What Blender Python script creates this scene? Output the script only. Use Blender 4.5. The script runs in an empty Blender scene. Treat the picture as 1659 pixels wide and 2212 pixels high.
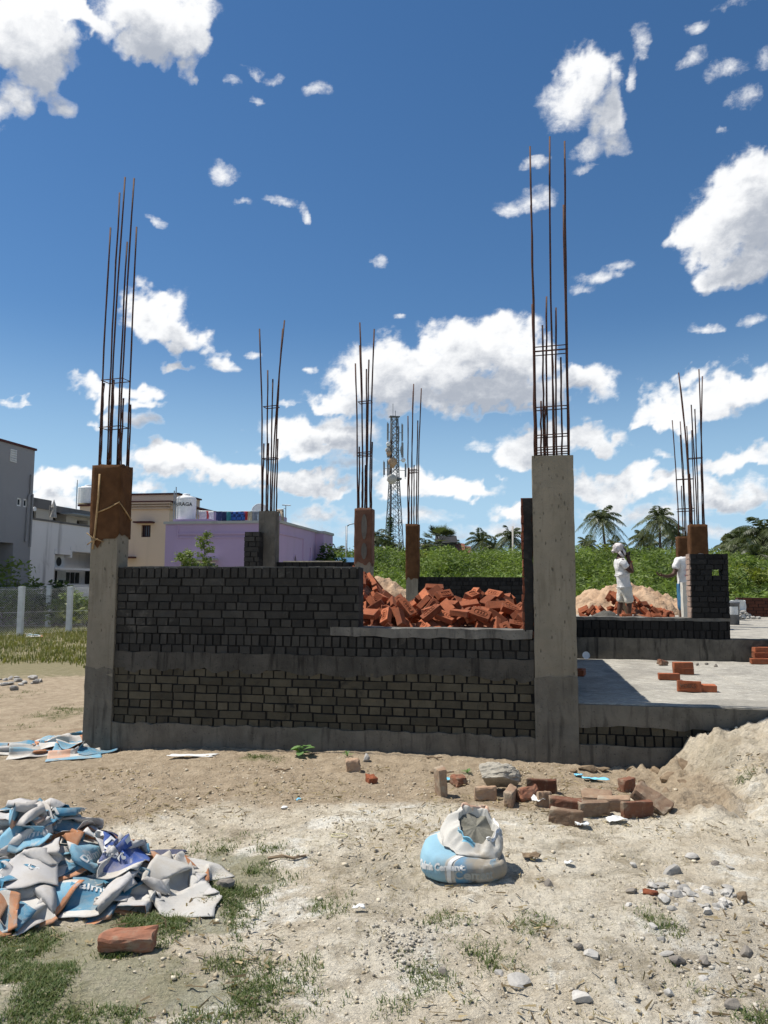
import bpy, bmesh, math, random
import numpy as np
from mathutils import Vector, Matrix, Euler
R=math.radians
rng=np.random.default_rng(7); random.seed(7)
sc=bpy.context.scene; COL=sc.collection

# ------------------------------------------------------------------ camera and measuring helpers
CAMZ=1.6; PITCH=R(5.4); ROLL=R(0.25); FU=1662.0; CU,CV=829.5,1106.0
cam_rot=Matrix.Rotation(R(90)+PITCH,3,'X')@Matrix.Rotation(ROLL,3,'Z')
cd=bpy.data.cameras.new('camera'); cam=bpy.data.objects.new('camera',cd); COL.objects.link(cam)
cam.matrix_world=Matrix.Translation((0,0,CAMZ))@cam_rot.to_4x4()
cd.sensor_fit='VERTICAL'; cd.sensor_height=36; cd.lens=36*FU/2212; cd.clip_start=0.1; cd.clip_end=9000
sc.camera=cam
def ray(u,v): return cam_rot@Vector(((u-CU)/FU,-(v-CV)/FU,-1))
def proj_u(p):
    q=cam_rot.transposed()@(Vector(p)-Vector((0,0,CAMZ))); return CU+FU*q.x/(-q.z)
def at(u,v,Y):
    d=ray(u,v); return Vector((0,0,CAMZ))+d*(Y/d.y)
def onz(u,v,z):
    d=ray(u,v); return Vector((0,0,CAMZ))+d*((z-CAMZ)/d.z)
# building frame
BROT=R(-10); OX,OY=1.398,7.2
EA=(math.cos(BROT),math.sin(BROT)); EB=(-math.sin(BROT),math.cos(BROT))
def bw(a,b,z=0): return Vector((OX+a*EA[0]+b*EB[0],OY+a*EA[1]+b*EB[1],z))
def wb(p):
    x,y=p[0]-OX,p[1]-OY
    return (x*EA[0]+y*EA[1],x*EB[0]+y*EB[1])

# ------------------------------------------------------------------ noise
def _h(ix,iy,s):
    n=(ix.astype(np.int64)*374761393+iy.astype(np.int64)*668265263+s*974711)&0xffffffff
    n=((n^(n>>13))*1274126177)&0xffffffff
    n=(n^(n>>16))&0xffffff
    return n/float(0xffffff)
def vn(x,y,s=0):
    x=np.asarray(x,float); y=np.asarray(y,float)
    x0=np.floor(x); y0=np.floor(y); fx=x-x0; fy=y-y0
    fx=fx*fx*fx*(fx*(fx*6-15)+10); fy=fy*fy*fy*(fy*(fy*6-15)+10)
    a=_h(x0,y0,s); b=_h(x0+1,y0,s); c=_h(x0,y0+1,s); d=_h(x0+1,y0+1,s)
    return (a+(b-a)*fx)*(1-fy)+(c+(d-c)*fx)*fy
def fbm(x,y,o=4,s=0,g=.5):
    t=0; amp=1; n=0; f=1
    for i in range(o):
        t=t+amp*vn(np.asarray(x)*f+i*17.3,np.asarray(y)*f-i*9.1,s+i*31); n+=amp; amp*=g; f*=2.03
    return t/n
def sst(a,b,x):
    t=np.clip((np.asarray(x,float)-a)/(b-a),0,1); return t*t*(3-2*t)

# ------------------------------------------------------------------ ground shape
def ground_z(x,y):
    x=np.asarray(x,float); y=np.asarray(y,float)
    near=sst(16,9,y)*sst(9,5,np.abs(x))
    z=(fbm(x*.6,y*.6,3,1)-.5)*.09*near+(fbm(x*2.6,y*2.6,3,2)-.5)*.035*near
    z=z-.07*sst(-.8,-3.2,x)*sst(5.5,7.6,y)*sst(12,8.5,y)
    wob=(fbm(x*1.7,y*1.7,3,5)-.5)*.5
    e=x+wob*.6-(2.56+.35*sst(6.2,5.2,y)-.25*sst(6.6,7.1,y))
    steep=sst(-.05,.34,e)*.46+sst(.1,1.5,e)*.54
    wst=sst(5.2,6.3,y); steep=steep*wst+(1-wst)*sst(-.3,2.0,e)
    z=z+.57*steep*sst(3.3,7.0,y+.25*wob)*np.where((x-OX)*EB[0]+(y-OY)*EB[1]>-.03,0.,1.)*(.93+.14*fbm(x*2,y*2,3,8))
    bb=(x-OX)*EB[0]+(y-OY)*EB[1]; z=np.where((bb>-.35)&(x>1.7),np.minimum(z,.49+.06*np.clip((-bb-.02)/.3,0,1)),z)
    pit=np.exp(-((x-2.15)**2/.12+(y-6.7)**2/.10))
    z=z-.07*pit
    return z
def gz(x,y): return float(ground_z(x,y))
def gp(u,v):
    d=ray(u,v); z=0.
    for i in range(40):
        p=Vector((0,0,CAMZ))+d*((z-CAMZ)/d.z); z=.5*z+.5*gz(p.x,p.y)
    return Vector((p.x,p.y,gz(p.x,p.y)))

# ------------------------------------------------------------------ object helpers
def link(name,me,m=None,parent=None,loc=None,rot=None):
    o=bpy.data.objects.new(name,me); COL.objects.link(o)
    if m is not None and me is not None:
        for k in (m if isinstance(m,(list,tuple)) else [m]): me.materials.append(k)
    if parent: o.parent=parent
    if loc is not None: o.location=loc
    if rot is not None: o.rotation_euler=rot
    return o
def tag(o,label=None,cat=None,group=None,kind=None):
    if label: o['label']=label
    if cat: o['category']=cat
    if group: o['group']=group
    if kind: o['kind']=kind
    elif cat: o['kind']='thing'
    return o
def thing(name,label,cat,loc=(0,0,0),rz=0,group=None):
    o=bpy.data.objects.new(name,None); COL.objects.link(o); o.location=loc; o.rotation_euler=(0,0,rz)
    return tag(o,label,cat,group)
def copytree(o,parent=None):
    c=o.copy(); COL.objects.link(c); c.parent=parent
    for ch in list(o.children): copytree(ch,c)
    return c
class MB:
    def __init__(s): s.v=[]; s.f=[]; s.m=[]; s.t=[]
    def add(s,v,f,mi=0,tone=0.5):
        n=len(s.v); s.v+= [tuple(p) for p in v]; s.f+=[tuple(i+n for i in q) for q in f]; s.m+=[mi]*len(f); s.t+=[tone]*len(v)
    def box(s,x0,x1,y0,y1,z0,z1,j=0,mi=0,tone=.5,M=None):
        v=[(x,y,z) for z in (z0,z1) for y in (y0,y1) for x in (x0,x1)]
        if j: v=[tuple(c+random.uniform(-j,j) for c in p) for p in v]
        if M is not None: v=[tuple(M@Vector(p)) for p in v]
        s.add(v,[(0,2,3,1),(4,5,7,6),(0,1,5,4),(2,6,7,3),(0,4,6,2),(1,3,7,5)],mi,tone)
    def tube(s,pts,r,n=6,mi=0,tone=.5,cap=True):
        pts=[Vector(p) for p in pts]; rs=r if isinstance(r,(list,tuple)) else [r]*len(pts); vs=[]
        ref=None
        for i,p in enumerate(pts):
            t=(pts[min(i+1,len(pts)-1)]-pts[max(i-1,0)])
            if t.length<1e-9: t=Vector((0,0,1))
            t.normalize()
            if ref is None: ref=Vector((1,0,0)) if abs(t.x)<.8 else Vector((0,1,0))
            a=t.cross(ref)
            if a.length<1e-6: a=t.cross(Vector((0,1,.1)))
            a.normalize(); b=t.cross(a); ref=b.cross(t)
            for k in range(n):
                an=2*math.pi*k/n; vs.append(p+(a*math.cos(an)+b*math.sin(an))*rs[i])
        f=[]
        for i in range(len(pts)-1):
            for k in range(n):
                f.append((i*n+k,i*n+(k+1)%n,(i+1)*n+(k+1)%n,(i+1)*n+k))
        if cap: f.append(tuple(range(n))[::-1]); f.append(tuple((len(pts)-1)*n+k for k in range(n)))
        s.add(vs,f,mi,tone)
    def grid(s,P,mi=0,tone=.5,closeu=False):
        ny,nx=P.shape[:2]; f=[]
        for j in range(ny-1):
            for i in range(nx if closeu else nx-1):
                k=(i+1)%nx; f.append((j*nx+i,j*nx+k,(j+1)*nx+k,(j+1)*nx+i))
        s.add([tuple(p) for p in P.reshape(-1,3)],f,mi,tone)
    def mesh(s,name,smooth=False,tone=False):
        me=bpy.data.meshes.new(name); me.from_pydata(s.v,[],s.f); me.polygons.foreach_set('material_index',s.m)
        if smooth: me.polygons.foreach_set('use_smooth',[True]*len(s.f))
        if tone:
            at_=me.attributes.new('tone','FLOAT','POINT'); at_.data.foreach_set('value',s.t)
        me.update(); return me
    def obj(s,name,m,parent=None,smooth=False,tone=False,loc=None,rot=None):
        return link(name,s.mesh(name,smooth,tone),m,parent,loc,rot)
def npmesh(name,V,Fq,smooth=False,attrs=None,uv=None):
    me=bpy.data.meshes.new(name); V=np.asarray(V,np.float32); Fq=np.asarray(Fq,np.int32); k=Fq.shape[1]
    me.vertices.add(len(V)); me.vertices.foreach_set('co',V.ravel())
    me.loops.add(Fq.size); me.loops.foreach_set('vertex_index',Fq.ravel())
    me.polygons.add(len(Fq)); me.polygons.foreach_set('loop_start',np.arange(0,Fq.size,k,dtype=np.int32))
    me.polygons.foreach_set('loop_total',np.full(len(Fq),k,np.int32))
    if smooth: me.polygons.foreach_set('use_smooth',np.ones(len(Fq),bool))
    for n,a in (attrs or {}).items():
        t=me.attributes.new(n,'FLOAT','POINT'); t.data.foreach_set('value',np.asarray(a,np.float32))
    if uv is not None:
        l=me.uv_layers.new(name='UVMap'); l.data.foreach_set('uv',np.asarray(uv,np.float32)[Fq.ravel()].ravel())
    me.update(calc_edges=True); me.validate(); return me
def gridfaces(ny,nx):
    i=np.arange(ny*nx).reshape(ny,nx)
    return np.stack([i[:-1,:-1],i[:-1,1:],i[1:,1:],i[1:,:-1]],-1).reshape(-1,4)

# ------------------------------------------------------------------ materials
class NT:
    def __init__(s,name):
        s.m=bpy.data.materials.new(name); s.m.use_nodes=True; s.t=s.m.node_tree; s.t.nodes.clear()
        s.out=s.n('ShaderNodeOutputMaterial')
    def n(s,ty,**k):
        x=s.t.nodes.new(ty)
        for a,b in k.items(): setattr(x,a,b)
        return x
    def l(s,a,b): s.t.links.new(a,b)
    def math(s,op,a,b=0.,c=0.,clamp=False):
        x=s.n('ShaderNodeMath',operation=op,use_clamp=clamp)
        for i,q in enumerate((a,b,c)):
            if isinstance(q,(int,float)): x.inputs[i].default_value=q
            else: s.l(q,x.inputs[i])
        return x.outputs[0]
    def noise(s,co,scale,detail=4,rough=.55,dist=0.):
        x=s.n('ShaderNodeTexNoise'); x.inputs['Scale'].default_value=scale; x.inputs['Detail'].default_value=detail
        x.inputs['Roughness'].default_value=rough; x.inputs['Distortion'].default_value=dist
        if co is not None: s.l(co,x.inputs['Vector'])
        return x.outputs['Fac']
    def ss(s,a,b,x):
        q=s.n('ShaderNodeMapRange',interpolation_type='SMOOTHSTEP'); s.l(x,q.inputs['Value'])
        q.inputs['From Min'].default_value=a; q.inputs['From Max'].default_value=b; return q.outputs['Result']
    def mix(s,f,a,b,mode='MIX'):
        x=s.n('ShaderNodeMix',data_type='RGBA',blend_type=mode)
        for i,q in ((0,f),(6,a),(7,b)):
            if isinstance(q,(int,float)): x.inputs[i].default_value=q
            elif isinstance(q,tuple): x.inputs[i].default_value=(*q,1)
            else: s.l(q,x.inputs[i])
        return x.outputs[2]
    def attr(s,name): return s.n('ShaderNodeAttribute',attribute_name=name).outputs['Fac']
    def finish(s,col,rough=.9,bump=None,bs=.3,bd=.01,spec=.3,metal=0.,sss=None):
        b=s.n('ShaderNodeBsdfPrincipled')
        if isinstance(col,tuple): b.inputs['Base Color'].default_value=(*col,1)
        else: s.l(col,b.inputs['Base Color'])
        if isinstance(rough,(int,float)): b.inputs['Roughness'].default_value=rough
        else: s.l(rough,b.inputs['Roughness'])
        b.inputs['Specular IOR Level'].default_value=spec; b.inputs['Metallic'].default_value=metal
        if bump is not None:
            u=s.n('ShaderNodeBump'); u.inputs['Strength'].default_value=bs; u.inputs['Distance'].default_value=bd
            s.l(bump,u.inputs['Height']); s.l(u.outputs[0],b.inputs['Normal'])
        s.bsdf=b; s.l(b.outputs[0],s.out.inputs[0]); return s.m
    def co(s,kind='Object',scale=None):
        c=s.n('ShaderNodeTexCoord').outputs[kind]
        if scale:
            m=s.n('ShaderNodeMapping'); s.l(c,m.inputs[0]); m.inputs['Scale'].default_value=scale; return m.outputs[0]
        return c
    def orand(s): return s.n('ShaderNodeObjectInfo').outputs['Random']
def simple(name,c1,c2=None,scale=6,rough=.85,bump=.3,bscale=40,bd=.005,spec=.3,metal=0.,rand=0.,c3=None,stretch=None,detail=5):
    """two or three tones broken up by noise plus a fine bump"""
    t=NT(name); co=t.co('Object',stretch); c2=c2 or tuple(x*.75 for x in c1)
    f=t.ss(.32,.68,t.noise(co,scale,detail,.6)); col=t.mix(f,c1,c2)
    if c3: col=t.mix(t.ss(.55,.75,t.noise(co,scale*2.7,5,.65,.5)),col,c3)
    if rand:
        r=t.orand(); col=t.mix(1.0,col,t.mix(r,(1-rand,)*3,(1+rand,)*3),'MULTIPLY')
    return t.finish(col,rough,t.noise(t.co('Object'),bscale,4,.65) if bump else None,bump,bd,spec,metal)
def tonemat(name,lo,hi,scale=9,dirt=None,rough=.92,bump=.5,bscale=45,bd=.012,z_olive=None):
    """brickwork: each brick has its own tone value"""
    t=NT(name); co=t.co('Object'); col=t.mix(t.attr('tone'),lo,hi)
    col=t.mix(1.,col,t.mix(t.noise(co,scale,6,.65),(.45,.45,.45),(1.5,1.5,1.5)),'MULTIPLY')
    if dirt: col=t.mix(t.ss(.58,.72,t.noise(co,3.1,6,.7,.6)),col,dirt)
    h=t.noise(co,bscale,5,.7)
    return t.finish(col,rough,h,bump,bd,.25)
def leafmat(name,lo,hi,rough=.55):
    t=NT(name); col=t.mix(t.attr('tone'),lo,hi)
    b=t.n('ShaderNodeBsdfPrincipled'); t.l(col,b.inputs['Base Color']); b.inputs['Roughness'].default_value=rough
    b.inputs['Specular IOR Level'].default_value=.25
    tr=t.n('ShaderNodeBsdfTranslucent'); t.l(t.mix(1.,col,(1.2,1.3,.6),'MULTIPLY'),tr.inputs[0])
    mx=t.n('ShaderNodeMixShader'); mx.inputs[0].default_value=.3; t.l(b.outputs[0],mx.inputs[1]); t.l(tr.outputs[0],mx.inputs[2])
    t.l(mx.outputs[0],t.out.inputs[0]); return t.m
def concretemat(name,c1,c2,c3,streak=.5,scale=3.,chip=False):
    t=NT(name); co=t.co('Object'); st=t.co('Object',(1,1,.12))
    col=t.mix(t.ss(.3,.7,t.noise(co,scale,6,.65)),c1,c2)
    col=t.mix(t.math('MULTIPLY',t.ss(.5,.72,t.noise(st,14,5,.6,.3)),streak),col,c3)
    col=t.mix(t.math('MULTIPLY',t.ss(.55,.7,t.noise(co,1.6,6,.7,.8)),.6),col,c3)
    col=t.mix(t.math('MULTIPLY',t.ss(.62,.7,t.noise(co,38,3,.6)),.45),col,tuple(x*.45 for x in c3))
    h=t.noise(co,60,4,.7)
    if chip:
        mp=t.n('ShaderNodeMapping'); t.l(co,mp.inputs[0]); mp.inputs['Rotation'].default_value=(0,R(48),0); mp.inputs['Scale'].default_value=(30,12,11); v=t.n('ShaderNodeTexVoronoi',feature='F1'); v.inputs['Scale'].default_value=1.; t.l(mp.outputs[0],v.inputs['Vector'])
        k=t.math('MULTIPLY',t.ss(.24,.12,v.outputs['Distance']),t.ss(.40,.50,t.noise(co,9,3,.5)))
        col=t.mix(t.math('MULTIPLY',k,.65),col,tuple(x*.4 for x in c3)); h=t.math('SUBTRACT',h,t.math('MULTIPLY',k,1.2))
    return t.finish(col,.92,h,.45,.012,.25)

M={}
M['concrete']=concretemat('concrete',(.235,.208,.16),(.18,.16,.122),(.11,.095,.07),.5,3,True)
M['concrete_old']=concretemat('weathered_concrete',(.165,.15,.122),(.11,.10,.082),(.05,.045,.038),.75,4)
M['concrete_dark']=concretemat('damp_concrete',(.15,.135,.11),(.09,.082,.068),(.024,.022,.02),.9,4)
M['sill']=concretemat('sill_concrete',(.17,.16,.14),(.11,.104,.092),(.045,.042,.038),.8,5)
M['slab']=concretemat('floor_screed',(.40,.375,.32),(.25,.235,.205),(.12,.115,.10),.0,5)
M['mortar']=simple('mortar',(.014,.013,.012),(.007,.007,.007),14,bump=.6,bscale=60)
M['brick_grey']=tonemat('slurry_grey_brick',(.019,.018,.0165),(.056,.053,.047),8,(.078,.073,.064))
M['band']=concretemat('stained_plinth_band',(.085,.078,.066),(.045,.042,.036),(.02,.018,.016),.9,3)
M['brick_olive']=tonemat('mossy_old_brick',(.028,.025,.019),(.115,.10,.068),8,(.026,.024,.02))
M['brick_black']=tonemat('tarred_brick',(.010,.0095,.009),(.024,.023,.022),8)
M['brick_redwall']=tonemat('dark_red_brick',(.05,.02,.014),(.11,.04,.024),8)
def brickmat(name,c1,c2,dust,amt):
    t=NT(name); co=t.co('Object'); r=t.orand()
    col=t.mix(t.ss(.3,.7,t.noise(co,17,6,.7)),c1,c2)
    col=t.mix(1.,col,t.mix(r,(.5,.46,.44),(1.3,1.26,1.2)),'MULTIPLY')
    col=t.mix(t.math('MULTIPLY',t.ss(.45,.68,t.noise(co,7,6,.7,.4)),amt),col,dust)
    return t.finish(col,.9,t.noise(co,70,5,.7),.5,.004,.25)
M['brick_new']=brickmat('orange_clay_brick',(.37,.122,.056),(.25,.08,.04),(.20,.10,.065),.5)
M['brick_dusty']=brickmat('dusty_clay_brick',(.26,.115,.07),(.20,.098,.066),(.27,.22,.155),.9)
M['brick_tan']=brickmat('mud_caked_brick',(.33,.24,.165),(.25,.165,.115),(.34,.285,.21),.9)
M['brick_half']=brickmat('plastered_brick',(.42,.36,.30),(.36,.20,.15),(.42,.40,.36),.95)
M['burlap']=None
def burlap():
    t=NT('burlap_sacking'); co=t.co('Object'); col=t.mix(t.ss(.3,.7,t.noise(co,7,5,.6)),(.125,.062,.029),(.082,.04,.019))
    w=t.n('ShaderNodeTexWave'); w.inputs['Scale'].default_value=55; w.inputs['Distortion'].default_value=1.5; t.l(co,w.inputs[0])
    w2=t.n('ShaderNodeTexWave',bands_direction='Z'); w2.inputs['Scale'].default_value=55; w2.inputs['Distortion'].default_value=1.5; t.l(co,w2.inputs[0])
    h=t.math('ADD',w.outputs['Fac'],w2.outputs['Fac']); h=t.math('ADD',h,t.noise(co,25,5,.7))
    col=t.mix(t.math('MULTIPLY',t.ss(.52,.72,t.noise(co,2.7,5,.7,1.)),.5),col,(.06,.032,.017))
    return t.finish(col,.95,h,.5,.006,.1)
M['burlap']=burlap()
M['burlap_pink']=simple('faded_burlap',(.15,.078,.05),(.105,.052,.033),6,.95,.5,60)
M['rope']=simple('jute_rope',(.36,.25,.13),(.26,.17,.08),30,.95,.6,120)
M['rust']=simple('rusty_steel',(.075,.028,.016),(.035,.016,.011),18,.75,.4,90,.003)
M['steel']=simple('galvanised_steel',(.30,.33,.36),(.20,.23,.26),10,.5,.1,40,metal=.3)
M['stone']=simple('grey_stone',(.42,.40,.365),(.30,.285,.26),9,.9,.7,30,.008,rand=.3,c3=(.48,.46,.41))
M['stone_dark']=simple('dark_stone',(.22,.195,.165),(.14,.125,.11),9,.9,.7,30,.008,rand=.3)
M['clod']=simple('earth_clod',(.23,.17,.11),(.15,.105,.065),9,.95,.8,30,.01,c3=(.32,.25,.17))
M['sand']=simple('heaped_sand',(.47,.33,.215),(.36,.235,.145),2.2,.95,.9,9,.05,c3=(.27,.165,.10))
M['mortar_heap']=simple('wet_mortar',(.11,.105,.09),(.075,.07,.06),9,.9,.8,20,.03)
M['white']=simple('white_plastic',(.78,.78,.77),(.68,.68,.67),5,.5,.05,30)
M['paper']=simple('crumpled_plastic',(.72,.72,.70),(.6,.6,.58),9,.6,.3,30)
M['bluefoil']=simple('blue_plastic_scrap',(.16,.52,.72),(.28,.62,.8),9,.5,.3,30)
M['dark']=simple('dark_opening',(.018,.018,.02),(.012,.012,.013),5,.6,0)
M['glass']=simple('dark_window_glass',(.03,.034,.045),(.02,.024,.034),3,.15,0,spec=.5)
M['wood']=simple('dry_wood',(.30,.22,.14),(.2,.14,.09),14,.9,.5,60)
M['bark']=simple('palm_bark',(.16,.13,.10),(.09,.075,.06),7,.95,.7,14,.03,stretch=(1,1,3))
# ------------------------------------------------------------------ light: sun from behind-left, clear sky, cumulus
SUN=Vector((-.53,.12,1.0)).normalized()
sl=bpy.data.lights.new('sun','SUN'); sl.energy=5.0; sl.angle=R(.53); sl.color=(1,.95,.87)
so=bpy.data.objects.new('sun',sl); COL.objects.link(so); so.rotation_euler=SUN.to_track_quat('Z','Y').to_euler(); so.location=(-30,10,60)
w=bpy.data.worlds.new('World'); sc.world=w; w.use_nodes=True; nt=w.node_tree; nt.nodes.clear()
sky=nt.nodes.new('ShaderNodeTexSky'); sky.sky_type='NISHITA'; sky.sun_disc=False
sky.sun_elevation=math.asin(SUN.z); sky.sun_rotation=math.atan2(SUN.x,SUN.y); sky.air_density=1.; sky.dust_density=.05; sky.ozone_density=3.0; sky.altitude=100
gam=nt.nodes.new('ShaderNodeHueSaturation'); gam.inputs['Saturation'].default_value=1.2
bg=nt.nodes.new('ShaderNodeBackground'); bg.inputs['Strength'].default_value=.083
wo=nt.nodes.new('ShaderNodeOutputWorld')
tc=nt.nodes.new('ShaderNodeTexCoord'); sz=nt.nodes.new('ShaderNodeSeparateXYZ'); nt.links.new(tc.outputs['Generated'],sz.inputs[0])
mr=nt.nodes.new('ShaderNodeMapRange'); mr.interpolation_type='SMOOTHSTEP'; mr.inputs['From Min'].default_value=.34; mr.inputs['From Max'].default_value=-.02; nt.links.new(sz.outputs[2],mr.inputs['Value'])
mxs=nt.nodes.new('ShaderNodeMix'); mxs.data_type='RGBA'; nt.links.new(mr.outputs[0],mxs.inputs[0]); nt.links.new(gam.outputs[0],mxs.inputs[6]); mxs.inputs[7].default_value=(4.4,6.7,8.8,1)
nt.links.new(sky.outputs[0],gam.inputs['Color']); nt.links.new(mxs.outputs[2],bg.inputs['Color']); nt.links.new(bg.outputs[0],wo.inputs['Surface'])
vs=sc.view_settings; vs.view_transform='Standard'; vs.look='None'; vs.gamma=1; vs.exposure=0.3; vs.use_curve_mapping=False
cy=sc.cycles; cy.max_bounces=6; cy.diffuse_bounces=3; cy.glossy_bounces=2; cy.transmission_bounces=3; cy.transparent_max_bounces=8
cy.use_denoising=True; cy.use_adaptive_sampling=True; cy.adaptive_threshold=.015

CL="""40,70,115,110,1;75,165,60,65,.75;10,215,45,60,.7;135,228,30,26,.65;95,20,170,45,.85;330,40,135,95,1;305,115,75,55,.85;425,55,62,85,.95;410,150,26,44,.7;250,20,60,50,.7
550,150,25,18,.42;600,165,22,13,.48;690,198,30,20,.6;510,190,20,14,.36;560,215,14,14,.3;478,375,34,30,.62;525,445,25,11,.5;605,440,36,17,.55;660,462,15,22,.5;345,478,20,16,.35;822,570,16,16,.3
340,690,78,55,1;405,730,55,35,.85;300,660,36,42,.8;370,790,55,15,.7;478,775,32,36,.75;500,797,20,11,.6;255,845,88,28,.95;260,880,75,20,.8;230,912,55,16,.7;300,915,42,13,.65
25,875,28,9,.6;70,868,22,13,.7;70,968,12,6,.5;5,955,25,12,.6;120,1050,85,35,.95;200,1030,75,25,.85;100,1090,110,25,.75;420,1010,130,42,1;350,1000,70,30,.85;520,1030,125,33,.95;640,1050,100,33,.95;700,1065,90,22,.8;310,1060,60,18,.7
690,945,118,43,1;650,960,80,30,.8;760,920,70,32,.75;552,765,17,10,.6;628,870,22,8,.5;1050,755,120,68,1;960,790,90,60,.95;860,790,105,55,.9;1130,790,80,60,.95;800,830,100,40,.9;720,862,70,17,.72;900,860,110,42,.92;1060,850,110,45,.95;1250,830,75,45,.9;1180,850,80,40,.85;670,798,17,9,.6;865,688,20,7,.5;1300,850,28,14,.6
1155,960,100,42,.95;1090,985,45,32,.85;1260,950,80,38,.92;1305,945,42,18,.72;1030,970,26,11,.55;965,1055,115,25,.92;1020,1050,55,20,.75;880,1045,70,28,.85;1130,1115,70,25,.8;1350,1045,120,33,.92;1290,1060,80,38,.85;1450,1040,110,28,.85;1600,1080,90,28,.8
1615,470,110,120,1;1545,510,70,62,.92;1490,520,44,20,.72;1560,580,78,45,.85;1645,380,60,72,.92;1645,560,70,60,1;1560,850,130,43,1;1480,890,92,33,.92;1420,915,50,20,.82;1640,830,75,48,1;1520,800,35,18,.72;1590,985,92,26,.92;1640,970,60,28,.82
1275,180,58,75,.76;1240,230,65,65,.66;1310,270,50,50,.72;1265,145,32,40,.7;1330,310,33,42,.66;1270,330,40,26,.5;1262,365,30,13,.5;1380,90,22,42,.42;1365,170,11,40,.36;1100,447,45,16,.6;1165,430,45,24,.56;1150,360,28,18,.33;1305,605,46,19,.66;1275,628,36,13,.58;1345,575,34,16,.56;1530,706,36,13,.52;1635,695,36,16,.6
1500,60,30,15,.45;1590,5,62,20,.52;1570,150,48,28,.5;1500,125,34,24,.4;1610,220,38,30,.46;1565,285,17,11,.33;1650,130,30,30,.35;620,1140,150,22,.55;700,1110,60,18,.5;1090,1152,120,18,.6;1560,1060,100,36,.72;1400,1112,150,22,.62;1560,1150,140,22,.55;900,1120,90,18,.5;180,1120,120,20,.6;760,1000,60,22,.6;1420,980,30,10,.4"""
def cloud_dome():
    bl=[]
    for r in CL.replace('\n',';').split(';'):
        u,v,ru,rv,s=map(float,r.split(',')); ru*=1.05; rv*=1.05; d=ray(u,v).normalized()
        d1=ray(u+ru,v).normalized(); d2=ray(u,v-rv).normalized()
        A=math.atan2(d.x,d.y); E=math.asin(d.z)
        bl.append((A,E,abs(math.atan2(d1.x,d1.y)-A),abs(math.asin(d2.z)-E),s))
    az=np.radians(np.concatenate([np.arange(-180,-36,3),np.arange(-36,36,.2),np.arange(36,181,3)]))
    el=np.radians(np.concatenate([np.arange(-3,48,.2),np.arange(48,90,3),[90.]]))
    AZ,EL=np.meshgrid(az,el)
    wx=(fbm(AZ*24,EL*24,5,3,.6)-.5)*.075; wy=(fbm(AZ*24,EL*24,5,4,.6)-.5)*.06
    def field(A0,E0,wx,wy):
        t=np.full(A0.shape,-1.)
        for a,e,ra,re,s in bl:
            wf=1. if s>.66 else .42; A=A0+wx*wf; E=E0+wy*wf
            # flatter base than top
            dy=(E-e); dy=np.where(dy<0,dy*1.25,dy)
            q=1-np.sqrt(((A-a)/ra)**2+(dy/re)**2)
            t=np.maximum(t,np.where(q>0,s*np.minimum(1,(1.0+1.5*float(sst(.6,.85,s)))*q),q*1.5))
        return np.maximum(t,-1)
    th=field(AZ,EL,wx,wy)
    # unseen clouds overhead and behind, added to whiten shade; clear round the sun
    DX,DY,DZ=np.cos(EL)*np.sin(AZ),np.cos(EL)*np.cos(AZ),np.sin(EL)
    rest=np.maximum(sst(R(40),R(54),np.abs(AZ)),sst(R(50),R(62),EL)); near_sun=DX*SUN.x+DY*SUN.y+DZ*SUN.z
    oth=(fbm(DX*3.2/(DZ+.35)+5,DY*3.2/(DZ+.35),4,71)-.585)*5.; oth=np.where(near_sun>.955,-1.,oth)
    th=np.maximum(th,np.where(rest>.5,np.clip(oth,-1,1),-1))
    sun_side=(field(AZ-R(.7),EL+R(1.5),wx,wy)+field(AZ-R(1.4),EL+R(3.2),wx,wy))*.5
    # wisps: strength sets how opaque the cloud gets
    V=np.stack([np.cos(EL)*np.sin(AZ),np.cos(EL)*np.cos(AZ),np.sin(EL)],-1).reshape(-1,3)*4000.
    me=npmesh('sky',V,gridfaces(len(el),len(az)),True,{'thick':th.ravel(),'sunward':sun_side.ravel()})
    t=NT('cumulus_sky'); co=t.co('Object',(1/4000.,1/4000.,1.5/4000.))
    n1=t.noise(co,13,14,.66,.25); n2=t.noise(co,46,9,.7,.3)
    nn=t.math('ADD',t.math('MULTIPLY',t.math('SUBTRACT',n1,.5),1.9),t.math('MULTIPLY',t.math('SUBTRACT',n2,.5),1.25))
    mp=t.n('ShaderNodeMapping'); t.l(co,mp.inputs[0]); mp.inputs['Location'].default_value=(-.012,0,.03)
    m1=t.noise(mp.outputs[0],13,14,.66,.25); m2=t.noise(mp.outputs[0],46,9,.7,.3)
    mm=t.math('ADD',t.math('MULTIPLY',t.math('SUBTRACT',m1,.5),1.9),t.math('MULTIPLY',t.math('SUBTRACT',m2,.5),1.25))
    th=t.attr('thick'); dens=t.math('ADD',th,t.math('ADD',nn,.26))
    al=t.ss(.06,1.0,dens)
    sh=t.ss(-.35,1.15,t.math('ADD',t.attr('sunward'),mm))
    edge=t.ss(.1,.6,dens)
    grey=t.mix(t.math('MULTIPLY',sh,edge),(.97,.975,.98),(.42,.455,.52))
    em=t.n('ShaderNodeEmission'); t.l(grey,em.inputs[0]); em.inputs[1].default_value=.86
    tr=t.n('ShaderNodeBsdfTransparent'); mx=t.n('ShaderNodeMixShader'); t.l(t.math('MULTIPLY',al,.97),mx.inputs[0]); t.l(tr.outputs[0],mx.inputs[1]); t.l(em.outputs[0],mx.inputs[2]); t.l(mx.outputs[0],t.out.inputs[0])
    t.m.cycles.emission_sampling='NONE'
    tag(link('sky',me,t.m),kind='structure')
cloud_dome()

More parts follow.
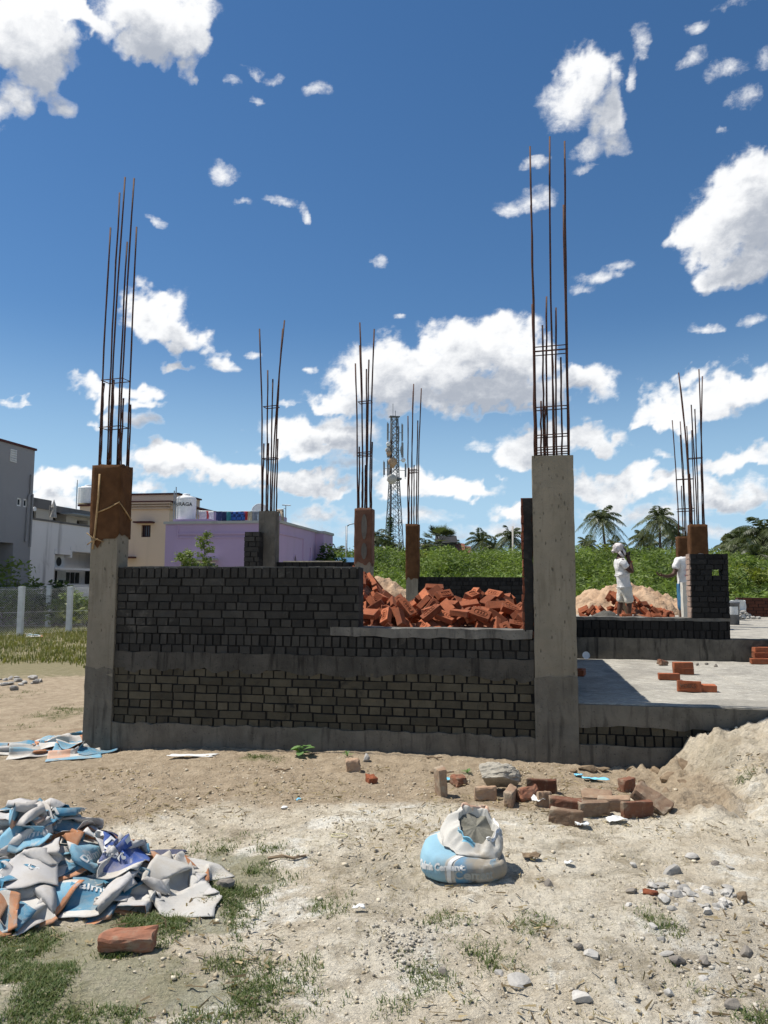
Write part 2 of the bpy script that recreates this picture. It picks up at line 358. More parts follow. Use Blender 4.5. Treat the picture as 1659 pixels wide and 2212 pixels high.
# ------------------------------------------------------------------ ground sheet
def grow(a,b,s0,k):
    o=[];s=s0;x=a
    while x<b: s*=k; x+=s; o.append(x)
    return o
def ground():
    xs=np.arange(-3.4,3.7,.02); ys=np.concatenate([np.arange(2.2,6.4,.018),np.arange(6.4,9.0,.03)])
    gx=np.array([-q for q in grow(3.4,1500,.03,1.13)][::-1]+list(xs)+grow(xs[-1],1500,.03,1.13))
    gy=np.array([2.2-q for q in grow(0,60,.03,1.2)][::-1]+list(ys)+grow(ys[-1],4000,.03,1.06))
    X,Y=np.meshgrid(gx,gy); Z=ground_z(X,Y)
    nr=sst(7,4,np.abs(X))*sst(14,8,Y)
    fine=np.abs(fbm(X*9,Y*9,4,11)-.5)*.04+(fbm(X*34,Y*34,3,19)-.5)*.012+np.abs(fbm(X*20,Y*20,3,22)-.5)*.022*sst(.45,.62,fbm(X*1.1+4,Y*1.1,3,23))+(fbm(X*15,Y*15,3,15)-.5)*.018*sst(.35,.6,fbm(X*.9,Y*.9,2,16))+(fbm(X*28,Y*28,3,12)-.5)*.016*sst(.4,.65,fbm(X*1.3,Y*1.3,2,13))
    Z=Z+(fine-.006)*nr
    # eroded bank is rougher
    bank=np.exp(-((X-2.6)**2/.25))*sst(4.9,5.8,Y)*sst(8,7,Y); Z=Z+bank*((fbm(X*4,Y*4,4,14)-.5)*.24+np.abs(fbm(X*10,Y*10,3,17)-.5)*.20); mo=sst(2.5,3.2,X)*sst(4.6,5.4,Y)*sst(8,7.2,Y); Z=Z+mo*(fbm(X*5,Y*5,4,18)-.5)*.09
    # bare pale soil, brown trodden soil by the wall, grass cover
    wall=sst(5.2,6.3,Y+(fbm(X*.8,Y*.8,3,20)-.5)*1.6)
    brown=np.clip(wall*sst(3.4,1.6,X+(fbm(X,Y,3,21)-.5)*1.5)*.95+sst(-1.2,-2.6,X)*sst(4.8,5.6,Y)*.7,0,1)
    brown=np.maximum(brown,sst(9,12,Y)*.55); brown=brown*(1-sst(2.45,2.8,X)*.85*sst(4,5,Y))+.25*bank*(X<2.75)
    brown=np.maximum(brown,.45*sst(2.4,3.0,X)*sst(4.6,5.6,Y)); red=np.exp(-((X-1.97)**2/.05+(Y-3.62)**2/.06))*.9+.5*np.exp(-((X+3.3)**2/1.2+(Y-8.5)**2/1.5))
    g=np.zeros_like(X)
    def patch(u,v,ru,rv,s):
        nonlocal g
        p=gp(u,v); q=gp(u+ru,v); r_=gp(u,v-rv); ax=abs(q.x-p.x); ay=max(abs(r_.y-p.y),.05)
        d=((X-p.x)/ax)**2+((Y-p.y)/ay)**2; g=np.maximum(g,s*sst(1.5,.3,d+(fbm(X*5,Y*5,4,30)-.5)*2.2))
    for a in GRASS: patch(*a)
    far=sst(11.5,14.5,Y+(fbm(X*.5,Y*.5,2,33)-.5)*5)*sst(-2,-4,X); g=np.maximum(g,far)
    g=np.maximum(g,sst(24,30,Y))
    grey=np.exp(-((X-1.6)**2/.35+(Y-3.45)**2/.45))*.9+.5*np.exp(-((X-.15)**2/.05+(Y-3.65)**2/.05))
    V=np.stack([X,Y,Z],-1).reshape(-1,3)
    me=npmesh('ground',V,gridfaces(len(gy),len(gx)),True,{'brown':brown.ravel(),'grass':g.ravel(),'grey':grey.ravel(),'red':np.clip(red,0,1).ravel()})
    t=NT('dry_earth'); co=t.co('Object')
    n1=t.noise(co,1.6,6,.65,.3); n2=t.noise(co,7,7,.7,.2); n3=t.noise(co,45,5,.7)
    pale=t.mix(t.ss(.35,.65,n1),(.72,.655,.53),(.58,.505,.385)); pale=t.mix(t.ss(.6,.75,n2),pale,(.74,.70,.60))
    n5=t.noise(co,1.3,7,.7,.9); pale=t.mix(t.math('MULTIPLY',t.ss(.53,.62,n5),.8),pale,(.84,.81,.72)); pale=t.mix(t.math('MULTIPLY',t.ss(.46,.36,n5),.65),pale,(.36,.315,.235)); pale=t.mix(t.math('MULTIPLY',t.ss(.5,.36,n2),.6),pale,(.30,.245,.165))
    br=t.mix(t.ss(.35,.65,n2),(.47,.38,.27),(.35,.275,.19)); br=t.mix(t.ss(.6,.75,n1),br,(.52,.43,.305))
    col=t.mix(t.ss(.25,.75,t.math('ADD',t.attr('brown'),t.math('MULTIPLY',t.math('SUBTRACT',n2,.5),.7))),pale,br)
    col=t.mix(t.math('MULTIPLY',t.attr('grey'),.3),col,(.24,.225,.195))
    col=t.mix(t.math('MULTIPLY',t.ss(.35,.8,t.math('ADD',t.attr('red'),t.math('SUBTRACT',n2,.5))),.75),col,(.25,.12,.065))
    gr=t.mix(n3,(.085,.105,.035),(.24,.225,.11))
    col=t.mix(t.math('MULTIPLY',t.ss(.4,.85,t.math('ADD',t.attr('grass'),t.math('MULTIPLY',t.math('SUBTRACT',n2,.5),1.6))),.62),col,gr)
    v=t.n('ShaderNodeTexVoronoi'); v.inputs['Scale'].default_value=55; t.l(co,v.inputs['Vector'])
    sp=t.ss(.17,.11,v.outputs['Distance']); vc=t.n('ShaderNodeSeparateColor'); t.l(v.outputs['Color'],vc.inputs[0])
    sp=t.math('MULTIPLY',sp,t.ss(.70,.74,vc.outputs[0])); col=t.mix(t.math('MULTIPLY',sp,.8),col,t.mix(t.ss(.3,.7,vc.outputs[1]),(.12,.10,.085),(.62,.59,.53)))
    n4=t.noise(t.co('Object',(1,2.2,1)),24,6,.75,.4); col=t.mix(1.,col,t.mix(n3,(.68,.67,.65),(1.28,1.28,1.28)),'MULTIPLY'); col=t.mix(t.math('MULTIPLY',t.ss(.43,.33,n4),.55),col,(.21,.17,.115)); col=t.mix(t.math('MULTIPLY',t.ss(.60,.70,n4),.45),col,(.72,.66,.55))
    h=t.math('ADD',t.math('MULTIPLY',n2,.8),t.math('ADD',t.math('MULTIPLY',t.math('ADD',n3,n4),.6),t.math('MULTIPLY',sp,.25)))
    t.finish(col,.96,h,.95,.045,.15)
    tag(link('ground',me,t.m),kind='structure')
# green patches in photo measure: centre, half width, half depth, strength
GRASS=[(480,1890,110,60,1),(420,1960,120,60,1),(330,1990,150,40,.9),(80,2060,170,70,1),(250,2150,280,80,.8),(60,2180,140,70,.8),(200,2090,240,60,.8),(420,2120,200,60,.7),(600,2150,120,60,.45),(450,2170,150,50,.55),(555,1637,45,6,.7),(1090,2080,70,30,.45),(1020,2050,60,20,.4),(1150,2000,50,22,.5),(1420,1990,40,30,.55),(920,2110,60,40,.5),(700,1960,60,25,.4),(1540,1625,60,18,.55),(1640,1625,50,18,.5),(1600,1690,60,14,.5),(960,1990,60,20,.3),(1480,2120,90,30,.3),(120,1545,60,10,.6),(160,1530,50,8,.6),(60,1570,60,8,.3),(30,1500,50,10,.4),(560,1840,60,14,.4),(880,2170,90,30,.3),(1640,2200,60,25,.6),(700,2080,60,25,.3)]
ground()

# ------------------------------------------------------------------ brick walls of the unfinished building
def courses(mb,x0,x1,th,z,lay,tones=(.2,.8),y0=0.,hole=None):
    """lay rows upward from z; S stretcher, H header, R brick on edge; rows given as (kind, height)"""
    for kind,h in lay:
        L={'S':.228,'H':.106,'R':.07}[kind]; g=.012; x=x0+(-random.uniform(0,.11) if kind!='R' else 0)
        if kind=='S': x=x0-random.choice((0,.06,.114))
        while x<x1-.02:
            l=L*random.uniform(.95,1.05); a=max(x,x0); b=min(x+l,x1)
            if b-a>.025:
                t=random.uniform(*tones); pr=random.uniform(-.010,.004)
                segs=[(a,b)]
                if hole and hole[2]<z+h/2<hole[3]: segs=[(p,q) for p,q in ((a,min(b,hole[0])),(max(a,hole[1]),b)) if q-p>.02]
                for a1,b1 in segs: mb.box(a1+.003,b1-.003,y0+pr,y0+th-.004,z+.005,z+h-.006,.0035,0,t)
            x+=l+g
        z+=h
    return z
def masonry(parent,name,x0,x1,z0,z1,lay,m,th=.23,y0=0.,tones=(.2,.8),hole=None):
    mb=MB(); courses(mb,x0,x1,th,z0,lay,tones,y0,hole); o=mb.obj(name,m,parent,tone=True)
    mo=MB()
    if hole:
        hx0,hx1,hz0,hz1=hole
        for bx in ((x0,hx0,z0,z1),(hx1,x1,z0,z1),(hx0,hx1,z0,hz0),(hx0,hx1,hz1,z1)): mo.box(bx[0]+.004,bx[1]-.004,y0+.012,y0+th-.012,bx[2],bx[3]-.004)
    else: mo.box(x0+.004,x1-.004,y0+.012,y0+th-.012,z0,z1-.004)
    mo.obj('mortar',M['mortar'],o); return o
def rough_box(x0,x1,y0,y1,z0,z1,step=.06,amp=.006,seed=0,tops=None,bots=None):
    """box with gently uneven faces; tops/bots give an extra ragged edge"""
    bm=bmesh.new(); nx=max(1,int((x1-x0)/step)); ny=max(1,int((y1-y0)/step)); nz=max(1,int((z1-z0)/step))
    bmesh.ops.create_cube(bm,size=1)
    for v in bm.verts: v.co=Vector((x0+(v.co.x+.5)*(x1-x0),y0+(v.co.y+.5)*(y1-y0),z0+(v.co.z+.5)*(z1-z0)))
    for ax,n in ((0,nx),(1,ny),(2,nz)):
        es=[e for e in bm.edges if abs((e.verts[0].co-e.verts[1].co)[ax])>1e-6 and abs((e.verts[0].co-e.verts[1].co)[(ax+1)%3])<1e-6 and abs((e.verts[0].co-e.verts[1].co)[(ax+2)%3])<1e-6]
        if n>1: bmesh.ops.subdivide_edges(bm,edges=es,cuts=min(n-1,90),use_grid_fill=True)
    for v in bm.verts:
        c=v.co; n=[(fbm(c.x*7+seed,c.y*7+c.z*9,3,seed+i)-.5)*2*amp for i in range(3)]
        if bots and abs(c.z-z0)<1e-4: n[2]+=(fbm(c.x*9,c.y*9,3,seed+9)-.5)*bots
        if tops and abs(c.z-z1)<1e-4: n[2]+=(fbm(c.x*9,c.y*9,3,seed+9)-.5)*tops
        v.co=c+Vector(n)
    me=bpy.data.meshes.new('m'); bm.to_mesh(me); bm.free(); me.polygons.foreach_set('use_smooth',[False]*len(me.polygons)); return me
RB=BROT
def wallthing(label,a,b,z=0,name='brick_wall',cat='brick wall'):
    return thing(name,label,cat,bw(a,b,z),RB)

W0=-4.21   # wall starts at the left column
fw=wallthing('long unfinished front brick wall with slurry grey upper courses, low sill opening at its right',0,0)
yy=.03
masonry(fw,'upper_brickwork',W0,-1.667,1.10,1.77,[('S',.08),('H',.08),('S',.08),('H',.08),('S',.08),('H',.08),('S',.08),('R',.11)],M['brick_grey'],.23,yy)
masonry(fw,'middle_brickwork',W0,0,.91,1.10,[('H',.082),('R',.108)],M['brick_grey'],.23,yy)
lo=masonry(fw,'old_brickwork',W0,0,.20,.76,[('H',.08)]+[('S',.08),('H',.08)]*3,M['brick_olive'],.23,yy,(.25,.75))
link('plinth_band',rough_box(W0,-.004,yy-.012,yy+.24,.735,.915,.022,.006,3,.02,.11),M['band'],fw)
link('footing_beam',rough_box(W0,-.004,yy-.02,yy+.25,-.25,.215,.06,.007,5,.05),M['concrete_old'],fw)
link('sill_screed',rough_box(-1.95,-.02,yy-.012,yy+.24,1.10,1.187,.05,.008,8,.012,.03),M['sill'],fw)
link('top_screed',rough_box(W0,-1.68,yy+.012,yy+.22,1.752,1.776,.05,.004,9,.01),M['sill'],fw)
jb=wallthing('narrow brick jamb smeared with mortar, tall against the left side of the plain grey column',0,0,name='brick_jamb',cat='brick jamb')
mbj=MB()
z=1.19
while z<2.36:
    mbj.box(-.105+random.uniform(-.006,.004),-.006,.03,.25,z,z+.074,.004,0,random.uniform(.2,1)); z+=.083
mbj.obj('brickwork',tonemat('red_jamb_brick',(.08,.03,.02),(.26,.085,.045),8),jb,tone=True)
link('mortar_smear',rough_box(-.086,-.001,.017,.23,1.18,2.41,.035,.013,21,.04),M['mortar'],jb)

sw=wallthing('slurry grey side brick wall running back behind the plain grey column, shading the slab',.15,.24)
mb=MB(); 
o=masonry(sw,'brickwork',0,4.2,.6,1.77,[('S',.08),('H',.08)]*7+[('S',.06)],M['brick_grey'],.22,0,(.2,.8)); o.rotation_euler=(0,0,R(90)); o.location=(.22,0,0)

pl=wallthing('low black brick plinth wall on a streaked concrete beam behind the grey slab',.38,4.5)
link('plinth_beam',rough_box(.0,6.6,-.02,.28,.45,.84,.09,.008,13,.015),M['concrete_dark'],pl)
masonry(pl,'brickwork',.0,2.46,.84,1.10,[('R',.125),('H',.13)],M['brick_black'],.23,0)
link('top_screed',rough_box(.0,2.47,-.006,.236,1.095,1.14,.06,.006,15,.02),M['sill'],pl)
pi=wallthing('square dark brick pier with a small putlog hole, standing on the plinth wall end',2.32,4.50,name='brick_pier',cat='brick pier')
masonry(pi,'brickwork',0,.52,1.14,2.07,[('S',.0775),('H',.0775)]*6,M['brick_black'],.25,-.01,(.1,.9),(.30,.44,1.753,1.842))
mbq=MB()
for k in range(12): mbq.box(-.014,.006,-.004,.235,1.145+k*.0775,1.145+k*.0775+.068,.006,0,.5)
mbq.obj('sunlit_end_face',simple('painted_sunlit_brick',(.36,.26,.2),(.27,.19,.15),12,.9,.5,50),pi)  # sunlight on the pier's left end, painted in as a paler brick colour

bkl=wallthing('low dark rear brick wall behind the heap of orange bricks',-2.1,7.75)
masonry(bkl,'brickwork',0,2.75,.84,1.76,[('S',.0836),('H',.0836)]*5+[('R',.084)],M['brick_black'],.23,0,(.1,.9))
sm=wallthing('short stretch of dark brick wall between the two burlap-free rear columns at left',-3.95,4.45)
masonry(sm,'brickwork',0,1.28,.84,1.955,[('S',.0795),('H',.0795)]*7,M['brick_black'],.23,0)
jb2=wallthing('tall dark grey brick jamb left of the bare rear column',-4.37,4.14,name='brick_jamb',cat='brick jamb')
masonry(jb2,'brickwork',0,.25,.84,2.42,[('S',.079),('H',.079)]*10,M['brick_grey'],.2,0,(.3,.8))
# floors
t_=NT('chalky_screed'); co_=t_.co('Object'); st_=t_.co('Object',(1,3.2,1))
c_=t_.mix(t_.ss(.3,.7,t_.noise(co_,3,6,.65)),(.40,.375,.32),(.28,.265,.23)); c_=t_.mix(t_.math('MULTIPLY',t_.ss(.5,.66,t_.noise(st_,9,8,.75,.4)),.85),c_,(.60,.57,.50)); c_=t_.mix(t_.math('MULTIPLY',t_.ss(.5,.38,t_.noise(st_,22,6,.75,.3)),.6),c_,(.13,.125,.11)); c_=t_.mix(t_.ss(.5,.62,t_.math('ADD',t_.noise(co_,1.1,4,.6),t_.math('MULTIPLY',t_.ss(3.2,4.4,t_.n('ShaderNodeSeparateXYZ').outputs[1]),.0))),c_,t_.mix(.5,c_,(.20,.185,.16)))
SLABM=t_.finish(c_,.95,t_.noise(st_,30,6,.75),.5,.012,.2)
fl=MB(); fl.box(-4.3,.3,.27,8.2,.3,.838); fl.box(.38,14,4.79,17,.3,.836)
tag(fl.obj('building_floor',M['slab'],loc=bw(0,0),rot=(0,0,RB)),kind='structure')
tag(link('slab',rough_box(.385,6.5,.06,4.47,.30,.53,.09,.006,31,.012,.04),SLABM,loc=bw(0,0),rot=(0,0,RB)),kind='structure')
ff=wallthing('concrete edge beam and mossy bricks under the grey slab, half buried by the earth bank',.385,.02,name='foundation_wall',cat='foundation')
link('edge_beam',rough_box(0,6.1,-.004,.1,.325,.523,.07,.006,33,.0,.05),M['concrete_old'],ff)
masonry(ff,'brickwork',0,3.5,.16,.35,[('R',.1),('H',.09)],M['brick_olive'],.2,.012,(.1,.7))
link('footing_beam',rough_box(0,6.1,-.01,.2,-.3,.165,.07,.007,35,.03),M['concrete_old'],ff)

# ------------------------------------------------------------------ columns with starter bars
def rag_wrap(w,d,z0,z1,off,seed,rag=.05,tail=None):
    per=[];n=10
    for i in range(n): per.append((-off+(w+2*off)*i/n,-off,0))
    for i in range(n): per.append((w+off,-off+(d+2*off)*i/n,1))
    for i in range(n): per.append((w+off-(w+2*off)*i/n,d+off,2))
    for i in range(n): per.append((-off,d+off-(d+2*off)*i/n,3))
    nz=22; P=np.zeros((nz+2,len(per),3))
    for k,(x,y,s) in enumerate(per):
        lo=z0+(vn(k*.45,1.,seed)-.5)*2*rag
        if tail and s==0: lo-=tail*math.exp(-((x-w*.28)/.05)**2)
        for j in range(nz+1):
            zz=lo+(z1-lo)*j/nz; u=(fbm(k*.5,zz*5,3,seed)-.5)*.018
            P[j,k]=(x+(u if s in (1,3) else 0)+(vn(k*.9,zz*7,seed+2)-.5)*.006,y+(u if s in (0,2) else 0),zz+((vn(k*.6,3.,seed+5)-.5)*.03 if j==nz else 0))
        P[nz+1,k]=(w/2+(x-w/2)*.6,d/2+(y-d/2)*.6,z1+.012)
    mb=MB(); mb.grid(P,closeu=True); return mb
def column(label,a,b,w,d,z0,zt,bars,stir,wrap=None,wm='burlap',m='concrete',tail=None,base=None):
    c=thing('concrete_column',label,'column',bw(a,b,0),RB,'concrete columns with starter bars')
    link('shaft',rough_box(0,w,0,d,z0,zt,.06,.0045,int(abs(a*71))+3),M[m],c)
    if base: link('column_base',rough_box(-.004,w+.004,-.004,d+.004,z0,base,.06,.005,int(abs(a*31))+5,.06),M['concrete_old'],c)
    if wrap:
        o=rag_wrap(w,d,wrap,zt+.01,.012,int(abs(a*91)),tail=tail).obj('burlap_wrap',M[wm],c,True)
    for (x,y,h0,h1,lx,ly) in bars:
        mb=MB(); n=9; pts=[]
        for i in range(n):
            s=i/(n-1); zz=zt-.05+h0+(h1-h0+.05)*s; k=(zz-zt)
            pts.append((x+lx*k*max(0,k-.0)/3+random.uniform(-.004,.004),y+ly*k*k/3+random.uniform(-.004,.004),zz))
        mb.tube(pts,.0095 if b<1 else .0125,6); mb.obj('starter_bar',M['rust'],c,True)
    for h in stir:
        mb=MB(); e=.028
        pts=[(e,e,h),(w-e,e,h+.012),(w-e,d-e,h+.02),(e,d-e,h+.008),(e,e,h)]
        mb.tube([(x,y,zt+q) for x,y,q in pts],.0055 if b<1 else .008,5); mb.obj('stirrup',M['rust'],c,True)
    return c
def barset(w,d,hs,lean=0,lap=1.0):
    e=.035; out=[]
    ps=[(e,e),(w/2,e),(w-e,e),(e,d-e),(w/2,d-e),(w-e,d-e)]
    for (x,y),h in zip(ps,hs):
        out.append((x,y,0,h,lean*random.uniform(.3,1.2),random.uniform(-.01,.01)))
        if lap: out.append((x+.02,y+.004,random.uniform(-.02,.3)*0,lap*random.uniform(.35,1.0),0,0))
    return out
c1=column('tall left front column wrapped in brown sacking with six long rusty bars',-4.51,0,.30,.23,-.3,2.82,barset(.30,.23,(2.62,3.19,3.17,3.1,2.52,2.68),.012,.95),(.42,.93),2.10,tail=.12,base=.74)
mb=MB()
mb.tube([(.085,-.022,2.735),(.082,-.026,2.5),(.07,-.024,2.3),(.06,-.026,2.15),(.05,-.03,2.02),(.045,-.034,1.95)],.011,6)
mb.tube([(.07,-.02,2.33),(.2,-.022,2.38),(.315,-.02,2.44),(.32,.1,2.36),(.318,.24,2.27)],.009,6)
mb.tube([(-.03,-.03,2.12),(.04,-.04,2.07),(.1,-.035,2.05),(.16,-.03,2.03)],.006,5); mb.tube([(-.02,-.03,2.0),(.03,-.04,2.03),(.1,-.035,2.06)],.006,5)
mb.obj('rope_tie',M['rope'],c1,True)
# bare right front column: three very long bars and a few short ones
e=.035
b2=[(e,e,0,3.1,-.004,0),(.2,e,0,3.18,.004,0),(.345,e,0,3.12,.004,0),(.03,.195,0,1.55,0,0),(.12,.195,0,1.33,0,0),(.15,.195,0,1.62,.02,0),(.24,.195,0,1.5,.02,0),(.29,.195,0,1.0,.01,0),(.345,.195,0,2.55,0,0),(.045,e+.02,0,2.5,-.01,0),(.21,e+.02,0,1.0,0,0),(.09,.1,0,.55,.02,0),(.13,.1,0,.5,.02,0)]
c2=column('tall plain grey front column with trowel nicks and three very tall rusty bars',0,0,.38,.23,-.3,2.82,b2,(.03,.08,.2,.47,1.02,1.06),None,base=.76)
c3=column('bare grey rear column with five thin bars, beside the dark jamb',-4.21,4.35,.27,.23,.5,2.76,[(.03,.03,0,3.0,-.03,0),(.05,.2,0,2.35,-.01,0),(.12,.2,0,2.2,.0,0),(.2,.03,0,3.12,.05,0),(.24,.03,0,2.98,.03,0),(.04,.05,0,1.1,0,0),(.13,.03,0,1.1,0,0),(.22,.2,0,1.2,.02,0)],(.85,1.7),None,m='concrete_old')
c4=column('rear middle column in torn pinkish sacking showing grey concrete through two slits',-2.66,4.43,.255,.23,.5,2.78,[(.03,.03,0,2.35,-.03,0),(.08,.2,0,2.7,-.03,0),(.11,.03,0,3.02,-.02,0),(.14,.2,0,2.3,-.01,0),(.18,.03,0,2.4,.01,0),(.23,.03,0,2.9,.02,0),(.05,.05,0,1.0,0,0),(.15,.03,0,.7,0,0),(.22,.2,0,1.1,.02,0),(.09,.1,0,.6,0,0)],(.85,.9,1.72),1.92,'burlap_pink')
mb=MB()
for zc,hh in ((2.5,.2),(2.12,.13)):
    P=[(.15+math.cos(q)*.045,-.026,zc+math.sin(q)*hh) for q in np.linspace(0,2*math.pi,14,endpoint=False)]
    mb.add(P+[(p[0],-.02,p[2]) for p in P],[tuple(range(14))])
mb.obj('torn_slit',M['concrete_old'],c4)
c5=column('slim rear column in brown sacking at the left end of the low rear wall',-2.33,7.70,.23,.23,.5,2.78,[(.03,.03,0,2.2,.0,0),(.08,.2,0,2.75,.01,0),(.1,.03,0,2.85,.015,0),(.2,.03,0,2.1,.02,0),(.21,.2,0,2.8,.025,0),(.05,.05,0,1.15,0,0),(.15,.03,0,1.2,0,0),(.19,.1,0,.9,.02,0)],(1.05,1.1),1.72)
c6=column('rear right column in smooth brown sacking rising behind the dark brick pier',3.10,8.15,.30,.23,.5,2.76,[(.03,.03,0,3.0,-.05,0),(.05,.2,0,2.95,-.045,0),(.13,.03,0,2.35,-.02,0),(.2,.2,0,2.3,.0,0),(.26,.03,0,3.05,.0,0),(.27,.2,0,2.95,.03,0),(.05,.05,0,1.0,-.05,0),(.24,.05,0,1.2,0,0)],(1.3,),1.55)
c7=column('farthest right column in torn brown sacking with a sunlit pale lower edge',3.48,11.3,.42,.23,.5,2.72,[(.03,.03,0,2.75,-.03,0),(.06,.2,0,2.2,-.03,0),(.16,.03,0,2.4,-.02,0),(.22,.2,0,2.75,-.02,0),(.3,.03,0,2.6,-.01,0),(.38,.03,0,2.5,.0,0),(.12,.05,0,1.2,0,0),(.27,.05,0,1.4,0,0)],(.6,.66,1.35),1.72,'burlap')
sp=thing('concrete_post','pale plastered concrete post stub left of the dark brick pier','post',bw(2.60,6.5,0),RB)
link('shaft',rough_box(0,.26,0,.2,.84,1.66,.06,.006,77),simple('pale_plaster',(.55,.52,.45),(.45,.42,.36),5,.9,.3,40),sp)
# ------------------------------------------------------------------ loose bricks
def brick_mesh(name,l=.225,w=.106,h=.07,seed=0,frog=None,worn=.0):
    rr=random.Random(seed); bm=bmesh.new(); bmesh.ops.create_cube(bm,size=1)
    for v in bm.verts: v.co=Vector((v.co.x*l,v.co.y*w,v.co.z*h))+Vector([rr.uniform(-.004-worn,.004+worn) for _ in range(3)])
    bmesh.ops.bevel(bm,geom=bm.edges[:],offset=.005+worn,segments=2,affect='EDGES',profile=.6)
    if worn:
        bmesh.ops.subdivide_edges(bm,edges=[e for e in bm.edges if e.calc_length()>.03],cuts=4,use_grid_fill=True)
        for v in bm.verts: 
            k=.9+.0*worn; v.co+=Vector([(fbm(v.co.x*30+i*9,v.co.y*30+v.co.z*37,3,seed)-.5)*worn*2.2 for i in range(3)])
    me=bpy.data.meshes.new(name); bm.to_mesh(me); bm.free()
    if frog:
        mb=MB(); mb.v=[tuple(v.co) for v in me.vertices]; mb.f=[tuple(p.vertices) for p in me.polygons]; mb.m=[0]*len(mb.f); mb.t=[.5]*len(mb.v)
        q=np.linspace(0,2*math.pi,19); pts=[]
        for a in q: 
            cx=math.copysign(abs(math.cos(a))**.55,math.cos(a)); sx=math.copysign(abs(math.sin(a))**.55,math.sin(a)); pts.append((cx*l*.33,sx*w*.27,h/2+.003))
        mb.tube(pts,.0035,5,cap=False)
        for k in range(3):
            x=-.035+k*.033; mb.tube([(x,-.018,h/2+.003),(x+.006,.018,h/2+.003),(x+.016,-.016,h/2+.003)],.0032,4); 
        me2=mb.mesh(name); me=me2
    return me
BM_NEW=[brick_mesh('brick',seed=i,frog=(i%2==0)) for i in range(6)]
BM_OLD=[brick_mesh('brick',seed=20+i,worn=.006) for i in range(6)]
def half_mesh(seed,l=.11): return brick_mesh('half_brick',l=l,seed=seed,worn=.009)
def put(me,m,label,p,rot=(0,0,0),cat='brick',group=None,name=None):
    o=bpy.data.objects.new(name or me.name,me.copy() if me.materials and me.materials[0]!=m else me); COL.objects.link(o)
    if not o.data.materials: o.data.materials.append(m)
    o.location=p; o.rotation_euler=rot; tag(o,label,cat,group); return o
class HM:
    def __init__(s,x0,x1,y0,y1,c,z0):
        s.x0,s.y0,s.c=x0,y0,c; s.nx=int((x1-x0)/c)+1; s.ny=int((y1-y0)/c)+1
        X,Y=np.meshgrid(x0+np.arange(s.nx)*c,y0+np.arange(s.ny)*c); s.X,s.Y=X,Y; s.h=z0(X,Y) if callable(z0) else np.full(X.shape,float(z0))
    def q(s,x,y):
        i=np.clip((np.asarray(x)-s.x0)/s.c,0,s.nx-1.001); j=np.clip((np.asarray(y)-s.y0)/s.c,0,s.ny-1.001)
        i0=i.astype(int); j0=j.astype(int); fx=i-i0; fy=j-j0; h=s.h
        return (h[j0,i0]*(1-fx)+h[j0,i0+1]*fx)*(1-fy)+(h[j0+1,i0]*(1-fx)+h[j0+1,i0+1]*fx)*fy
def heap(hm,target,n,meshes,m,label,group,seed,lo=None,flat=.5,maxtry=20000,tofn=None):
    rr=random.Random(seed); cnt=0; tries=0
    l,w,h=.225,.106,.07
    while cnt<n and tries<maxtry:
        tries+=1
        x=rr.uniform(hm.x0+.12,hm.x0+hm.c*hm.nx-.12); y=rr.uniform(hm.y0+.12,hm.y0+hm.c*hm.ny-.12)
        tz=target(x,y)
        if tz<=.03 or hm.q(x,y)>tz+(lo or 0): continue
        yaw=rr.uniform(0,2*math.pi); c_,s_=math.cos(yaw),math.sin(yaw)
        # support: heights under the footprint give a resting plane
        U,Vv=np.meshgrid(np.linspace(-l/2,l/2,6),np.linspace(-w/2,w/2,4)); PX=x+U*c_-Vv*s_; PY=y+U*s_+Vv*c_; H=hm.q(PX,PY)
        su=float(((H[:,-2:].max())-(H[:,:2].max()))/(l*.8)); sv=float((H[-1:].max()-H[:1].max())/(w*.8))
        su=max(-1.1,min(1.1,su+rr.gauss(0,.2))); sv=max(-1.2,min(1.2,sv+rr.gauss(0,.25)))
        roll=math.atan(sv)+(rr.choice([0,0,0,math.pi/2]) if rr.random()<flat else 0); pit=-math.atan(su)
        Rm=Euler((roll,pit,yaw),'XYZ').to_matrix()
        cs=[Rm@Vector((a*l/2,b*w/2,c*h/2)) for a in (-1,1) for b in (-1,1) for c in (-1,1)]
        # lower until the underside touches
        a,b,c=np.meshgrid([-.5,-.25,0,.25,.5],[-.5,0,.5],[-.5,.5]); L=np.stack([a.ravel()*l,b.ravel()*w,c.ravel()*h],-1)@np.array(Rm).T
        zc=float(np.quantile(hm.q(x+L[:,0],y+L[:,1])-L[:,2],.93))
        p=Vector((x,y,zc)); me=rr.choice(meshes)
        wp=tofn(p) if tofn else p; rz=Rm.to_euler()
        if tofn: rz=(Matrix.Rotation(RB,3,'Z')@Rm).to_euler()
        put(me,m if rr.random()<.86 else M['brick_dusty'],label,wp,rz,group=group)
        # update
        a,b,c=np.meshgrid(np.linspace(-.5,.5,19),np.linspace(-.5,.5,10),[-.5,.5]); L=np.stack([a.ravel()*l,b.ravel()*w,c.ravel()*h],-1)@np.array(Rm).T
        i=np.clip(np.round((x+L[:,0]-hm.x0)/hm.c).astype(int),0,hm.nx-1); j=np.clip(np.round((y+L[:,1]-hm.y0)/hm.c).astype(int),0,hm.ny-1)
        np.maximum.at(hm.h,(j,i),zc+L[:,2]); cnt+=1
    return cnt
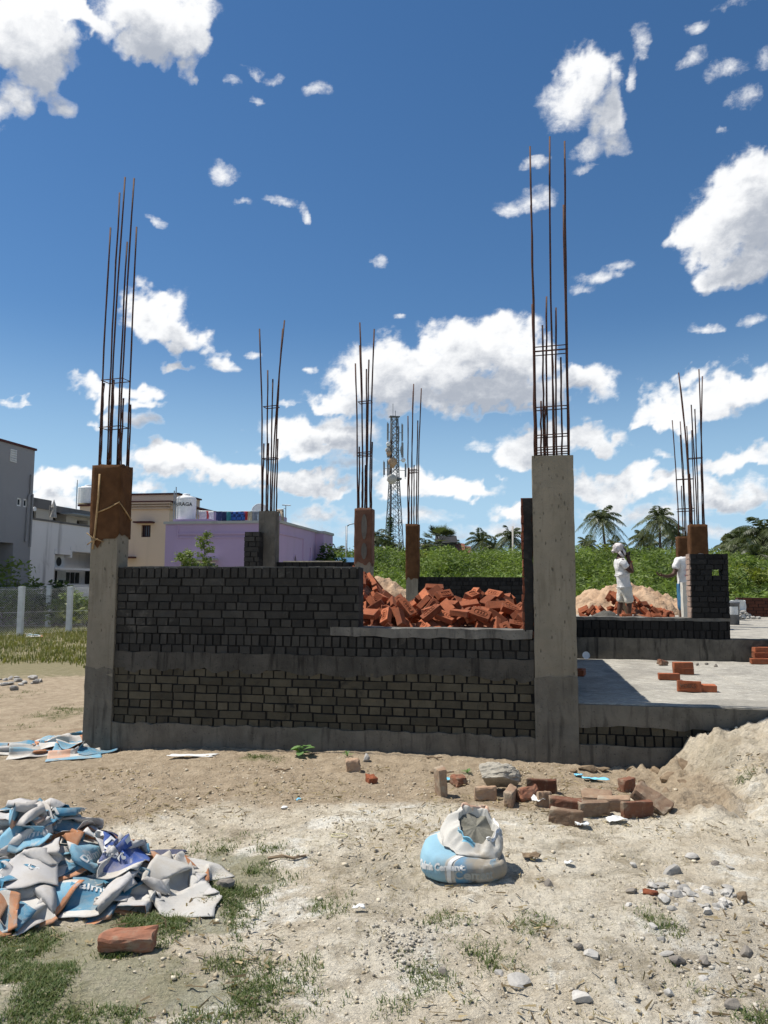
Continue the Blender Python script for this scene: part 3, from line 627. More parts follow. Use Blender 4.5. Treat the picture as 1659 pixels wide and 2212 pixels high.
# big heap in the room behind the sill (building frame a,b)
def core_mound(hm,name,m,label,cat,loc,rz,seed,amp=.04,kind=None):
    Z=hm.h-.0; P=np.stack([hm.X,hm.Y,Z+(fbm(hm.X*9,hm.Y*9,4,seed)-.5)*amp],-1)
    o=link(name,npmesh(name,P.reshape(-1,3),gridfaces(hm.ny,hm.nx),True),m,None,loc,(0,0,rz)); tag(o,label,cat,kind=kind); return o
def tgt(a,b):
    f=sst(.6,1.25,b)*sst(3.6,2.6,b)
    l=.90*math.exp(-((a+2.15)/.42)**2)*math.exp(-((b-2.3)/1.0)**2); r=.54*math.exp(-((a+.5)/.5)**4)*math.exp(-((b-2.3)/.95)**2)
    mid=.68*math.exp(-((a+1.22)/.22)**2-((b-2.3)/.7)**2); near=.42*sst(.5,.8,b)*sst(3.2,2.4,b)
    c=.15*math.exp(-((a+1.0)/.28)**2-((b-1.0)/.35)**2)
    return float(.84+max(l,r,mid,near)*f*1.0-c)
hm=HM(-2.7,.12,.45,4.2,.02,lambda X,Y:.84+np.vectorize(lambda a,b:max(0.,(tgt(a,b)-.84)-.11),otypes=[float])(X,Y))
core_mound(hm,'brick_rubble',M['brick_dusty'],None,None,bw(0,0),RB,3,kind='stuff')
nb=heap(hm,lambda a,b:tgt(a,b) if tgt(a,b)>.95 and b<2.75 and a>-.33-.2*(b+.25)-1.45 else 0,188,BM_NEW,M['brick_new'],'loose orange clay brick in the big tumbled heap behind the sill opening','orange bricks tumbled behind the sill opening',5,lo=-.02,tofn=lambda p:bw(p.x,p.y,p.z))
mh=HM(-.33,.33,-.25,.25,.02,lambda X,Y:np.maximum(0,.17*(1-np.sqrt((X/.3)**2+(Y/.24)**2)))+fbm(X*12,Y*12,3,4)*.04-.02)
core_mound(mh,'gravel_heap',simple('pale_gravel',(.42,.41,.37),(.2,.19,.17),30,.9,.9,50,.02),'small pale gravel heap among the orange bricks behind the sill','gravel heap',bw(-1.08,.72,.98),RB,8,.05)
def chunk(name,m,label,p,size,seed,cat='stone',group=None,rot=0,sub=3,ang=1.):
    bm=bmesh.new(); bmesh.ops.create_icosphere(bm,subdivisions=sub,radius=1)
    rr=random.Random(seed); cuts=[(Vector([rr.gauss(0,1) for _ in range(3)]).normalized(),rr.uniform(.36,.74)) for _ in range(int(12*ang))]
    for v in bm.verts:
        c=v.co.copy()
        for n,d in cuts:
            k=c.dot(n)-d
            if k>0: c-=n*k*.93
        c*=1+(fbm(c.x*3+seed,c.y*3+c.z*4,3,seed)-.5)*.22+(fbm(c.x*8+seed,c.y*8+c.z*9,2,seed+3)-.5)*.09
        v.co=Vector((c.x*size[0],c.y*size[1],c.z*size[2]))
    me=bpy.data.meshes.new(name); bm.to_mesh(me); bm.free(); me.materials.append(m)
    o=link(name,me,None,None,Vector(p)+Vector((0,0,size[2]*.45)),(0,0,rot)); tag(o,label,cat,group); return o
pp=thing('concrete_slab_piece','broken flat pale concrete slab lying between orange bricks behind the sill','slab piece',bw(-.62,.75,1.03),RB+.5)
link('slab_piece',rough_box(-.2,.2,-.1,.1,-.02,.025,.05,.008,5),M['sill'],pp)

# heap behind the man, with sand heaps
def mound(label,cx,cy,rx,ry,h,z0,seed,m,rough=.25,name='sand_heap',cat='sand heap',c=.05):
    n=int(2*rx/c); q=int(2*ry/c); X,Y=np.meshgrid(np.linspace(-rx,rx,n),np.linspace(-ry,ry,q)); rr=np.sqrt((X/rx)**2+(Y/ry)**2)
    pr=np.clip(1-rr,0,1); Z=h*(pr**.75)*(.65+.7*fbm(X/rx*2.2+seed,Y/ry*2.2,3,seed))+np.minimum(1,pr*6)*(np.abs(fbm(X*2.5,Y*2.5,4,seed+3)-.5)*2*rough*h+(fbm(X*9,Y*9,3,seed+4)-.5)*.12*h)-.02
    o=link(name,npmesh(name,np.stack([X,Y,Z],-1).reshape(-1,3),gridfaces(q,n),False),m,None,(cx,cy,z0)); return tag(o,label,cat)
p=at(1345,1300,21.5); mound('wide heap of tan sand behind the man and the red bricks',p.x,p.y,2.2,1.5,1.12,.62,5,M['sand'])
p=at(838,1285,17.5); mound('small heap of tan sand left of the slim rear column, beyond the orange bricks',p.x,p.y,1.3,1.0,.95,.75,9,M['sand'])
def tg2(x,y):
    return float(.84+.62*max(0,1-math.sqrt(((x-p2.x)/1.05)**2+((y-p2.y)/.8)**2)))
p2=at(1352,1320,17.6)
hm2=HM(p2.x-1.25,p2.x+1.25,p2.y-.9,p2.y+.9,.025,lambda X,Y:.84+np.maximum(0,.55*(1-np.sqrt(((X-p2.x)/1.0)**2+((Y-p2.y)/.75)**2))-.12))
core_mound(hm2,'brick_rubble',M['brick_dusty'],None,None,(0,0,0),0,6,kind='stuff')
heap(hm2,lambda x,y: tg2(x,y) if y<p2.y+.15 else 0,60,BM_NEW,M['brick_new'],'loose orange brick in the heap in front of the sand behind the man','bricks heaped behind the man',11,lo=-.02)
p=at(1310,1326,15.2); mound('low heap of dark wet mortar left of the standing man',p.x,p.y,.42,.35,.30,.85,4,M['mortar_heap'],.3,'mortar_heap','mortar heap',.03)
p=at(1395,1329,15.0); mound('thin smear of dark mortar right of the standing man',p.x,p.y,.35,.25,.12,.85,7,M['mortar_heap'],.3,'mortar_heap','mortar heap',.03)
# basin, plank, brick at his feet
p=at(1347,1326,16.6); bs=thing('basin','white plastic basin behind the legs of the standing man','basin',(p.x,p.y,.84))
mb=MB(); prof=[(.0,.0),(.14,.0),(.2,.14),(.215,.145),(.205,.135),(.13,.02),(0,.02)]
P=np.array([[(r*math.cos(q),r*math.sin(q),z) for q in np.linspace(0,2*math.pi,24,endpoint=False)] for r,z in prof]); mb.grid(P,closeu=True); mb.obj('bowl',M['white'],bs,True)
p=at(1352,1327,15.6); put(BM_NEW[1],M['brick_dusty'],'single brown brick standing at the feet of the man on the plinth',(p.x,p.y,.84+.16),(0,0,R(10)))
mbp=MB(); mbp.box(-.04,.04,-.012,.012,0,.5); p=at(1372,1322,16.4); o=mbp.obj('wood_plank',M['wood'],loc=(p.x-.05,p.y,.83),rot=(0,R(-28),0)); tag(o,'short wooden plank leaning behind the right leg of the man','plank')
for u,lab in ((1412,'orange brick lying on the plinth edge between the man and the right columns'),(1474,'orange brick at the foot of the farthest right column')):
    p=at(u,1327,13.6); put(BM_NEW[3],M['brick_new'],lab,(p.x,p.y,.97+.03),(0,0,R(-8+u%7)))

# bricks on the slab
def slabp(u,v): return onz(u,v,.534)
S=[(1442,1459,(R(90),0,R(-6)),BM_NEW[1],M['brick_half'],'plaster coated brick lying on the grey slab, half white'),]
p=slabp(1476,1456); put(BM_NEW[1],M['brick_new'],'lower brick of the two orange bricks stacked on the slab',(p.x,p.y,.534+.036),(0,0,R(-9)))
put(BM_NEW[3],M['brick_new'],'upper brick of the two orange bricks stacked on the slab',(p.x,p.y+.005,.534+.107),(0,0,R(-7)))
p=slabp(1445,1468); put(BM_NEW[1],M['brick_half'],'brick half coated in white plaster lying on the slab',(p.x,p.y,.534+.036),(0,0,R(-11)))
p=slabp(1489,1494); put(brick_mesh('brick',seed=31),M['brick_new'],'stamped orange brick standing on its edge on the slab',(p.x,p.y,.534+.054),(R(84),0,R(-15)))
stb=bpy.context.scene.objects[-1] if False else COL.objects[-1]
def text_mesh(s,size,bold=.0,shear=0,ext=0):
    c=bpy.data.curves.new('t','FONT'); c.body=s; c.size=size; c.offset=bold; c.shear=shear; c.align_x='CENTER'; c.align_y='CENTER'; c.resolution_u=3; c.extrude=ext
    o=bpy.data.objects.new('t',c); COL.objects.link(o); dg=bpy.context.evaluated_depsgraph_get(); me=bpy.data.meshes.new_from_object(o.evaluated_get(dg)); bpy.data.objects.remove(o); bpy.data.curves.remove(c); return me
me=text_mesh('VOIKS',.055,.001,0,.003); link('stamped_letters',me,M['brick_dusty'],stb,(-.015,-.0,.0385),(0,0,0))
mb=MB(); mb.tube([(x*.075-.015+math.copysign(.018,x)*0,y*.034,.038) for x,y in ((-1,-1),(1,-1),(1.22,0),(1,1),(-1,1),(-1.22,0),(-1,-1))],.003,5); mb.obj('stamped_border',M['brick_new'],stb)
p=slabp(1528,1497); put(BM_NEW[5],M['brick_new'],'orange brick lying flat just right of the stamped brick on the slab',(p.x+.02,p.y+.12,.534+.036),(R(4),0,R(-12)))
p=slabp(1432,1437); put(half_mesh(40,.13),M['brick_dusty'],'broken brick end lying on the slab near the black plinth',(p.x,p.y,.534+.03),(0,R(10),.4),name='half_brick')
p=slabp(1464,1468); chunk('brick_chip',M['brick_new'],'small orange brick chip on the slab below the stacked pair',(p.x,p.y,.53),(.026,.02,.02),3,'brick chip')
for i,(u,v) in enumerate(((1506,1437),(1527,1435),(1546,1440))):
    p=slabp(u,v); chunk('dark_crumb',M['stone_dark'],['dark crumb on the slab right of the stacked bricks, leftmost of three','dark flat crumb on the slab, middle one of three','small dark crumb on the slab, rightmost of three'][i],(p.x,p.y,.53),(.035,.03,.03),50+i,'crumb',group='dark crumbs on the slab')
p=slabp(1254,1459); put(BM_NEW[0],M['brick_dusty'],'dark brick in the shade on the slab beside the tall grey column',(p.x,p.y,.534+.036),(0,0,1.2))
p=slabp(1266,1424); mb=MB(); mb.grid(np.array([[(r*math.cos(q),z,r*math.sin(q)) for q in np.linspace(0,2*math.pi,20,endpoint=False)] for r,z in ((.001,0),(.05,0),(.055,-.012),(.05,-.008),(.001,-.004))]),closeu=True)
tag(mb.obj('round_lid',M['white'],loc=(p.x,p.y,.534+.055),rot=(R(-12),0,0)),'round white lid propped against the shaded beam on the slab','lid')
k=0
for (u,v,dz) in ((1640,1434,0),(1652,1432,0),(1645,1432,1),(1658,1434,0),(1657,1431,1),(1646,1431,2),(1656,1430,2)):
    p=slabp(u,v); put(BM_NEW[k%6],M['brick_dusty'],'brown brick in the low stack at the right end of the slab by the beam',(p.x,p.y,.534+.036+.071*dz),(0,0,R(-10+5*(k%3))),group='bricks stacked at the slab end'); k+=1
# items on the raised floor at right
def flz(u,v): return onz(u,v,.838)
p=flz(1581,1349); bn=thing('paint_bucket','dark grey plastic drum with a torn pale label beside the stone heap','drum',(p.x,p.y,.838))
mb=MB(); mb.grid(np.array([[(r*math.cos(q),r*math.sin(q),z) for q in np.linspace(0,2*math.pi,22,endpoint=False)] for r,z in ((.001,0),(.14,0),(.155,.42),(.165,.42),(.165,.45),(.145,.45),(.14,.4),(.001,.38))]),closeu=True); mb.obj('bucket_body',simple('grey_plastic',(.16,.17,.19),(.1,.105,.115),6,.5,.1,20),bn,True)
mb=MB(); mb.grid(np.array([[(.158*math.cos(q),.158*math.sin(q),z) for q in np.linspace(-2.4,-1.1,9)] for z in (.2,.28,.36)])); mb.obj('label_sticker',M['paper'],bn)
p=flz(1586,1336); bn2=thing('cement_sack','standing whitish cement sack behind the dark drum','sack',(p.x,p.y,.838))
link('bag',rough_box(-.22,.24,-.12,.12,0,.42,.05,.03,44,.05),M['paper'],bn2)
for i in range(46):
    u=1600+random.gauss(0,20); hgt=max(0,.26-abs(u-1592)*.006); p=flz(u,1340-random.uniform(0,4))
    chunk('rubble_stone',M['stone'],'whitish broken stone in the rubble heap on the raised floor by the drum',(p.x,p.y,.83+random.uniform(0,1)*hgt),(random.uniform(.05,.1),random.uniform(.05,.08),random.uniform(.03,.06)),100+i,'stone','white rubble stones by the drum',random.uniform(0,6),2)
for i,(u,v,dz) in enumerate(((1608,1330,0),(1618,1331,0),(1612,1330,1),(1640,1327,0),(1650,1326,0))):
    p=flz(u,v); put(BM_NEW[i],M['brick_new'],['orange brick under the loose upper one beside the dark red wall, left','orange brick under the loose upper one beside the dark red wall, right','upper loose orange brick by the dark red wall','orange brick near the photo edge by the second rubble, left of two','orange brick near the photo edge by the second rubble, right of two'][i],(p.x,p.y,.838+.036+.072*dz),(0,0,R(-12)))
p=flz(1662,1327)
for i in range(14):
    chunk('rubble_stone',M['stone'],'pale stone in the small rubble heap at the far right before the dark red wall',(p.x+random.gauss(0,.22),p.y+random.gauss(0,.15),.84+random.uniform(0,.1)),(.08,.07,.05),160+i,'stone','small far right rubble heap',random.uniform(0,6),2)
rw=thing('brick_wall','low dark red brick stack wall across the raised floor at far right','brick wall',(at(1588,1320,19.5).x,19.5,.838),R(-6))
masonry(rw,'brickwork',.08,3.2,0,.48,[('S',.08)]*6,M['brick_redwall'],.23,0)
rw2=thing('brick_wall','short dark red brick row just right of the pier on the raised floor','brick wall',(at(1570,1310,19.2).x,20.4,.838),R(-6))
masonry(rw2,'brickwork',0,.55,0,.42,[('S',.084)]*5,M['brick_redwall'],.23,0)

# ------------------------------------------------------------------ bricks, rubble and litter on the ground
def gput(u,v,me,m,label,h=.036,rot=(0,0,0),dx=0,dy=0,cat='brick',name=None,group=None):
    p=gp(u,v); return put(me,m,label,(p.x+dx,p.y+dy,gz(p.x+dx,p.y+dy)+h-.004),rot,cat,group,name)
O=BM_OLD; D=M['brick_dusty']; T=M['brick_tan']
gput(266,2062,brick_mesh('brick',seed=61,worn=.009),D,'weathered red brick lying alone on dry grass in front of the bag heap',.04,(0,0,R(4)),0,.05)
gput(953,1722,O[0],T,'broken brick standing on end left of the concrete lump',.10,(R(5),R(86),R(20)),0,.04)
gput(992,1697,half_mesh(41),D,'brick half lying behind the brick that stands on end',.035,(0,0,.5),0,.03,name='half_brick')
gput(1050,1731,half_mesh(42,.16),T,'mud caked brick propping the concrete lump',.06,(R(90),0,R(4)),0,.05)
gput(1106,1738,O[1],T,'brick lying end-on at the right under the concrete lump',.055,(R(90),0,R(70)),0,.05)
gput(1100,1700,half_mesh(49,.14),T,'pale brick behind the concrete lump, at its right end',.05,(R(90),0,R(60)),0,.05,name='half_brick')
gput(1142,1731,half_mesh(43,.17),D,'jagged broken red brick between the lump and the small half brick',.045,(R(60),0,R(25)),0,.04,name='half_brick')
gput(1172,1716,O[2],D,'clean red brick lying behind the small rubble, right of the lump',.055,(R(90),0,R(-12)),0,.04)
gput(1180,1744,half_mesh(44,.10),T,'small squarish half brick left of the front brick group',.05,(R(90),0,R(-6)),0,.04,name='half_brick')
gput(1228,1784,O[3],T,'long mud caked brick at the front left of the brick group',.05,(R(92),0,R(-22)),0,.045)
gput(1232,1762,O[4],D,'red brick with broken left end behind the front left brick',.05,(R(90),0,R(-15)),-.02,.06)
gput(1286,1767,O[5],T,'dusty brick with orange top in the middle of the brick group',.05,(R(90),0,R(16)),0,.06)
gput(1293,1738,O[0],T,'stamped brick at the back of the brick group by white chips',.04,(R(20),0,R(-12)),0,.05)
gput(1330,1755,O[1],D,'bright red topped brick in the right half of the brick group',.05,(R(90),0,R(-4)),0,.05)
gput(1380,1768,O[2],T,'tan faced brick at the front right of the brick group',.05,(R(90),0,R(10)),0,.045)
gput(1415,1757,brick_mesh('brick',l=.27,w=.13,h=.09,seed=71,worn=.01),T,'large mud grey brick tilted against the earth bank',.075,(R(25),R(28),R(-42)),0,.05)
gput(1360,1711,half_mesh(45,.13),D,'chunky brown brick alone before the hollow under the bank',.055,(R(90),0,R(30)),0,.05,name='half_brick')
gput(762,1668,half_mesh(46,.12),T,'pale cracked half brick alone on the trodden ground',.045,(R(88),0,R(8)),0,.04,name='half_brick')
gput(803,1690,half_mesh(47,.07),M['brick_new'],'small bright red brick bit on the trodden ground',.022,(0,0,.3),0,.0,name='brick_bit')
gput(985,1733,chunk('brick_shard',D,None,(0,0,0),(.05,.03,.04),5).data,D,'sharp brick shard leaning by the standing brick',.03,(0,.6,.3),name='brick_shard',cat='brick shard') if False else None
def gchunk(u,v,name,m,label,size,seed,cat='stone',group=None,rot=0,sub=2,ang=1.):
    p=gp(u,v); return chunk(name,m,label,(p.x,p.y,p.z-.004),size,seed,cat,group,rot,sub,ang)
p=gp(1060,1700); chunk('concrete_lump',simple('broken_concrete',(.40,.365,.30),(.27,.245,.20),12,.95,.9,35,.015),'big rough concrete lump resting across two bricks',(p.x,p.y-.16,p.z+.075),(.215,.14,.105),12,'concrete lump',rot=.12,sub=5,ang=.4)
gchunk(1405,1932,'brick_bit',M['brick_new'],'round orange brick bit at the left of the grey stone patch',(.052,.045,.03),8,'brick bit')
gchunk(1452,1888,'stone',M['stone'],'largest pale grey flat stone above the stone patch',(.085,.07,.045),9)
gchunk(1604,1945,'earth_lump',M['clod'],'brown pitted earth lump at the right of the stone patch',(.042,.035,.04),10,'earth lump')
gchunk(792,1645,'stone',M['stone'],'pale pointed stone by the wall foot behind the cracked half brick',(.05,.04,.06),13)
gchunk(1270,1665,'earth_slab',M['clod'],'dark flaky earth slabs tilted before the tall grey column',(.14,.09,.06),14,'earth slab',ang=1.6)
gchunk(1240,1668,'earth_slab',M['clod'],'smaller dark flaky earth piece left of the tilted slabs',(.06,.05,.035),15,'earth slab',ang=1.6)
gchunk(1300,1664,'earth_slab',M['clod'],'low dark earth flake right of the tilted slabs',(.10,.06,.03),26,'earth slab',ang=1.6)
gchunk(488,1918,'stone',M['stone_dark'],'grey stone in the grass at the right end of the bag heap',(.06,.05,.045),16)
gchunk(615,1745,'white_shard',M['paper'],'small whitish plaster shard on bare ground in the middle',(.035,.02,.015),17,'plaster shard')
for i,(u,v,s,dk) in enumerate(((1186,1913,.04,1),(1365,1930,.036,1),(1370,1873,.036,0),(1543,1868,.045,1),(1577,1876,.03,0),(1495,1852,.055,0),(1357,1957,.028,0),(1250,2050,.03,1),(1440,2065,.045,0),(1463,2080,.05,1),(1522,2080,.04,1),(1612,2060,.045,1),(1445,2150,.04,0),(1255,2160,.05,0),(1255,2050,.02,0),(960,2105,.035,1),(1080,2105,.03,0),(1410,2005,.03,0),(1430,2030,.03,0),(1160,1980,.022,1),(812,1840,.022,1),(1120,2125,.06,0),(1280,2062,.05,0),(1585,2180,.04,1),(1520,2120,.035,0),(870,1925,.018,1))):
    lb='dark angular stone lying alone on pale bare ground' if dk else 'pale grey angular stone lying alone on bare ground'
    gchunk(u,v,'stone',M['stone_dark'] if dk else M['stone'],lb,(s,s*random.uniform(.7,.95),s*random.uniform(.5,.8)),200+i,'stone','single stones scattered over the bare ground',random.uniform(0,6))
for i in range(52):
    if i<30: u,v=random.gauss(1455,38),random.gauss(1935,20)
    else: u,v=random.gauss(1555,26),random.gauss(1950,17)
    s=random.uniform(.022,.05); gchunk(u,v,'stone',M['stone'],'whitish grey broken stone in the patch of crushed stones at the right',(s,s*random.uniform(.6,.9),s*random.uniform(.4,.65)),300+i,'stone','crushed stones lying together at the right',random.uniform(0,6))
for i in range(16):
    u,v=random.uniform(-5,90),random.gauss(1477,6); s=random.uniform(.05,.10); gchunk(u,v,'stone',M['stone'],'grey rubble stone in the row far left, beyond the column',(s,s*.8,s*.6),400+i,'stone','grey rubble beyond the left column',random.uniform(0,6),2)
for i,(u,v,s) in enumerate(((1395,1650,.09),(1365,1668,.06),(1340,1650,.05),(1430,1648,.07),(1462,1640,.1),(1475,1668,.13),(1450,1688,.1),(1480,1700,.08),(1420,1672,.08),(1440,1715,.06),(1500,1602,.05),(1475,1618,.06),(1520,1588,.05),(1408,1668,.05),(1385,1690,.035))):
    gchunk(u,v,'earth_clod',M['clod'],'crumbled earth clod at the foot of the eroded bank',(s,s*.8,s*.75),500+i,'earth clod','earth clods below the bank',random.uniform(0,6))
def scrap(u,v,m,label,w_,l_,seed,name='plastic_scrap',rot=0,h=.03):
    X,Y=np.meshgrid(np.linspace(-.5,.5,12),np.linspace(-.5,.5,9)); Z=.008+fbm(X*3+seed,Y*3,3,seed)*h; e=1+(fbm(X*4,Y*4,2,seed+1)-.5)*.5
    p=gp(u,v); o=link(name,npmesh(name,np.stack([X*w_*e,Y*l_*e,Z],-1).reshape(-1,3),gridfaces(9,12),False),m,None,(p.x,p.y,p.z),(0,0,rot)); md=o.modifiers.new('t','SOLIDIFY'); md.thickness=.002; tag(o,label,'scrap'); return o
scrap(1287,1687,M['bluefoil'],'long thin bright blue plastic scrap before the hollow',.2,.07,3,rot=-.2); scrap(1250,1678,M['bluefoil'],'small bright blue plastic scrap left of the long one',.07,.05,4)
scrap(972,1688,M['bluefoil'],'blue and white plastic scrap behind the standing brick',.09,.07,5); scrap(645,1732,M['bluefoil'],'tiny pale blue foil bit on the trodden ground',.03,.03,6)
scrap(1163,1740,M['paper'],'crumpled white wrapper by the small half brick',.08,.08,7,'wrapper',h=.07); scrap(1258,1790,M['paper'],'white torn wrapper at the corner of the front left brick',.08,.06,8,'wrapper',h=.05)
scrap(1240,1738,M['paper'],'scatter of white lime flakes behind the brick group',.2,.08,9,'lime_flake'); scrap(1330,1778,M['paper'],'clear crumpled plastic between the middle bricks',.14,.08,10,'wrapper',h=.05)
scrap(415,1636,M['paper'],'flat pale plastic sheet in the shade at the wall foot',.42,.1,11,'plastic_sheet'); scrap(1148,1858,M['clod'],'dry curled leaf scrap right of the sand sack',.1,.05,12,'dry_leaf',h=.05)
scrap(775,1968,M['paper'],'thin white packet in the grass right of the bag heap',.06,.025,13,'wrapper'); scrap(1228,1870,M['paper'],'white chip of plaster right of the sand sack',.05,.03,14,'plaster_chip')
p=gp(733,1806); mb=MB(); mb.tube([(.05*math.cos(q),.035*math.sin(q),0) for q in np.linspace(0,6.283,20)],.004,5); tag(mb.obj('plastic_ring',simple('yellow_ring',(.6,.55,.33),(.5,.45,.28)),loc=(p.x,p.y,p.z+.004)),'flat pale yellow ring on bare ground left of the sand sack','ring')
for (u,v,lab,L_,rz) in ((938,1640,'pale bamboo stick at the wall foot',.14,-.15),(955,1672,'thin dry stick behind the standing brick',.2,-.1),(610,1667,'dark bent twig on the trodden ground',.14,.2),(620,1858,'clump of dry root twigs right of the bag heap',.22,.1)):
    p=gp(u,v); mb=MB(); mb.tube([(-L_/2,0,.012),(-L_/6,.015,.02),(L_/6,-.01,.014),(L_/2,.01,.02)],[.011,.01,.009,.006],6); tag(mb.obj('stick',M['wood'],loc=p,rot=(0,0,rz)),lab,'stick')
# stiff reinforcing hoop in the hollow
p=gp(1428,1625); mb=MB(); mb.tube([(.17*math.cos(q),0,.14*math.sin(q)+.1) for q in np.linspace(1.8,4.6,12)],.006,5); tag(mb.obj('wire_hoop',M['steel'],loc=p,rot=(R(-40),0,.3)),'bent grey wire hoop in the hollow under the slab edge','wire')
# ------------------------------------------------------------------ cement bags: each sheet is dropped and settled
def up2(P):
    """Catmull-Rom doubling along both axes"""
    def ax(P):
        Q=np.concatenate([2*P[:1]-P[1:2],P,2*P[-1:]-P[-2:-1]]); mid=(-Q[:-3]+9*Q[1:-2]+9*Q[2:-1]-Q[3:])/16
        o=np.empty((P.shape[0]*2-1,)+P.shape[1:]); o[0::2]=P; o[1::2]=mid; return o
    return ax(ax(P).swapaxes(0,1)).swapaxes(0,1)
def settle(hm,cx,cy,rot,W=.5,L=.72,comp=(.62,.62),amp=.09,seed=0,steps=58,lift=.06,fold=0.,tilt=(0,0),nx=15,ny=21):
    s=np.linspace(-.5,.5,nx)*W; t=np.linspace(-.5,.5,ny)*L; S,T=np.meshgrid(s,t); dx=W/(nx-1); dy=L/(ny-1)
    P=np.stack([S*comp[0],T*comp[1],np.zeros_like(S)],-1)
    P[...,2]+=(fbm(S*4.5+seed,T*4.5,2,seed)-.5)*amp*2.6
    P[...,0]+=(fbm(S*5,T*5+seed,2,seed+1)-.5)*amp; P[...,1]+=(fbm(S*5+9,T*5+seed,2,seed+2)-.5)*amp
    if fold:
        k=T>fold*L*.5; P[...,1]=np.where(k,2*fold*L*.5*comp[1]-P[...,1],P[...,1]); P[...,2]+=np.where(k,.05,0)
    Rm=np.array((Matrix.Rotation(rot,3,'Z')@Matrix.Rotation(tilt[0],3,'X')@Matrix.Rotation(tilt[1],3,'Y'))); P=P@Rm.T
    P[...,0]+=cx; P[...,1]+=cy; P[...,2]+=-P[...,2].min()+float(np.max(hm.q(P[...,0],P[...,1])))*.6+lift+.4*float(np.mean(hm.q(P[...,0],P[...,1])))-.04
    Vv=np.zeros_like(P); dt=1/50.
    cons=[]
    dg=math.hypot(dx,dy)
    for off in (0,1):
        cons.append((P[:,off:-1:2][:, :],None)); 
    def views(P):
        out=[]
        for o in (0,1):
            a=P[:,o:nx-1:2]; b=P[:,o+1:nx:2]; out.append((a,b[:,:a.shape[1]],dx,1.))
            a=P[o:ny-1:2]; b=P[o+1:ny:2]; out.append((a,b[:a.shape[0]],dy,1.))
            a=P[o:ny-1:2,:-1]; b=P[o+1:ny:2,1:]; out.append((a,b[:a.shape[0]],dg,.5))
            a=P[o:ny-1:2,1:]; b=P[o+1:ny:2,:-1]; out.append((a,b[:a.shape[0]],dg,.5))
        for o in (0,1,2,3):
            a=P[:,o:nx-2:4]; b=P[:,o+2:nx:4]; n=min(a.shape[1],b.shape[1]); out.append((a[:,:n],b[:,:n],2*dx,.2))
            a=P[o:ny-2:4]; b=P[o+2:ny:4]; n=min(a.shape[0],b.shape[0]); out.append((a[:n],b[:n],2*dy,.2))
        return out
    vw=views(P)
    for st in range(steps):
        prev=P.copy(); Vv*=.93; Vv[...,2]-=9.8*dt; P+=Vv*dt
        for it in range(5):
            for a,b,r,k in vw:
                d=b-a; l=np.sqrt((d*d).sum(-1,keepdims=True))+1e-9; c=d*((l-r)/l*.5*k); a+=c; b-=c
            h=hm.q(P[...,0],P[...,1])+.008; below=P[...,2]<h
            P[...,2]=np.where(below,h,P[...,2])
            P[...,0]=np.where(below,prev[...,0]+(P[...,0]-prev[...,0])*.35,P[...,0]); P[...,1]=np.where(below,prev[...,1]+(P[...,1]-prev[...,1])*.35,P[...,1])
        Vv=np.clip((P-prev)/dt,-2,2)
    F=up2(P)
    Q=up2(F)
    i=np.clip(np.round((Q[...,0]-hm.x0)/hm.c).astype(int),0,hm.nx-1); j=np.clip(np.round((Q[...,1]-hm.y0)/hm.c).astype(int),0,hm.ny-1)
    np.maximum.at(hm.h,(j.ravel(),i.ravel()),Q[...,2].ravel()+.004)
    return F
def bag_mat(name,base,bands,dirt=.5,spec=.35):
    """printed woven plastic: bands = (axis, lo, hi, colour) in bag coordinates"""
    t=NT(name); uv=t.n('ShaderNodeUVMap').outputs[0]; sx=t.n('ShaderNodeSeparateXYZ'); t.l(uv,sx.inputs[0]); co=t.co('Object')
    wob=t.math('MULTIPLY',t.math('SUBTRACT',t.noise(uv,9,3,.6),.5),.006); col=t.mix(t.noise(co,6,5,.6),base,tuple(x*.82 for x in base))
    wear=t.ss(.56,.66,t.noise(uv,7,6,.7,.5))
    for ax,lo,hi,c in bands:
        x=t.math('ADD',sx.outputs[ax],wob); f=t.math('MULTIPLY',t.math('GREATER_THAN',x,lo),t.math('LESS_THAN',x,hi)); f=t.math('MULTIPLY',f,t.math('SUBTRACT',1.,t.math('MULTIPLY',wear,.55)))
        col=t.mix(f,col,c)
    col=t.mix(t.math('MULTIPLY',t.ss(.40,.66,t.noise(co,6,7,.72,.5)),dirt),col,(.40,.345,.265))
    w=t.n('ShaderNodeTexWave'); w.inputs['Scale'].default_value=60; t.l(uv,w.inputs[0]); w2=t.n('ShaderNodeTexWave',bands_direction='Y'); w2.inputs['Scale'].default_value=90; t.l(uv,w2.inputs[0])
    h=t.math('ADD',t.math('ADD',w.outputs['Fac'],w2.outputs['Fac']),t.math('MULTIPLY',t.noise(uv,14,4,.65,.3),3.))
    return t.finish(col,.62,h,.35,.004,spec)
TEAL=(.05,.215,.34); SKYB=(.16,.37,.50); ROYAL=(.035,.085,.30); NAVY=(.022,.035,.10); WH=(.62,.60,.56); ORG=(.55,.22,.09); PEACH=(.58,.33,.22); PALE=(.54,.52,.48)
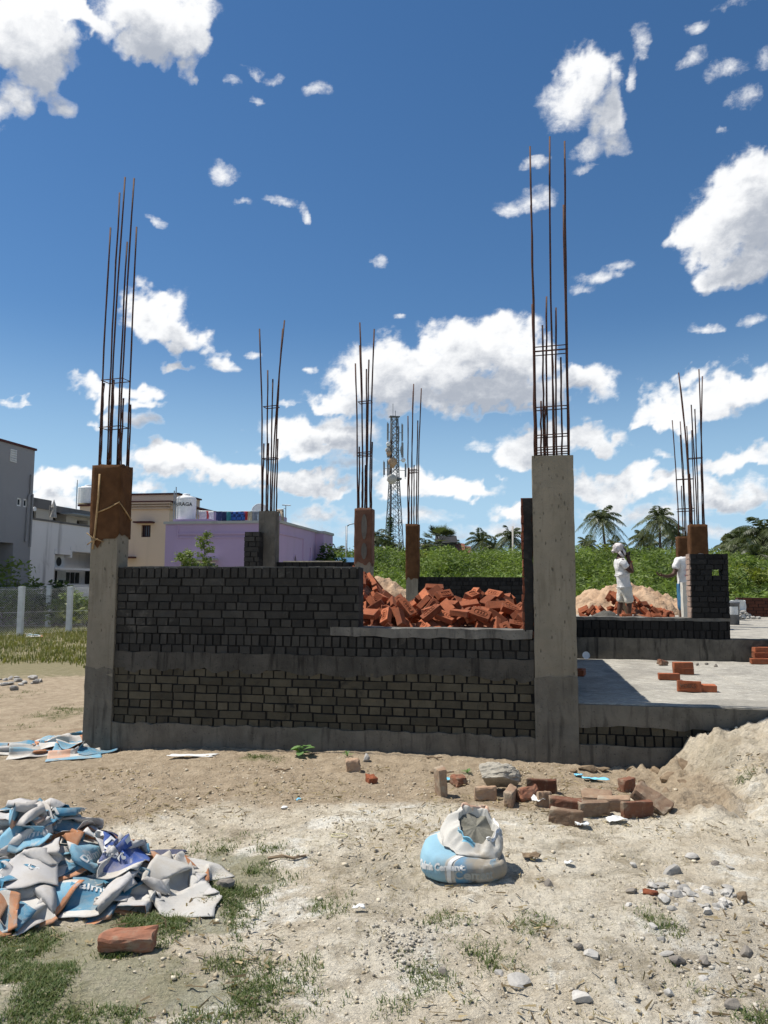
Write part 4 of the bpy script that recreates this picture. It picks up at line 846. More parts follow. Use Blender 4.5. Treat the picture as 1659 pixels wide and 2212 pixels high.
BAGM=[bag_mat('white_bag_teal_band',WH,[(1,.0,.40,TEAL),(1,.64,.96,SKYB),(0,.94,1.,ORG)],.6),
 bag_mat('white_bag_royal_panel',WH,[(1,.12,.62,ROYAL),(0,.0,.06,WH),(1,.78,.97,SKYB)],.55),
 bag_mat('white_bag_sky_band',WH,[(1,.30,.58,SKYB),(1,.76,.97,TEAL),(0,.88,1.,ORG)],.6),
 bag_mat('plain_grey_white_bag',PALE,[],.5),
 bag_mat('navy_bag',(.3,.32,.36),[(1,.0,.8,NAVY)],.25),
 bag_mat('peach_sided_bag',WH,[(0,.0,.42,PEACH),(1,.0,.25,SKYB),(1,.6,.9,SKYB)],.55),
 bag_mat('sky_blue_bag',WH,[(1,.08,.94,TEAL)],.5)]
INM=[bag_mat('bag_inside_grey',(.55,.53,.51),[],.4,.2),bag_mat('bag_inside_orange',(.38,.165,.075),[],.25,.2)]
LET=simple('white_print',(.70,.70,.68),(.58,.58,.56),9,.6,.1,40); LETB=simple('blue_print',(.10,.16,.30),(.14,.2,.34),9,.6,.1,40)
def smp(F,s,t):
    ny,nx=F.shape[:2]; i=np.clip(s*(nx-1),0,nx-1.001); j=np.clip(t*(ny-1),0,ny-1.001); i0=i.astype(int); j0=j.astype(int); fx=(i-i0)[...,None]; fy=(j-j0)[...,None]
    return (F[j0,i0]*(1-fx)+F[j0,i0+1]*fx)*(1-fy)+(F[j0+1,i0]*(1-fx)+F[j0+1,i0+1]*fx)*fy
def print_on(F,text,size,cu,cv,m,parent,W,L,sgn=1,rot=0,bold=.0015,name='lettering',off=.0045):
    me=text_mesh(text,size,bold); bm=bmesh.new(); bm.from_mesh(me); bmesh.ops.triangulate(bm,faces=bm.faces[:])
    for k in range(2):
        es=[e for e in bm.edges if e.calc_length()>.016]
        if es: bmesh.ops.subdivide_edges(bm,edges=es,cuts=1)
    bmesh.ops.triangulate(bm,faces=bm.faces[:])
    co=np.array([v.co[:] for v in bm.verts]); c_,s_=math.cos(rot),math.sin(rot); X=(co[:,0]*c_-co[:,1]*s_)*(sgn); Y=co[:,0]*s_+co[:,1]*c_
    s=cu+X/W; t=cv+Y/L; P=smp(F,s,t); e=.004; du=smp(F,s+e,t)-smp(F,s-e,t); dv=smp(F,s,t+e)-smp(F,s,t-e); n=np.cross(du,dv); n/=np.linalg.norm(n,axis=1,keepdims=True)+1e-9
    P=P+n*off*sgn
    keep=(s>.01)&(s<.99)&(t>.01)&(t<.99)
    for v,p in zip(bm.verts,P): v.co=p
    bmesh.ops.delete(bm,geom=[v for v,k in zip(bm.verts,keep) if not k],context='VERTS')
    bm.to_mesh(me); bm.free(); o=link(name,me,m,parent); return o
def crease(F,W,L,seed,k=.30,n=46):
    Q=up2(F); ny,nx=Q.shape[:2]; r=np.random.default_rng(seed); U,V=np.meshgrid(np.linspace(0,W,nx),np.linspace(0,L,ny)); d=np.zeros(U.shape)
    for q in range(6):
        a=r.uniform(0,math.pi); p=r.uniform(.05,.15); x=(U*math.cos(a)+V*math.sin(a)+(fbm(U*5+q,V*5,2,seed+q)-.5)*.05)/p+r.uniform(0,1); tri=np.abs(x-np.floor(x)-.5)*2
        d+=tri*p*r.uniform(.07,.16)*sst(.35,.6,fbm(U*4+q*3,V*4,2,seed+q+40))
    e=fbm(U*26,V*26,3,seed)-.5
    du=np.gradient(Q,axis=1); dv=np.gradient(Q,axis=0); nn=np.cross(du,dv); nn/=np.linalg.norm(nn,axis=-1,keepdims=True)+1e-9
    return Q+nn*((d-d.mean())+e*.006)[...,None]
def facet(F,si=.44,ni=14,vi=20):
    """bilateral normal filtering: soft folds become flat panels meeting at crisp creases"""
    P=F.copy()
    for rep in range(2):
        a=P[1:,1:]-P[:-1,:-1]; b=P[1:,:-1]-P[:-1,1:]; N=np.cross(a,b); N/=np.linalg.norm(N,axis=-1,keepdims=True)+1e-9; N0=N.copy()
        for _ in range(ni):
            E=np.pad(N,((1,1),(1,1),(0,0)),mode='edge'); S=np.zeros_like(N)
            for j in (0,1,2):
                for i in (0,1,2):
                    q=E[j:j+N.shape[0],i:i+N.shape[1]]; w=np.exp(-((q-N)**2).sum(-1,keepdims=True)/si**2); S+=w*q
            N=S/(np.linalg.norm(S,axis=-1,keepdims=True)+1e-9)
        for _ in range(vi):
            C=(P[:-1,:-1]+P[1:,:-1]+P[:-1,1:]+P[1:,1:])/4; D=np.zeros_like(P); K=np.zeros(P.shape[:2]+(1,))
            for j in (0,1):
                for i in (0,1):
                    v=P[j:P.shape[0]-1+j,i:P.shape[1]-1+i]; m=N*((C-v)*N).sum(-1,keepdims=True); D[j:P.shape[0]-1+j,i:P.shape[1]-1+i]+=m; K[j:P.shape[0]-1+j,i:P.shape[1]-1+i]+=1
            P=P+D/K*.9
    return P
_bc=[0]
def bag_obj(F,kind,inner,label,group,sgn=1,texts=(),W=.5,L=.72,name='cement_bag'):
    _bc[0]+=1; F=facet(F+.7*(crease(F,W,L,_bc[0])[::2,::2]-F))
    ny,nx=F.shape[:2]; U,Vv=np.meshgrid(np.linspace(0,1,nx),np.linspace(0,1,ny)); fq=gridfaces(ny,nx)
    if sgn<0: fq=fq[:,::-1]
    me=npmesh(name,F.reshape(-1,3),fq,False,None,np.stack([U,Vv],-1).reshape(-1,2))
    o=link(name,me,[BAGM[kind],INM[inner]]); md=o.modifiers.new('thick','SOLIDIFY'); md.thickness=.003; md.offset=-1; md.material_offset=1; tag(o,label,'cement bag',group)
    for tx,sz,cu,cv,rot in texts: print_on(F,tx,sz,cu,cv,LET if kind!=3 else LETB,o,W,L,sgn,rot)
    return o
BLAB=['empty cement bag with a teal band and white lettering in the big crumpled heap','empty cement bag with a royal blue panel in the big crumpled heap','white cement bag with a pale blue stripe in the big crumpled heap','plain grey white cement bag crumpled in the big heap','dark navy cement bag crumpled in the big heap','peach and white cement bag crumpled in the big heap','mostly teal cement bag with white lettering in the big crumpled heap']
def upn(F):
    du=F[:,2:]-F[:,:-2]; dv=F[2:]-F[:-2]; n=np.cross(du[1:-1],dv[:,1:-1]); return 1 if n[...,2].mean()>0 else -1
TX={0:[('Dalmia',.11,.5,.22,0),('cement',.065,.5,.10,0)],1:[('Dalmia',.13,.5,.42,0),('cement',.08,.5,.27,0)],2:[('Dalmia Cement',.07,.5,.425,0)],5:[('Dalmia',.07,.7,.12,0)],6:[('Dalmia Cement',.085,.5,.3,0),('Dalmia Cement',.085,.5,.72,math.pi)],3:[('DALMIA',.07,.5,.6,.0)],4:[('DSP',.09,.5,.4,0)]}
bh=HM(-3.4,-.5,3.2,5.4,.015,lambda X,Y:ground_z(X,Y))
# (pixel of the resting place, spin, kind, inner colour, crumple)
core=[(-2.0+random.gauss(0,.33),4.38+random.gauss(0,.17)) for _ in range(17)]
drops=[]
for i,(x,y) in enumerate(core): drops.append((x,y,random.uniform(0,6.28),[3,0,1,4,2,6,0][i%7],i in (0,8),.58,.13))
for i,(x,y) in enumerate(((-2.55,4.6),(-2.2,4.72),(-1.75,4.72),(-1.5,4.55),(-1.35,4.42),(-2.6,4.2),(-2.4,4.0),(-1.98,3.93),(-1.6,4.02),(-1.38,4.15),(-1.15,4.36),(-2.75,4.4),(-2.15,4.0),(-1.75,3.88),(-2.5,4.75))):
    drops.append((x,y,random.uniform(0,6.28),[2,0,6,4,1,5,0,1,6,6,3,5,2,0,4][i],i in (3,10),.54,.15))
for i,(x,y) in enumerate(((-1.88,4.6),(-2.08,4.5),(-2.3,4.35),(-1.9,4.3),(-1.7,4.28),(-2.2,4.15),(-1.55,4.38),(-1.82,4.1),(-2.0,4.62),(-1.95,4.45),(-2.45,4.3),(-1.45,4.3),(-2.6,4.5))):
    drops.append((x,y,random.uniform(-.9,.9)+(1.2 if i%3==0 else 0),[6,5,1,2,0,1,2,0,6,5,4,1,0][i],i in (6,),.5,.16))
for i,(x,y,ro,k,inn,cp,am) in enumerate(drops):
    F=settle(bh,x,y,ro,comp=(cp*random.uniform(.85,1.15),cp*random.uniform(.85,1.2)),amp=am*random.uniform(1.1,1.8),seed=i*7+3,fold=(.35 if i%4==1 else 0),tilt=(random.uniform(-.8,.8),random.uniform(-.8,.8)))
    s=upn(F)
    if i%5==4: s=-s
    bag_obj(F,k,int(inn),BLAB[k],'crumpled cement bags heaped at the left',s,TX.get(k,()) if (i>12 or i%3==0) else ())
# the plain bag reaching out to the right and the torn one in front
F=settle(bh,-1.06,4.17,.2,L=.6,comp=(.62,.6),amp=.16,seed=301,tilt=(.1,-.3)); bag_obj(F,3,0,'plain greyish white bag sticking out at the right end of the heap',None,upn(F))
F=settle(bh,-1.9,3.78,.1,W=.4,L=.5,comp=(.7,.55),amp=.11,seed=305,fold=.1); bag_obj(F,2,1,'torn bag with orange inside lying in front of the heap',None,-upn(F))
# bags by the left column foot
ch=HM(-4.6,-2.2,6.6,8.6,.02,lambda X,Y:ground_z(X,Y))
for i,(u,v,ro,k) in enumerate(((25,1618,.2,2),(75,1622,.5,2),(150,1600,1.1,0),(140,1612,.3,2),(165,1630,.2,5),(205,1622,.9,0))):
    p=gp(u,v+2); F=settle(ch,p.x,p.y,ro,comp=(.7,.62),amp=.09,seed=400+i,tilt=(.2,.3)); bag_obj(F,k,i%2,['flattened torn bag at the far left, before the left column','torn bag second from the left before the left column','blue striped bag slumped against the left column','pale torn bag under the slumped one by the left column','peach torn bag at the foot of the left column','blue bag curled round the corner of the left column foot'][i],'torn bags by the left column',upn(F),TX[2] if k==2 and i==1 else ())
p=at(72,1380,22.8); fh=HM(p.x-1.2,p.x+1.2,p.y-1,p.y+1,.03,lambda X,Y:ground_z(X,Y)+.05)
F=settle(fh,p.x,p.y,.3,comp=(.7,.6),amp=.2,seed=420); bag_obj(F,2,0,'white and blue plastic bag in the grass by the nearest fence post',None,upn(F),(),name='plastic_bag')

# ------------------------------------------------------------------ the slumped open sack of sand
def sack():
    p=gp(1003,1885); c=thing('sand_sack','slumped blue and white cement sack filled with grey sand, mouth open','sand sack',(p.x,p.y+.02,p.z-.012),R(0))
    prof=[(0,0,.0,.15,.11,0),(0,0,.004,.205,.155,0),(0,0,.045,.234,.175,0),(-.004,0,.09,.236,.18,0),(-.008,0,.135,.226,.176,4),(-.004,.004,.168,.208,.166,8),(.010,.01,.188,.19,.154,11),(.028,.016,.195,.178,.144,15),(.038,.02,.204,.174,.144,19),(.044,.026,.225,.172,.148,24),(.05,.032,.256,.162,.146,30),(.06,.036,.286,.142,.134,36),(.072,.04,.312,.117,.116,41),(.078,.042,.322,.104,.106,42),(.078,.042,.316,.101,.103,42),(.074,.04,.27,.097,.099,38)]
    N=72; q=np.linspace(0,2*math.pi,N,endpoint=False); P=[]
    for k,(cx,cy,cz,rx,ry,ti) in enumerate(prof):
        e=2.5; cz*=.78; ti*=.85; cx_=np.sign(np.cos(q))*np.abs(np.cos(q))**(2/e); sy_=np.sign(np.sin(q))*np.abs(np.sin(q))**(2/e)
        n=1+(fbm(np.cos(q)*3+k*.35,np.sin(q)*3,3,5)-.5)*(.07+.18*(k>8))+(fbm(q*3.5,np.full(N,k*.6),2,9)-.5)*(.022+.02*(k>5))
        x=cx_*rx*n; y=sy_*ry*n; a=R(ti); z=y*math.sin(a); y=y*math.cos(a)
        z=z+(fbm(np.cos(q)*2.2,np.sin(q)*2.2,2,40)-.5)*.07*(k>10)
        # deep fold on the left front
        z=z+(-.028*np.cos(q-math.pi)+.0)*(-1)*(4<=k<=9)*np.cos(0)*1.0*0+(.024*-np.cos(q))*(5<=k<=9); d=np.exp(-((q-4.0)/.8)**2)*(6<=k<=8)*.03
        P.append(np.stack([cx+x+d,cy+y+d,np.maximum(cz+z,.002)],-1))
    P=np.array(P); 
    Pc=np.concatenate([P,P[:,:1]],1); F=up2(Pc)
    def bagm(name):
        t=NT(name); uv=t.n('ShaderNodeUVMap').outputs[0]; s=t.n('ShaderNodeSeparateXYZ'); t.l(uv,s.inputs[0]); co=t.co('Object'); U,Vv=s.outputs[0],s.outputs[1]
        col=t.mix(t.noise(co,9,5,.6),(.62,.60,.55),(.50,.475,.42))
        def band(lo,hi,ulo,uhi,c,col):
            f=t.math('MULTIPLY',t.math('MULTIPLY',t.ss(lo,lo+.006,Vv),t.ss(hi,hi-.006,Vv)),t.math('MULTIPLY',t.ss(ulo,ulo+.006,U),t.ss(uhi,uhi-.006,U))); return t.mix(f,col,c)
        col=band(-.1,.47,.44,.685,(.27,.46,.56),col); col=band(-.1,.47,.715,.775,(.10,.27,.43),col); col=band(-.1,.44,.84,.89,(.10,.28,.43),col); col=band(-.1,.47,.2,.42,(.22,.44,.56),col)
        col=band(.50,.87,.62,.70,(.20,.46,.60),col) if False else band(.78,.90,.64,.735,(.16,.44,.60),col)
        dust=t.math('MULTIPLY',t.ss(.34,.62,t.noise(co,8,6,.65,.3)),t.ss(.60,.80,t.math('ADD',U,t.math('MULTIPLY',t.math('SUBTRACT',t.noise(co,6,4,.6),.5),.25))))
        col=t.mix(t.math('MULTIPLY',dust,.92),col,(.30,.255,.19))
        w=t.n('ShaderNodeTexWave'); w.inputs['Scale'].default_value=90; t.l(uv,w.inputs[0]); w2=t.n('ShaderNodeTexWave',bands_direction='Y'); w2.inputs['Scale'].default_value=60; t.l(uv,w2.inputs[0])
        h=t.math('ADD',t.math('ADD',w.outputs['Fac'],w2.outputs['Fac']),t.math('MULTIPLY',t.noise(co,22,4,.65,.6),3.)); return t.finish(col,.7,h,.4,.004,.3)
    ny,nx=F.shape[:2]; U,Vv=np.meshgrid(np.linspace(0,1,nx),np.linspace(0,1,ny))
    me=npmesh('sack',F.reshape(-1,3),gridfaces(ny,nx),True,None,np.stack([U,Vv],-1).reshape(-1,2)); link('sack_cloth',me,bagm('sand_sack_cloth'),c)
    # lettering bent round the left of the lower bulge
    L_=1.25; H_=.36
    print_on(F,'Dalmia Cement',.042,.64,.235,LET,c,L_,H_*1.0,1,.08,.002,off=.003)
    print_on(F,'Cement',.045,.775,.17,simple('faded_print',(.34,.36,.34),(.3,.3,.27)),c,L_,H_,1,0,.0015,off=.003)
    # stitched seam strip
    pts=[]
    for k in np.linspace(.05,.455,26): pts.append(smp(F,np.array([.70+.03*(k-.2)]),np.array([k]))[0]*1.004)
    a=np.array(pts); mb=MB(); side=smp(F,np.array([.712]*26),np.linspace(.05,.455,26))-smp(F,np.array([.69]*26),np.linspace(.05,.455,26)); side/=np.linalg.norm(side,axis=1,keepdims=True)
    mb.grid(np.stack([a-side*.011,a+side*.011],1)+np.array([-.003,-.003,.001])); so_=mb.obj('seam_strip',M['paper'],c)
    # white lining folded out over the lip on the right, blue flap on the left
    def flap(q0,q1,h0,m,name,out,seed):
        n=22; g=[]
        for s in np.linspace(q0,q1,n):
            lip=smp(F,np.array([s%1]),np.array([.82]))[0]; ctr=P[-3].mean(0); d=lip-ctr; d/=np.linalg.norm(d); k=math.sin(math.pi*(s-q0)/(q1-q0))**.6
            r_=(vn(s*16,0,seed)-.5)*.012
            g.append([lip+d*.004+np.array([0,0,.012]),lip+d*(out*.6*k+r_)+np.array([0,0,.014]),lip+d*(out*k+r_)+np.array([0,0,-h0*k*.5]),lip+d*(out*.95*k+.004)+np.array([0,-.003,-h0*k+r_*.5])])
        mb=MB(); mb.grid(np.array(g)); o=mb.obj(name,m,c,True); md=o.modifiers.new('t','SOLIDIFY'); md.thickness=.002
    flap(.80,1.08,.05,M['white'],'white_lining',.015,3); flap(.56,.72,.045,simple('blue_flap',(.18,.46,.62),(.3,.55,.68),8,.6,.3,40),'blue_flap',.012,5); flap(.12,.36,.03,simple('peach_lining',(.55,.33,.22),(.6,.5,.42),8,.6,.3,40),'peach_lining',.006,7)
    n=26; g=[]
    for r_ in np.linspace(0.01,1.02,12):
        ring=P[-1]; ctr=ring.mean(0); row=ctr+(ring-ctr)*r_; row=row+np.stack([0*row[:,0],0*row[:,0],(fbm(row[:,0]*9,row[:,1]*9,2,8)-.5)*.01+.02*(1-r_)+.008],-1); g.append(row)
    mb=MB(); mb.grid(np.array(g),closeu=True); mb.obj('sand_fill',simple('grey_sand',(.20,.19,.155),(.13,.125,.1),20,.95,.7,90,.006),c,True)
sack()

# ------------------------------------------------------------------ grass, gravel grains, small plants
def blades(name,pts,h0,h1,wd,m,per=5,spread=.03,lean=.6):
    n=len(pts)*per; P=np.repeat(np.array(pts),per,0)+np.concatenate([rng.normal(0,spread,(n,2)),np.zeros((n,1))],1)
    P[:,2]=ground_z(P[:,0],P[:,1])-.004; an=rng.uniform(0,6.283,n); h=rng.uniform(h0,h1,n); le=rng.uniform(.2,1,n)*lean*h; d=np.stack([np.cos(an),np.sin(an)],-1); sd=np.stack([-d[:,1],d[:,0]],-1)
    w_=wd*rng.uniform(.6,1.3,n)
    V=np.zeros((n,5,3)); z=np.zeros(n)
    V[:,0]=P+np.c_[sd*w_[:,None]*.5,z]; V[:,1]=P-np.c_[sd*w_[:,None]*.5,z]
    mid=P+np.c_[d*(le*.3)[:,None],h*.6]; V[:,2]=mid-np.c_[sd*w_[:,None]*.4,z]; V[:,3]=mid+np.c_[sd*w_[:,None]*.4,z]; V[:,4]=P+np.c_[d*le[:,None],h]
    b=np.arange(n)[:,None]*5; Q=b+np.array([[0,1,2,3]]); T=b+np.array([[3,2,4,4]])
    tone=np.repeat(rng.uniform(0,1,n),5)
    me=npmesh(name,V.reshape(-1,3),np.concatenate([Q]),False,{'tone':tone})
    tri=b+np.array([[3,2,4]]); me2=npmesh(name,V.reshape(-1,3),tri,False,{'tone':tone})
    bm=bmesh.new(); bm.from_mesh(me); bm.from_mesh(me2); me3=bpy.data.meshes.new(name); bm.to_mesh(me3); bm.free(); bpy.data.meshes.remove(me); bpy.data.meshes.remove(me2)
    return tag(link(name,me3,m),kind='stuff')
gm=leafmat('short_grass',(.17,.18,.07),(.06,.115,.03)); gd=leafmat('dry_grass',(.40,.34,.21),(.22,.19,.10)); gf=leafmat('field_grass',(.22,.20,.07),(.10,.125,.035))
pts=[]
for (u,v,ru,rv,s) in GRASS:
    if v<1700 and u<200: s*=.5
    p=gp(u,v); q=gp(u+ru,v); r_=gp(u,v-rv); ax=abs(q.x-p.x); ay=max(abs(r_.y-p.y),.05); n=int(min(4500,3800*ax*ay*s*s*3.1+30))
    for _ in range(n):
        a=random.gauss(0,.55); b=random.gauss(0,.55); x=p.x+a*ax; y=p.y+b*ay
        if vn(x*6,y*6,31)>.42: pts.append((x,y,0))
blades('grass',pts,.008,.030,.0042,gm,6,.02,1.7)
pts=[(random.uniform(-2.8,2.6),random.uniform(2.4,6.4),0) for _ in range(5200)]; pts=[p for p in pts if fbm(p[0]*1.7,p[1]*1.7,3,44)+(.12 if p[0]<-.3 and p[1]<3.6 else 0)>.56]
blades('grass',pts,.006,.022,.003,gd,4,.03,2.2)
pts=[(x,y,0) for x,y in zip(rng.uniform(-14,-3.6,9000),rng.uniform(10.5,27,9000)) if y>12.2+vn(x*.6,y*.6,3)*4.5 and vn(x*1.1,y*.8,8)>.22]
blades('grass',pts,.04,.17,.02,gf,4,.12,.8)
def grains(n,area,smin,smax,m,seed,name='gravel',mask=None):
    bm=bmesh.new(); bmesh.ops.create_icosphere(bm,subdivisions=1,radius=1); bv=np.array([v.co[:] for v in bm.verts]); bf=np.array([[v.index for v in f.verts] for f in bm.faces]); bm.free()
    r=np.random.default_rng(seed); x=r.uniform(area[0],area[1],n*3); y=r.uniform(area[2],area[3],n*3)
    if mask is not None:
        k=r.uniform(0,1,n*3)<mask(x,y); x,y=x[k],y[k]
    x,y=x[:n],y[:n]; n=len(x); s=smin+(smax-smin)*r.uniform(0,1,n)**3
    V=bv[None]*(1+r.uniform(-.42,.42,(n,len(bv),1)))*s[:,None,None]*np.array([1,.85,.6]); a=r.uniform(0,6.28,n); c_,s_=np.cos(a)[:,None],np.sin(a)[:,None]
    X=V[...,0]*c_-V[...,1]*s_+x[:,None]; Y=V[...,0]*s_+V[...,1]*c_+y[:,None]; Z=V[...,2]+(ground_z(x,y)+s*.25)[:,None]
    F=(np.arange(n)*len(bv))[:,None,None]+bf[None]
    tag(link(name,npmesh(name,np.stack([X,Y,Z],-1).reshape(-1,3),F.reshape(-1,3),False,{'tone':np.repeat(r.uniform(0,1,n),len(bv))}),m),kind='stuff')
gt=NT('mixed_gravel'); gt.finish(gt.mix(gt.attr('tone'),(.20,.175,.14),(.50,.46,.39)),.92,gt.noise(gt.co('Object'),60,3,.6),.4,.004,.2)
grains(1500,(-2.4,2.9,2.5,6.9),.003,.009,gt.m,3,mask=lambda x,y:np.clip(fbm(x*1.4,y*1.4,3,50)*2.6-.9,0,1))
grains(900,(.6,2.4,2.6,4.1),.004,.014,gt.m,4,mask=lambda x,y:np.exp(-((x-1.5)**2/.4+(y-3.4)**2/.35)))
grains(420,(-.25,.45,3.3,4.1),.005,.013,gt.m,5,mask=lambda x,y:np.exp(-((x-.1)**2/.03+(y-3.7)**2/.05)))
ct=NT('soil_crumb'); ct.finish(ct.mix(ct.attr('tone'),(.30,.24,.155),(.66,.59,.46)),.95,ct.noise(ct.co('Object'),80,3,.6),.4,.004,.15)
grains(4500,(-2.6,3.2,2.4,7.2),.003,.011,ct.m,6,'soil_crumbs',mask=lambda x,y:np.clip(fbm(x*2.2,y*2.2,3,60)*3-1.1,.05,1))
grains(700,(-2.6,3.2,2.4,7.0),.008,.02,ct.m,9,'soil_crumbs',mask=lambda x,y:np.clip(fbm(x*1.3,y*1.3,3,61)*3-1.3,.03,1))
def litter(n):
    r=np.random.default_rng(12); x=r.uniform(-2.7,3.0,n); y=r.uniform(2.4,7.,n); k=fbm(x*1.6,y*1.6,3,62)>.47; x,y=x[k],y[k]; n=len(x); a=r.uniform(0,6.28,n); L=r.uniform(.008,.05,n)*r.uniform(.3,1,n); wd=r.uniform(.0015,.005,n); z=ground_z(x,y)
    c,s=np.cos(a),np.sin(a); V=np.zeros((n,4,3))
    for i,(p,q,h) in enumerate(((-1,-1,.002),(1,-1,.008),(1,1,.010),(-1,1,.004))): V[:,i,0]=x+p*L*c-q*wd*s; V[:,i,1]=y+p*L*s+q*wd*c; V[:,i,2]=z+h+r.uniform(.002,.012,n)
    m=leafmat('dry_litter',(.10,.07,.04),(.46,.37,.22),.8); tag(link('dry_litter',npmesh('dry_litter',V.reshape(-1,3),np.arange(4*n).reshape(-1,4),False,{'tone':np.repeat(r.uniform(0,1,n)**1.5,4)}),m),kind='stuff')
litter(5200)
def leafplant(label,p,leaves,m,name='weed',cat='weed',group=None):
    c=thing(name,label,cat,p,0,group); mb=MB(); st=MB()
    for (az,el,L_,w_,h) in leaves:
        d=Vector((math.cos(az)*math.cos(el),math.sin(az)*math.cos(el),math.sin(el))); b=Vector((0,0,h)); tip=b+d*L_; s=Vector((-math.sin(az),math.cos(az),0)); st.tube([(0,0,0),b*.6,b+d*L_*.15],.003,4)
        rows=[]
        for k,(t,ww) in enumerate(((.12,.1),(.35,.8),(.6,1.),(.85,.6),(1.,.05))):
            q=b+d*L_*t-Vector((0,0,L_*.35*t*t)); rows.append([q-s*w_*ww,q-Vector((0,0,.12*w_)),q+s*w_*ww])
        mb.grid(np.array(rows),0,random.random())
    st.obj('stem',m,c); mb.obj('leaves',m,c,tone=True); return c
wm_=leafmat('broad_weed_leaf',(.10,.19,.06),(.17,.28,.10))
p=gp(652,1634); leafplant('broad leaved green weed growing at the foot of the front wall',p,[(q*.9+random.uniform(-.2,.2),random.uniform(.0,.9),random.uniform(.1,.18),.038,random.uniform(.02,.12)) for q in range(11)],wm_)
for (u,v,lab) in ((750,1635,'small dark weed in the wall shade right of the broad leaved weed'),(1010,1672,'tiny grass tuft behind the standing brick')):
    p=gp(u,v); leafplant(lab,p,[(q*1.1,random.uniform(.5,1.2),random.uniform(.05,.1),.008,.01) for q in range(9)],wm_)
# ------------------------------------------------------------------ houses behind, in the same street grid
def facade(w,h,ops,z0=0.):
    """flat wall in x,z with recessed openings (x0,x1,z0,z1,depth); returns wall MB and list of back panes"""
    xs=sorted({0,w,*[q for o in ops for q in o[:2]]}); zs=sorted({z0,h,*[q for o in ops for q in o[2:4]]}); mb=MB(); pane=[]
    for i in range(len(xs)-1):
        for j in range(len(zs)-1):
            cx,cz=(xs[i]+xs[i+1])/2,(zs[j]+zs[j+1])/2
            if any(o[0]<cx<o[1] and o[2]<cz<o[3] for o in ops): continue
            mb.add([(xs[i],0,zs[j]),(xs[i+1],0,zs[j]),(xs[i+1],0,zs[j+1]),(xs[i],0,zs[j+1])],[(0,1,2,3)])
    for a,b,c,d,dp in ops:
        for q in (((a,c),(b,c)),((b,c),(b,d)),((b,d),(a,d)),((a,d),(a,c))):
            (xa,za),(xb,zb)=q; mb.add([(xa,0,za),(xb,0,zb),(xb,dp,zb),(xa,dp,za)],[(0,1,2,3)])
        pane.append((a,b,c,d,dp))
    return mb,pane
def wallmat(name,c,streak=(.2,.19,.18),amt=.35,dirt=.25):
    t=NT(name); co=t.co('Object'); st=t.co('Object',(1,1,.1)); col=t.mix(t.noise(co,.6,5,.6),c,tuple(x*.82 for x in c))
    col=t.mix(t.math('MULTIPLY',t.ss(.56,.74,t.noise(st,1.6,5,.6)),amt),col,streak); col=t.mix(t.math('MULTIPLY',t.ss(.55,.7,t.noise(co,1.1,6,.7,.5)),dirt),col,streak)
    return t.finish(col,.9,t.noise(co,12,4,.6),.15,.01,.2)
LIL=wallmat('lilac_paint',(.46,.345,.51),(.33,.28,.34),.25,.2); BEI=wallmat('beige_paint',(.68,.52,.39),(.45,.35,.27),.2,.15); BEID=wallmat('beige_trim',(.52,.39,.30)); WHI=wallmat('grimy_white_paint',(.80,.76,.74),(.28,.26,.26),.7,.3); GRY=wallmat('blue_grey_paint',(.30,.295,.305),(.2,.2,.21),.2,.2); RBR=wallmat('red_brown_coping',(.09,.035,.035)); OLDR=wallmat('blackened_parapet',(.16,.15,.14),(.04,.04,.04),.8,.6); COP=wallmat('pale_coping',(.42,.42,.40),(.2,.2,.19),.4,.3)
def win(parent,a,b,c,d,dp,frame=None,bars=0,name='window',pm='glass'):
    f=MB(); t=.05; f.box(a,b,dp-.06,dp-.01,c,c+t); f.box(a,b,dp-.06,dp-.01,d-t,d); f.box(a,a+t,dp-.06,dp-.01,c,d); f.box(b-t,b,dp-.06,dp-.01,c,d)
    if bars:
        for k in range(1,bars): f.box(a+(b-a)*k/bars-.015,a+(b-a)*k/bars+.015,dp-.05,dp-.02,c,d)
    o=f.obj(name,frame or M['white'],parent); g=MB(); g.box(a,b,dp,dp+.04,c,d); g.obj('pane',M[pm],o); return o
# lilac house
lp=at(355,1225,30.); H=thing('lilac_house','single storey lilac house with water tank and washing on its flat roof','house',(lp.x,30,0),RB)
Wd=4.62; Ht=3.92
mb,pn=facade(Wd,Ht,[(.85,2.1,1.55,2.45,.18)]); wl=mb.obj('wall',LIL,H); win(H,.85,2.1,1.55,2.45,.18,M['white'],3)
mb=MB(); mb.box(.72,2.2,-.45,.02,2.5,2.57); mb.obj('sunshade',COP,H)
mb=MB(); mb.box(-.06,Wd+.06,-.07,.22,Ht,Ht+.1); mb.box(-.06,.2,.22,9,Ht,Ht+.1); mb.obj('coping',COP,H)
mb=MB(); mb.box(.5,Wd,-.05,.01,Ht-.42,Ht-.36); mb.box(.5,Wd,-.035,.01,Ht-.55,Ht-.51); mb.box(.5,.55,-.04,.01,Ht-.55,Ht+.0); mb.obj('string_course',LIL,H)
mb=MB(); mb.box(.02,Wd-.02,.02,9,Ht-.9,Ht-.75); mb.obj('roof',COP,H)
S2=bpy.data.objects.new('side_wall',None); COL.objects.link(S2); S2.parent=H; S2.location=(Wd,0,0); S2.rotation_euler=(0,0,R(90))
mb,pn=facade(6.1,Ht,[(4.75,5.8,.2,2.2,.12)]); mb.obj('wall_face',LIL,S2); mb=MB(); mb.box(4.75,5.8,.12,.16,.2,2.2); mb.obj('door_opening',M['dark'],S2)
mb=MB(); mb.box(0,6.2,-.07,.2,Ht,Ht+.1); mb.obj('side_coping',COP,S2)
mb=MB(); mb.box(0,3.3,-.04,.01,Ht-.42,Ht-.36); mb.box(3.24,3.3,-.04,.01,1.2,Ht-.36); mb.obj('side_moulding',LIL,S2)
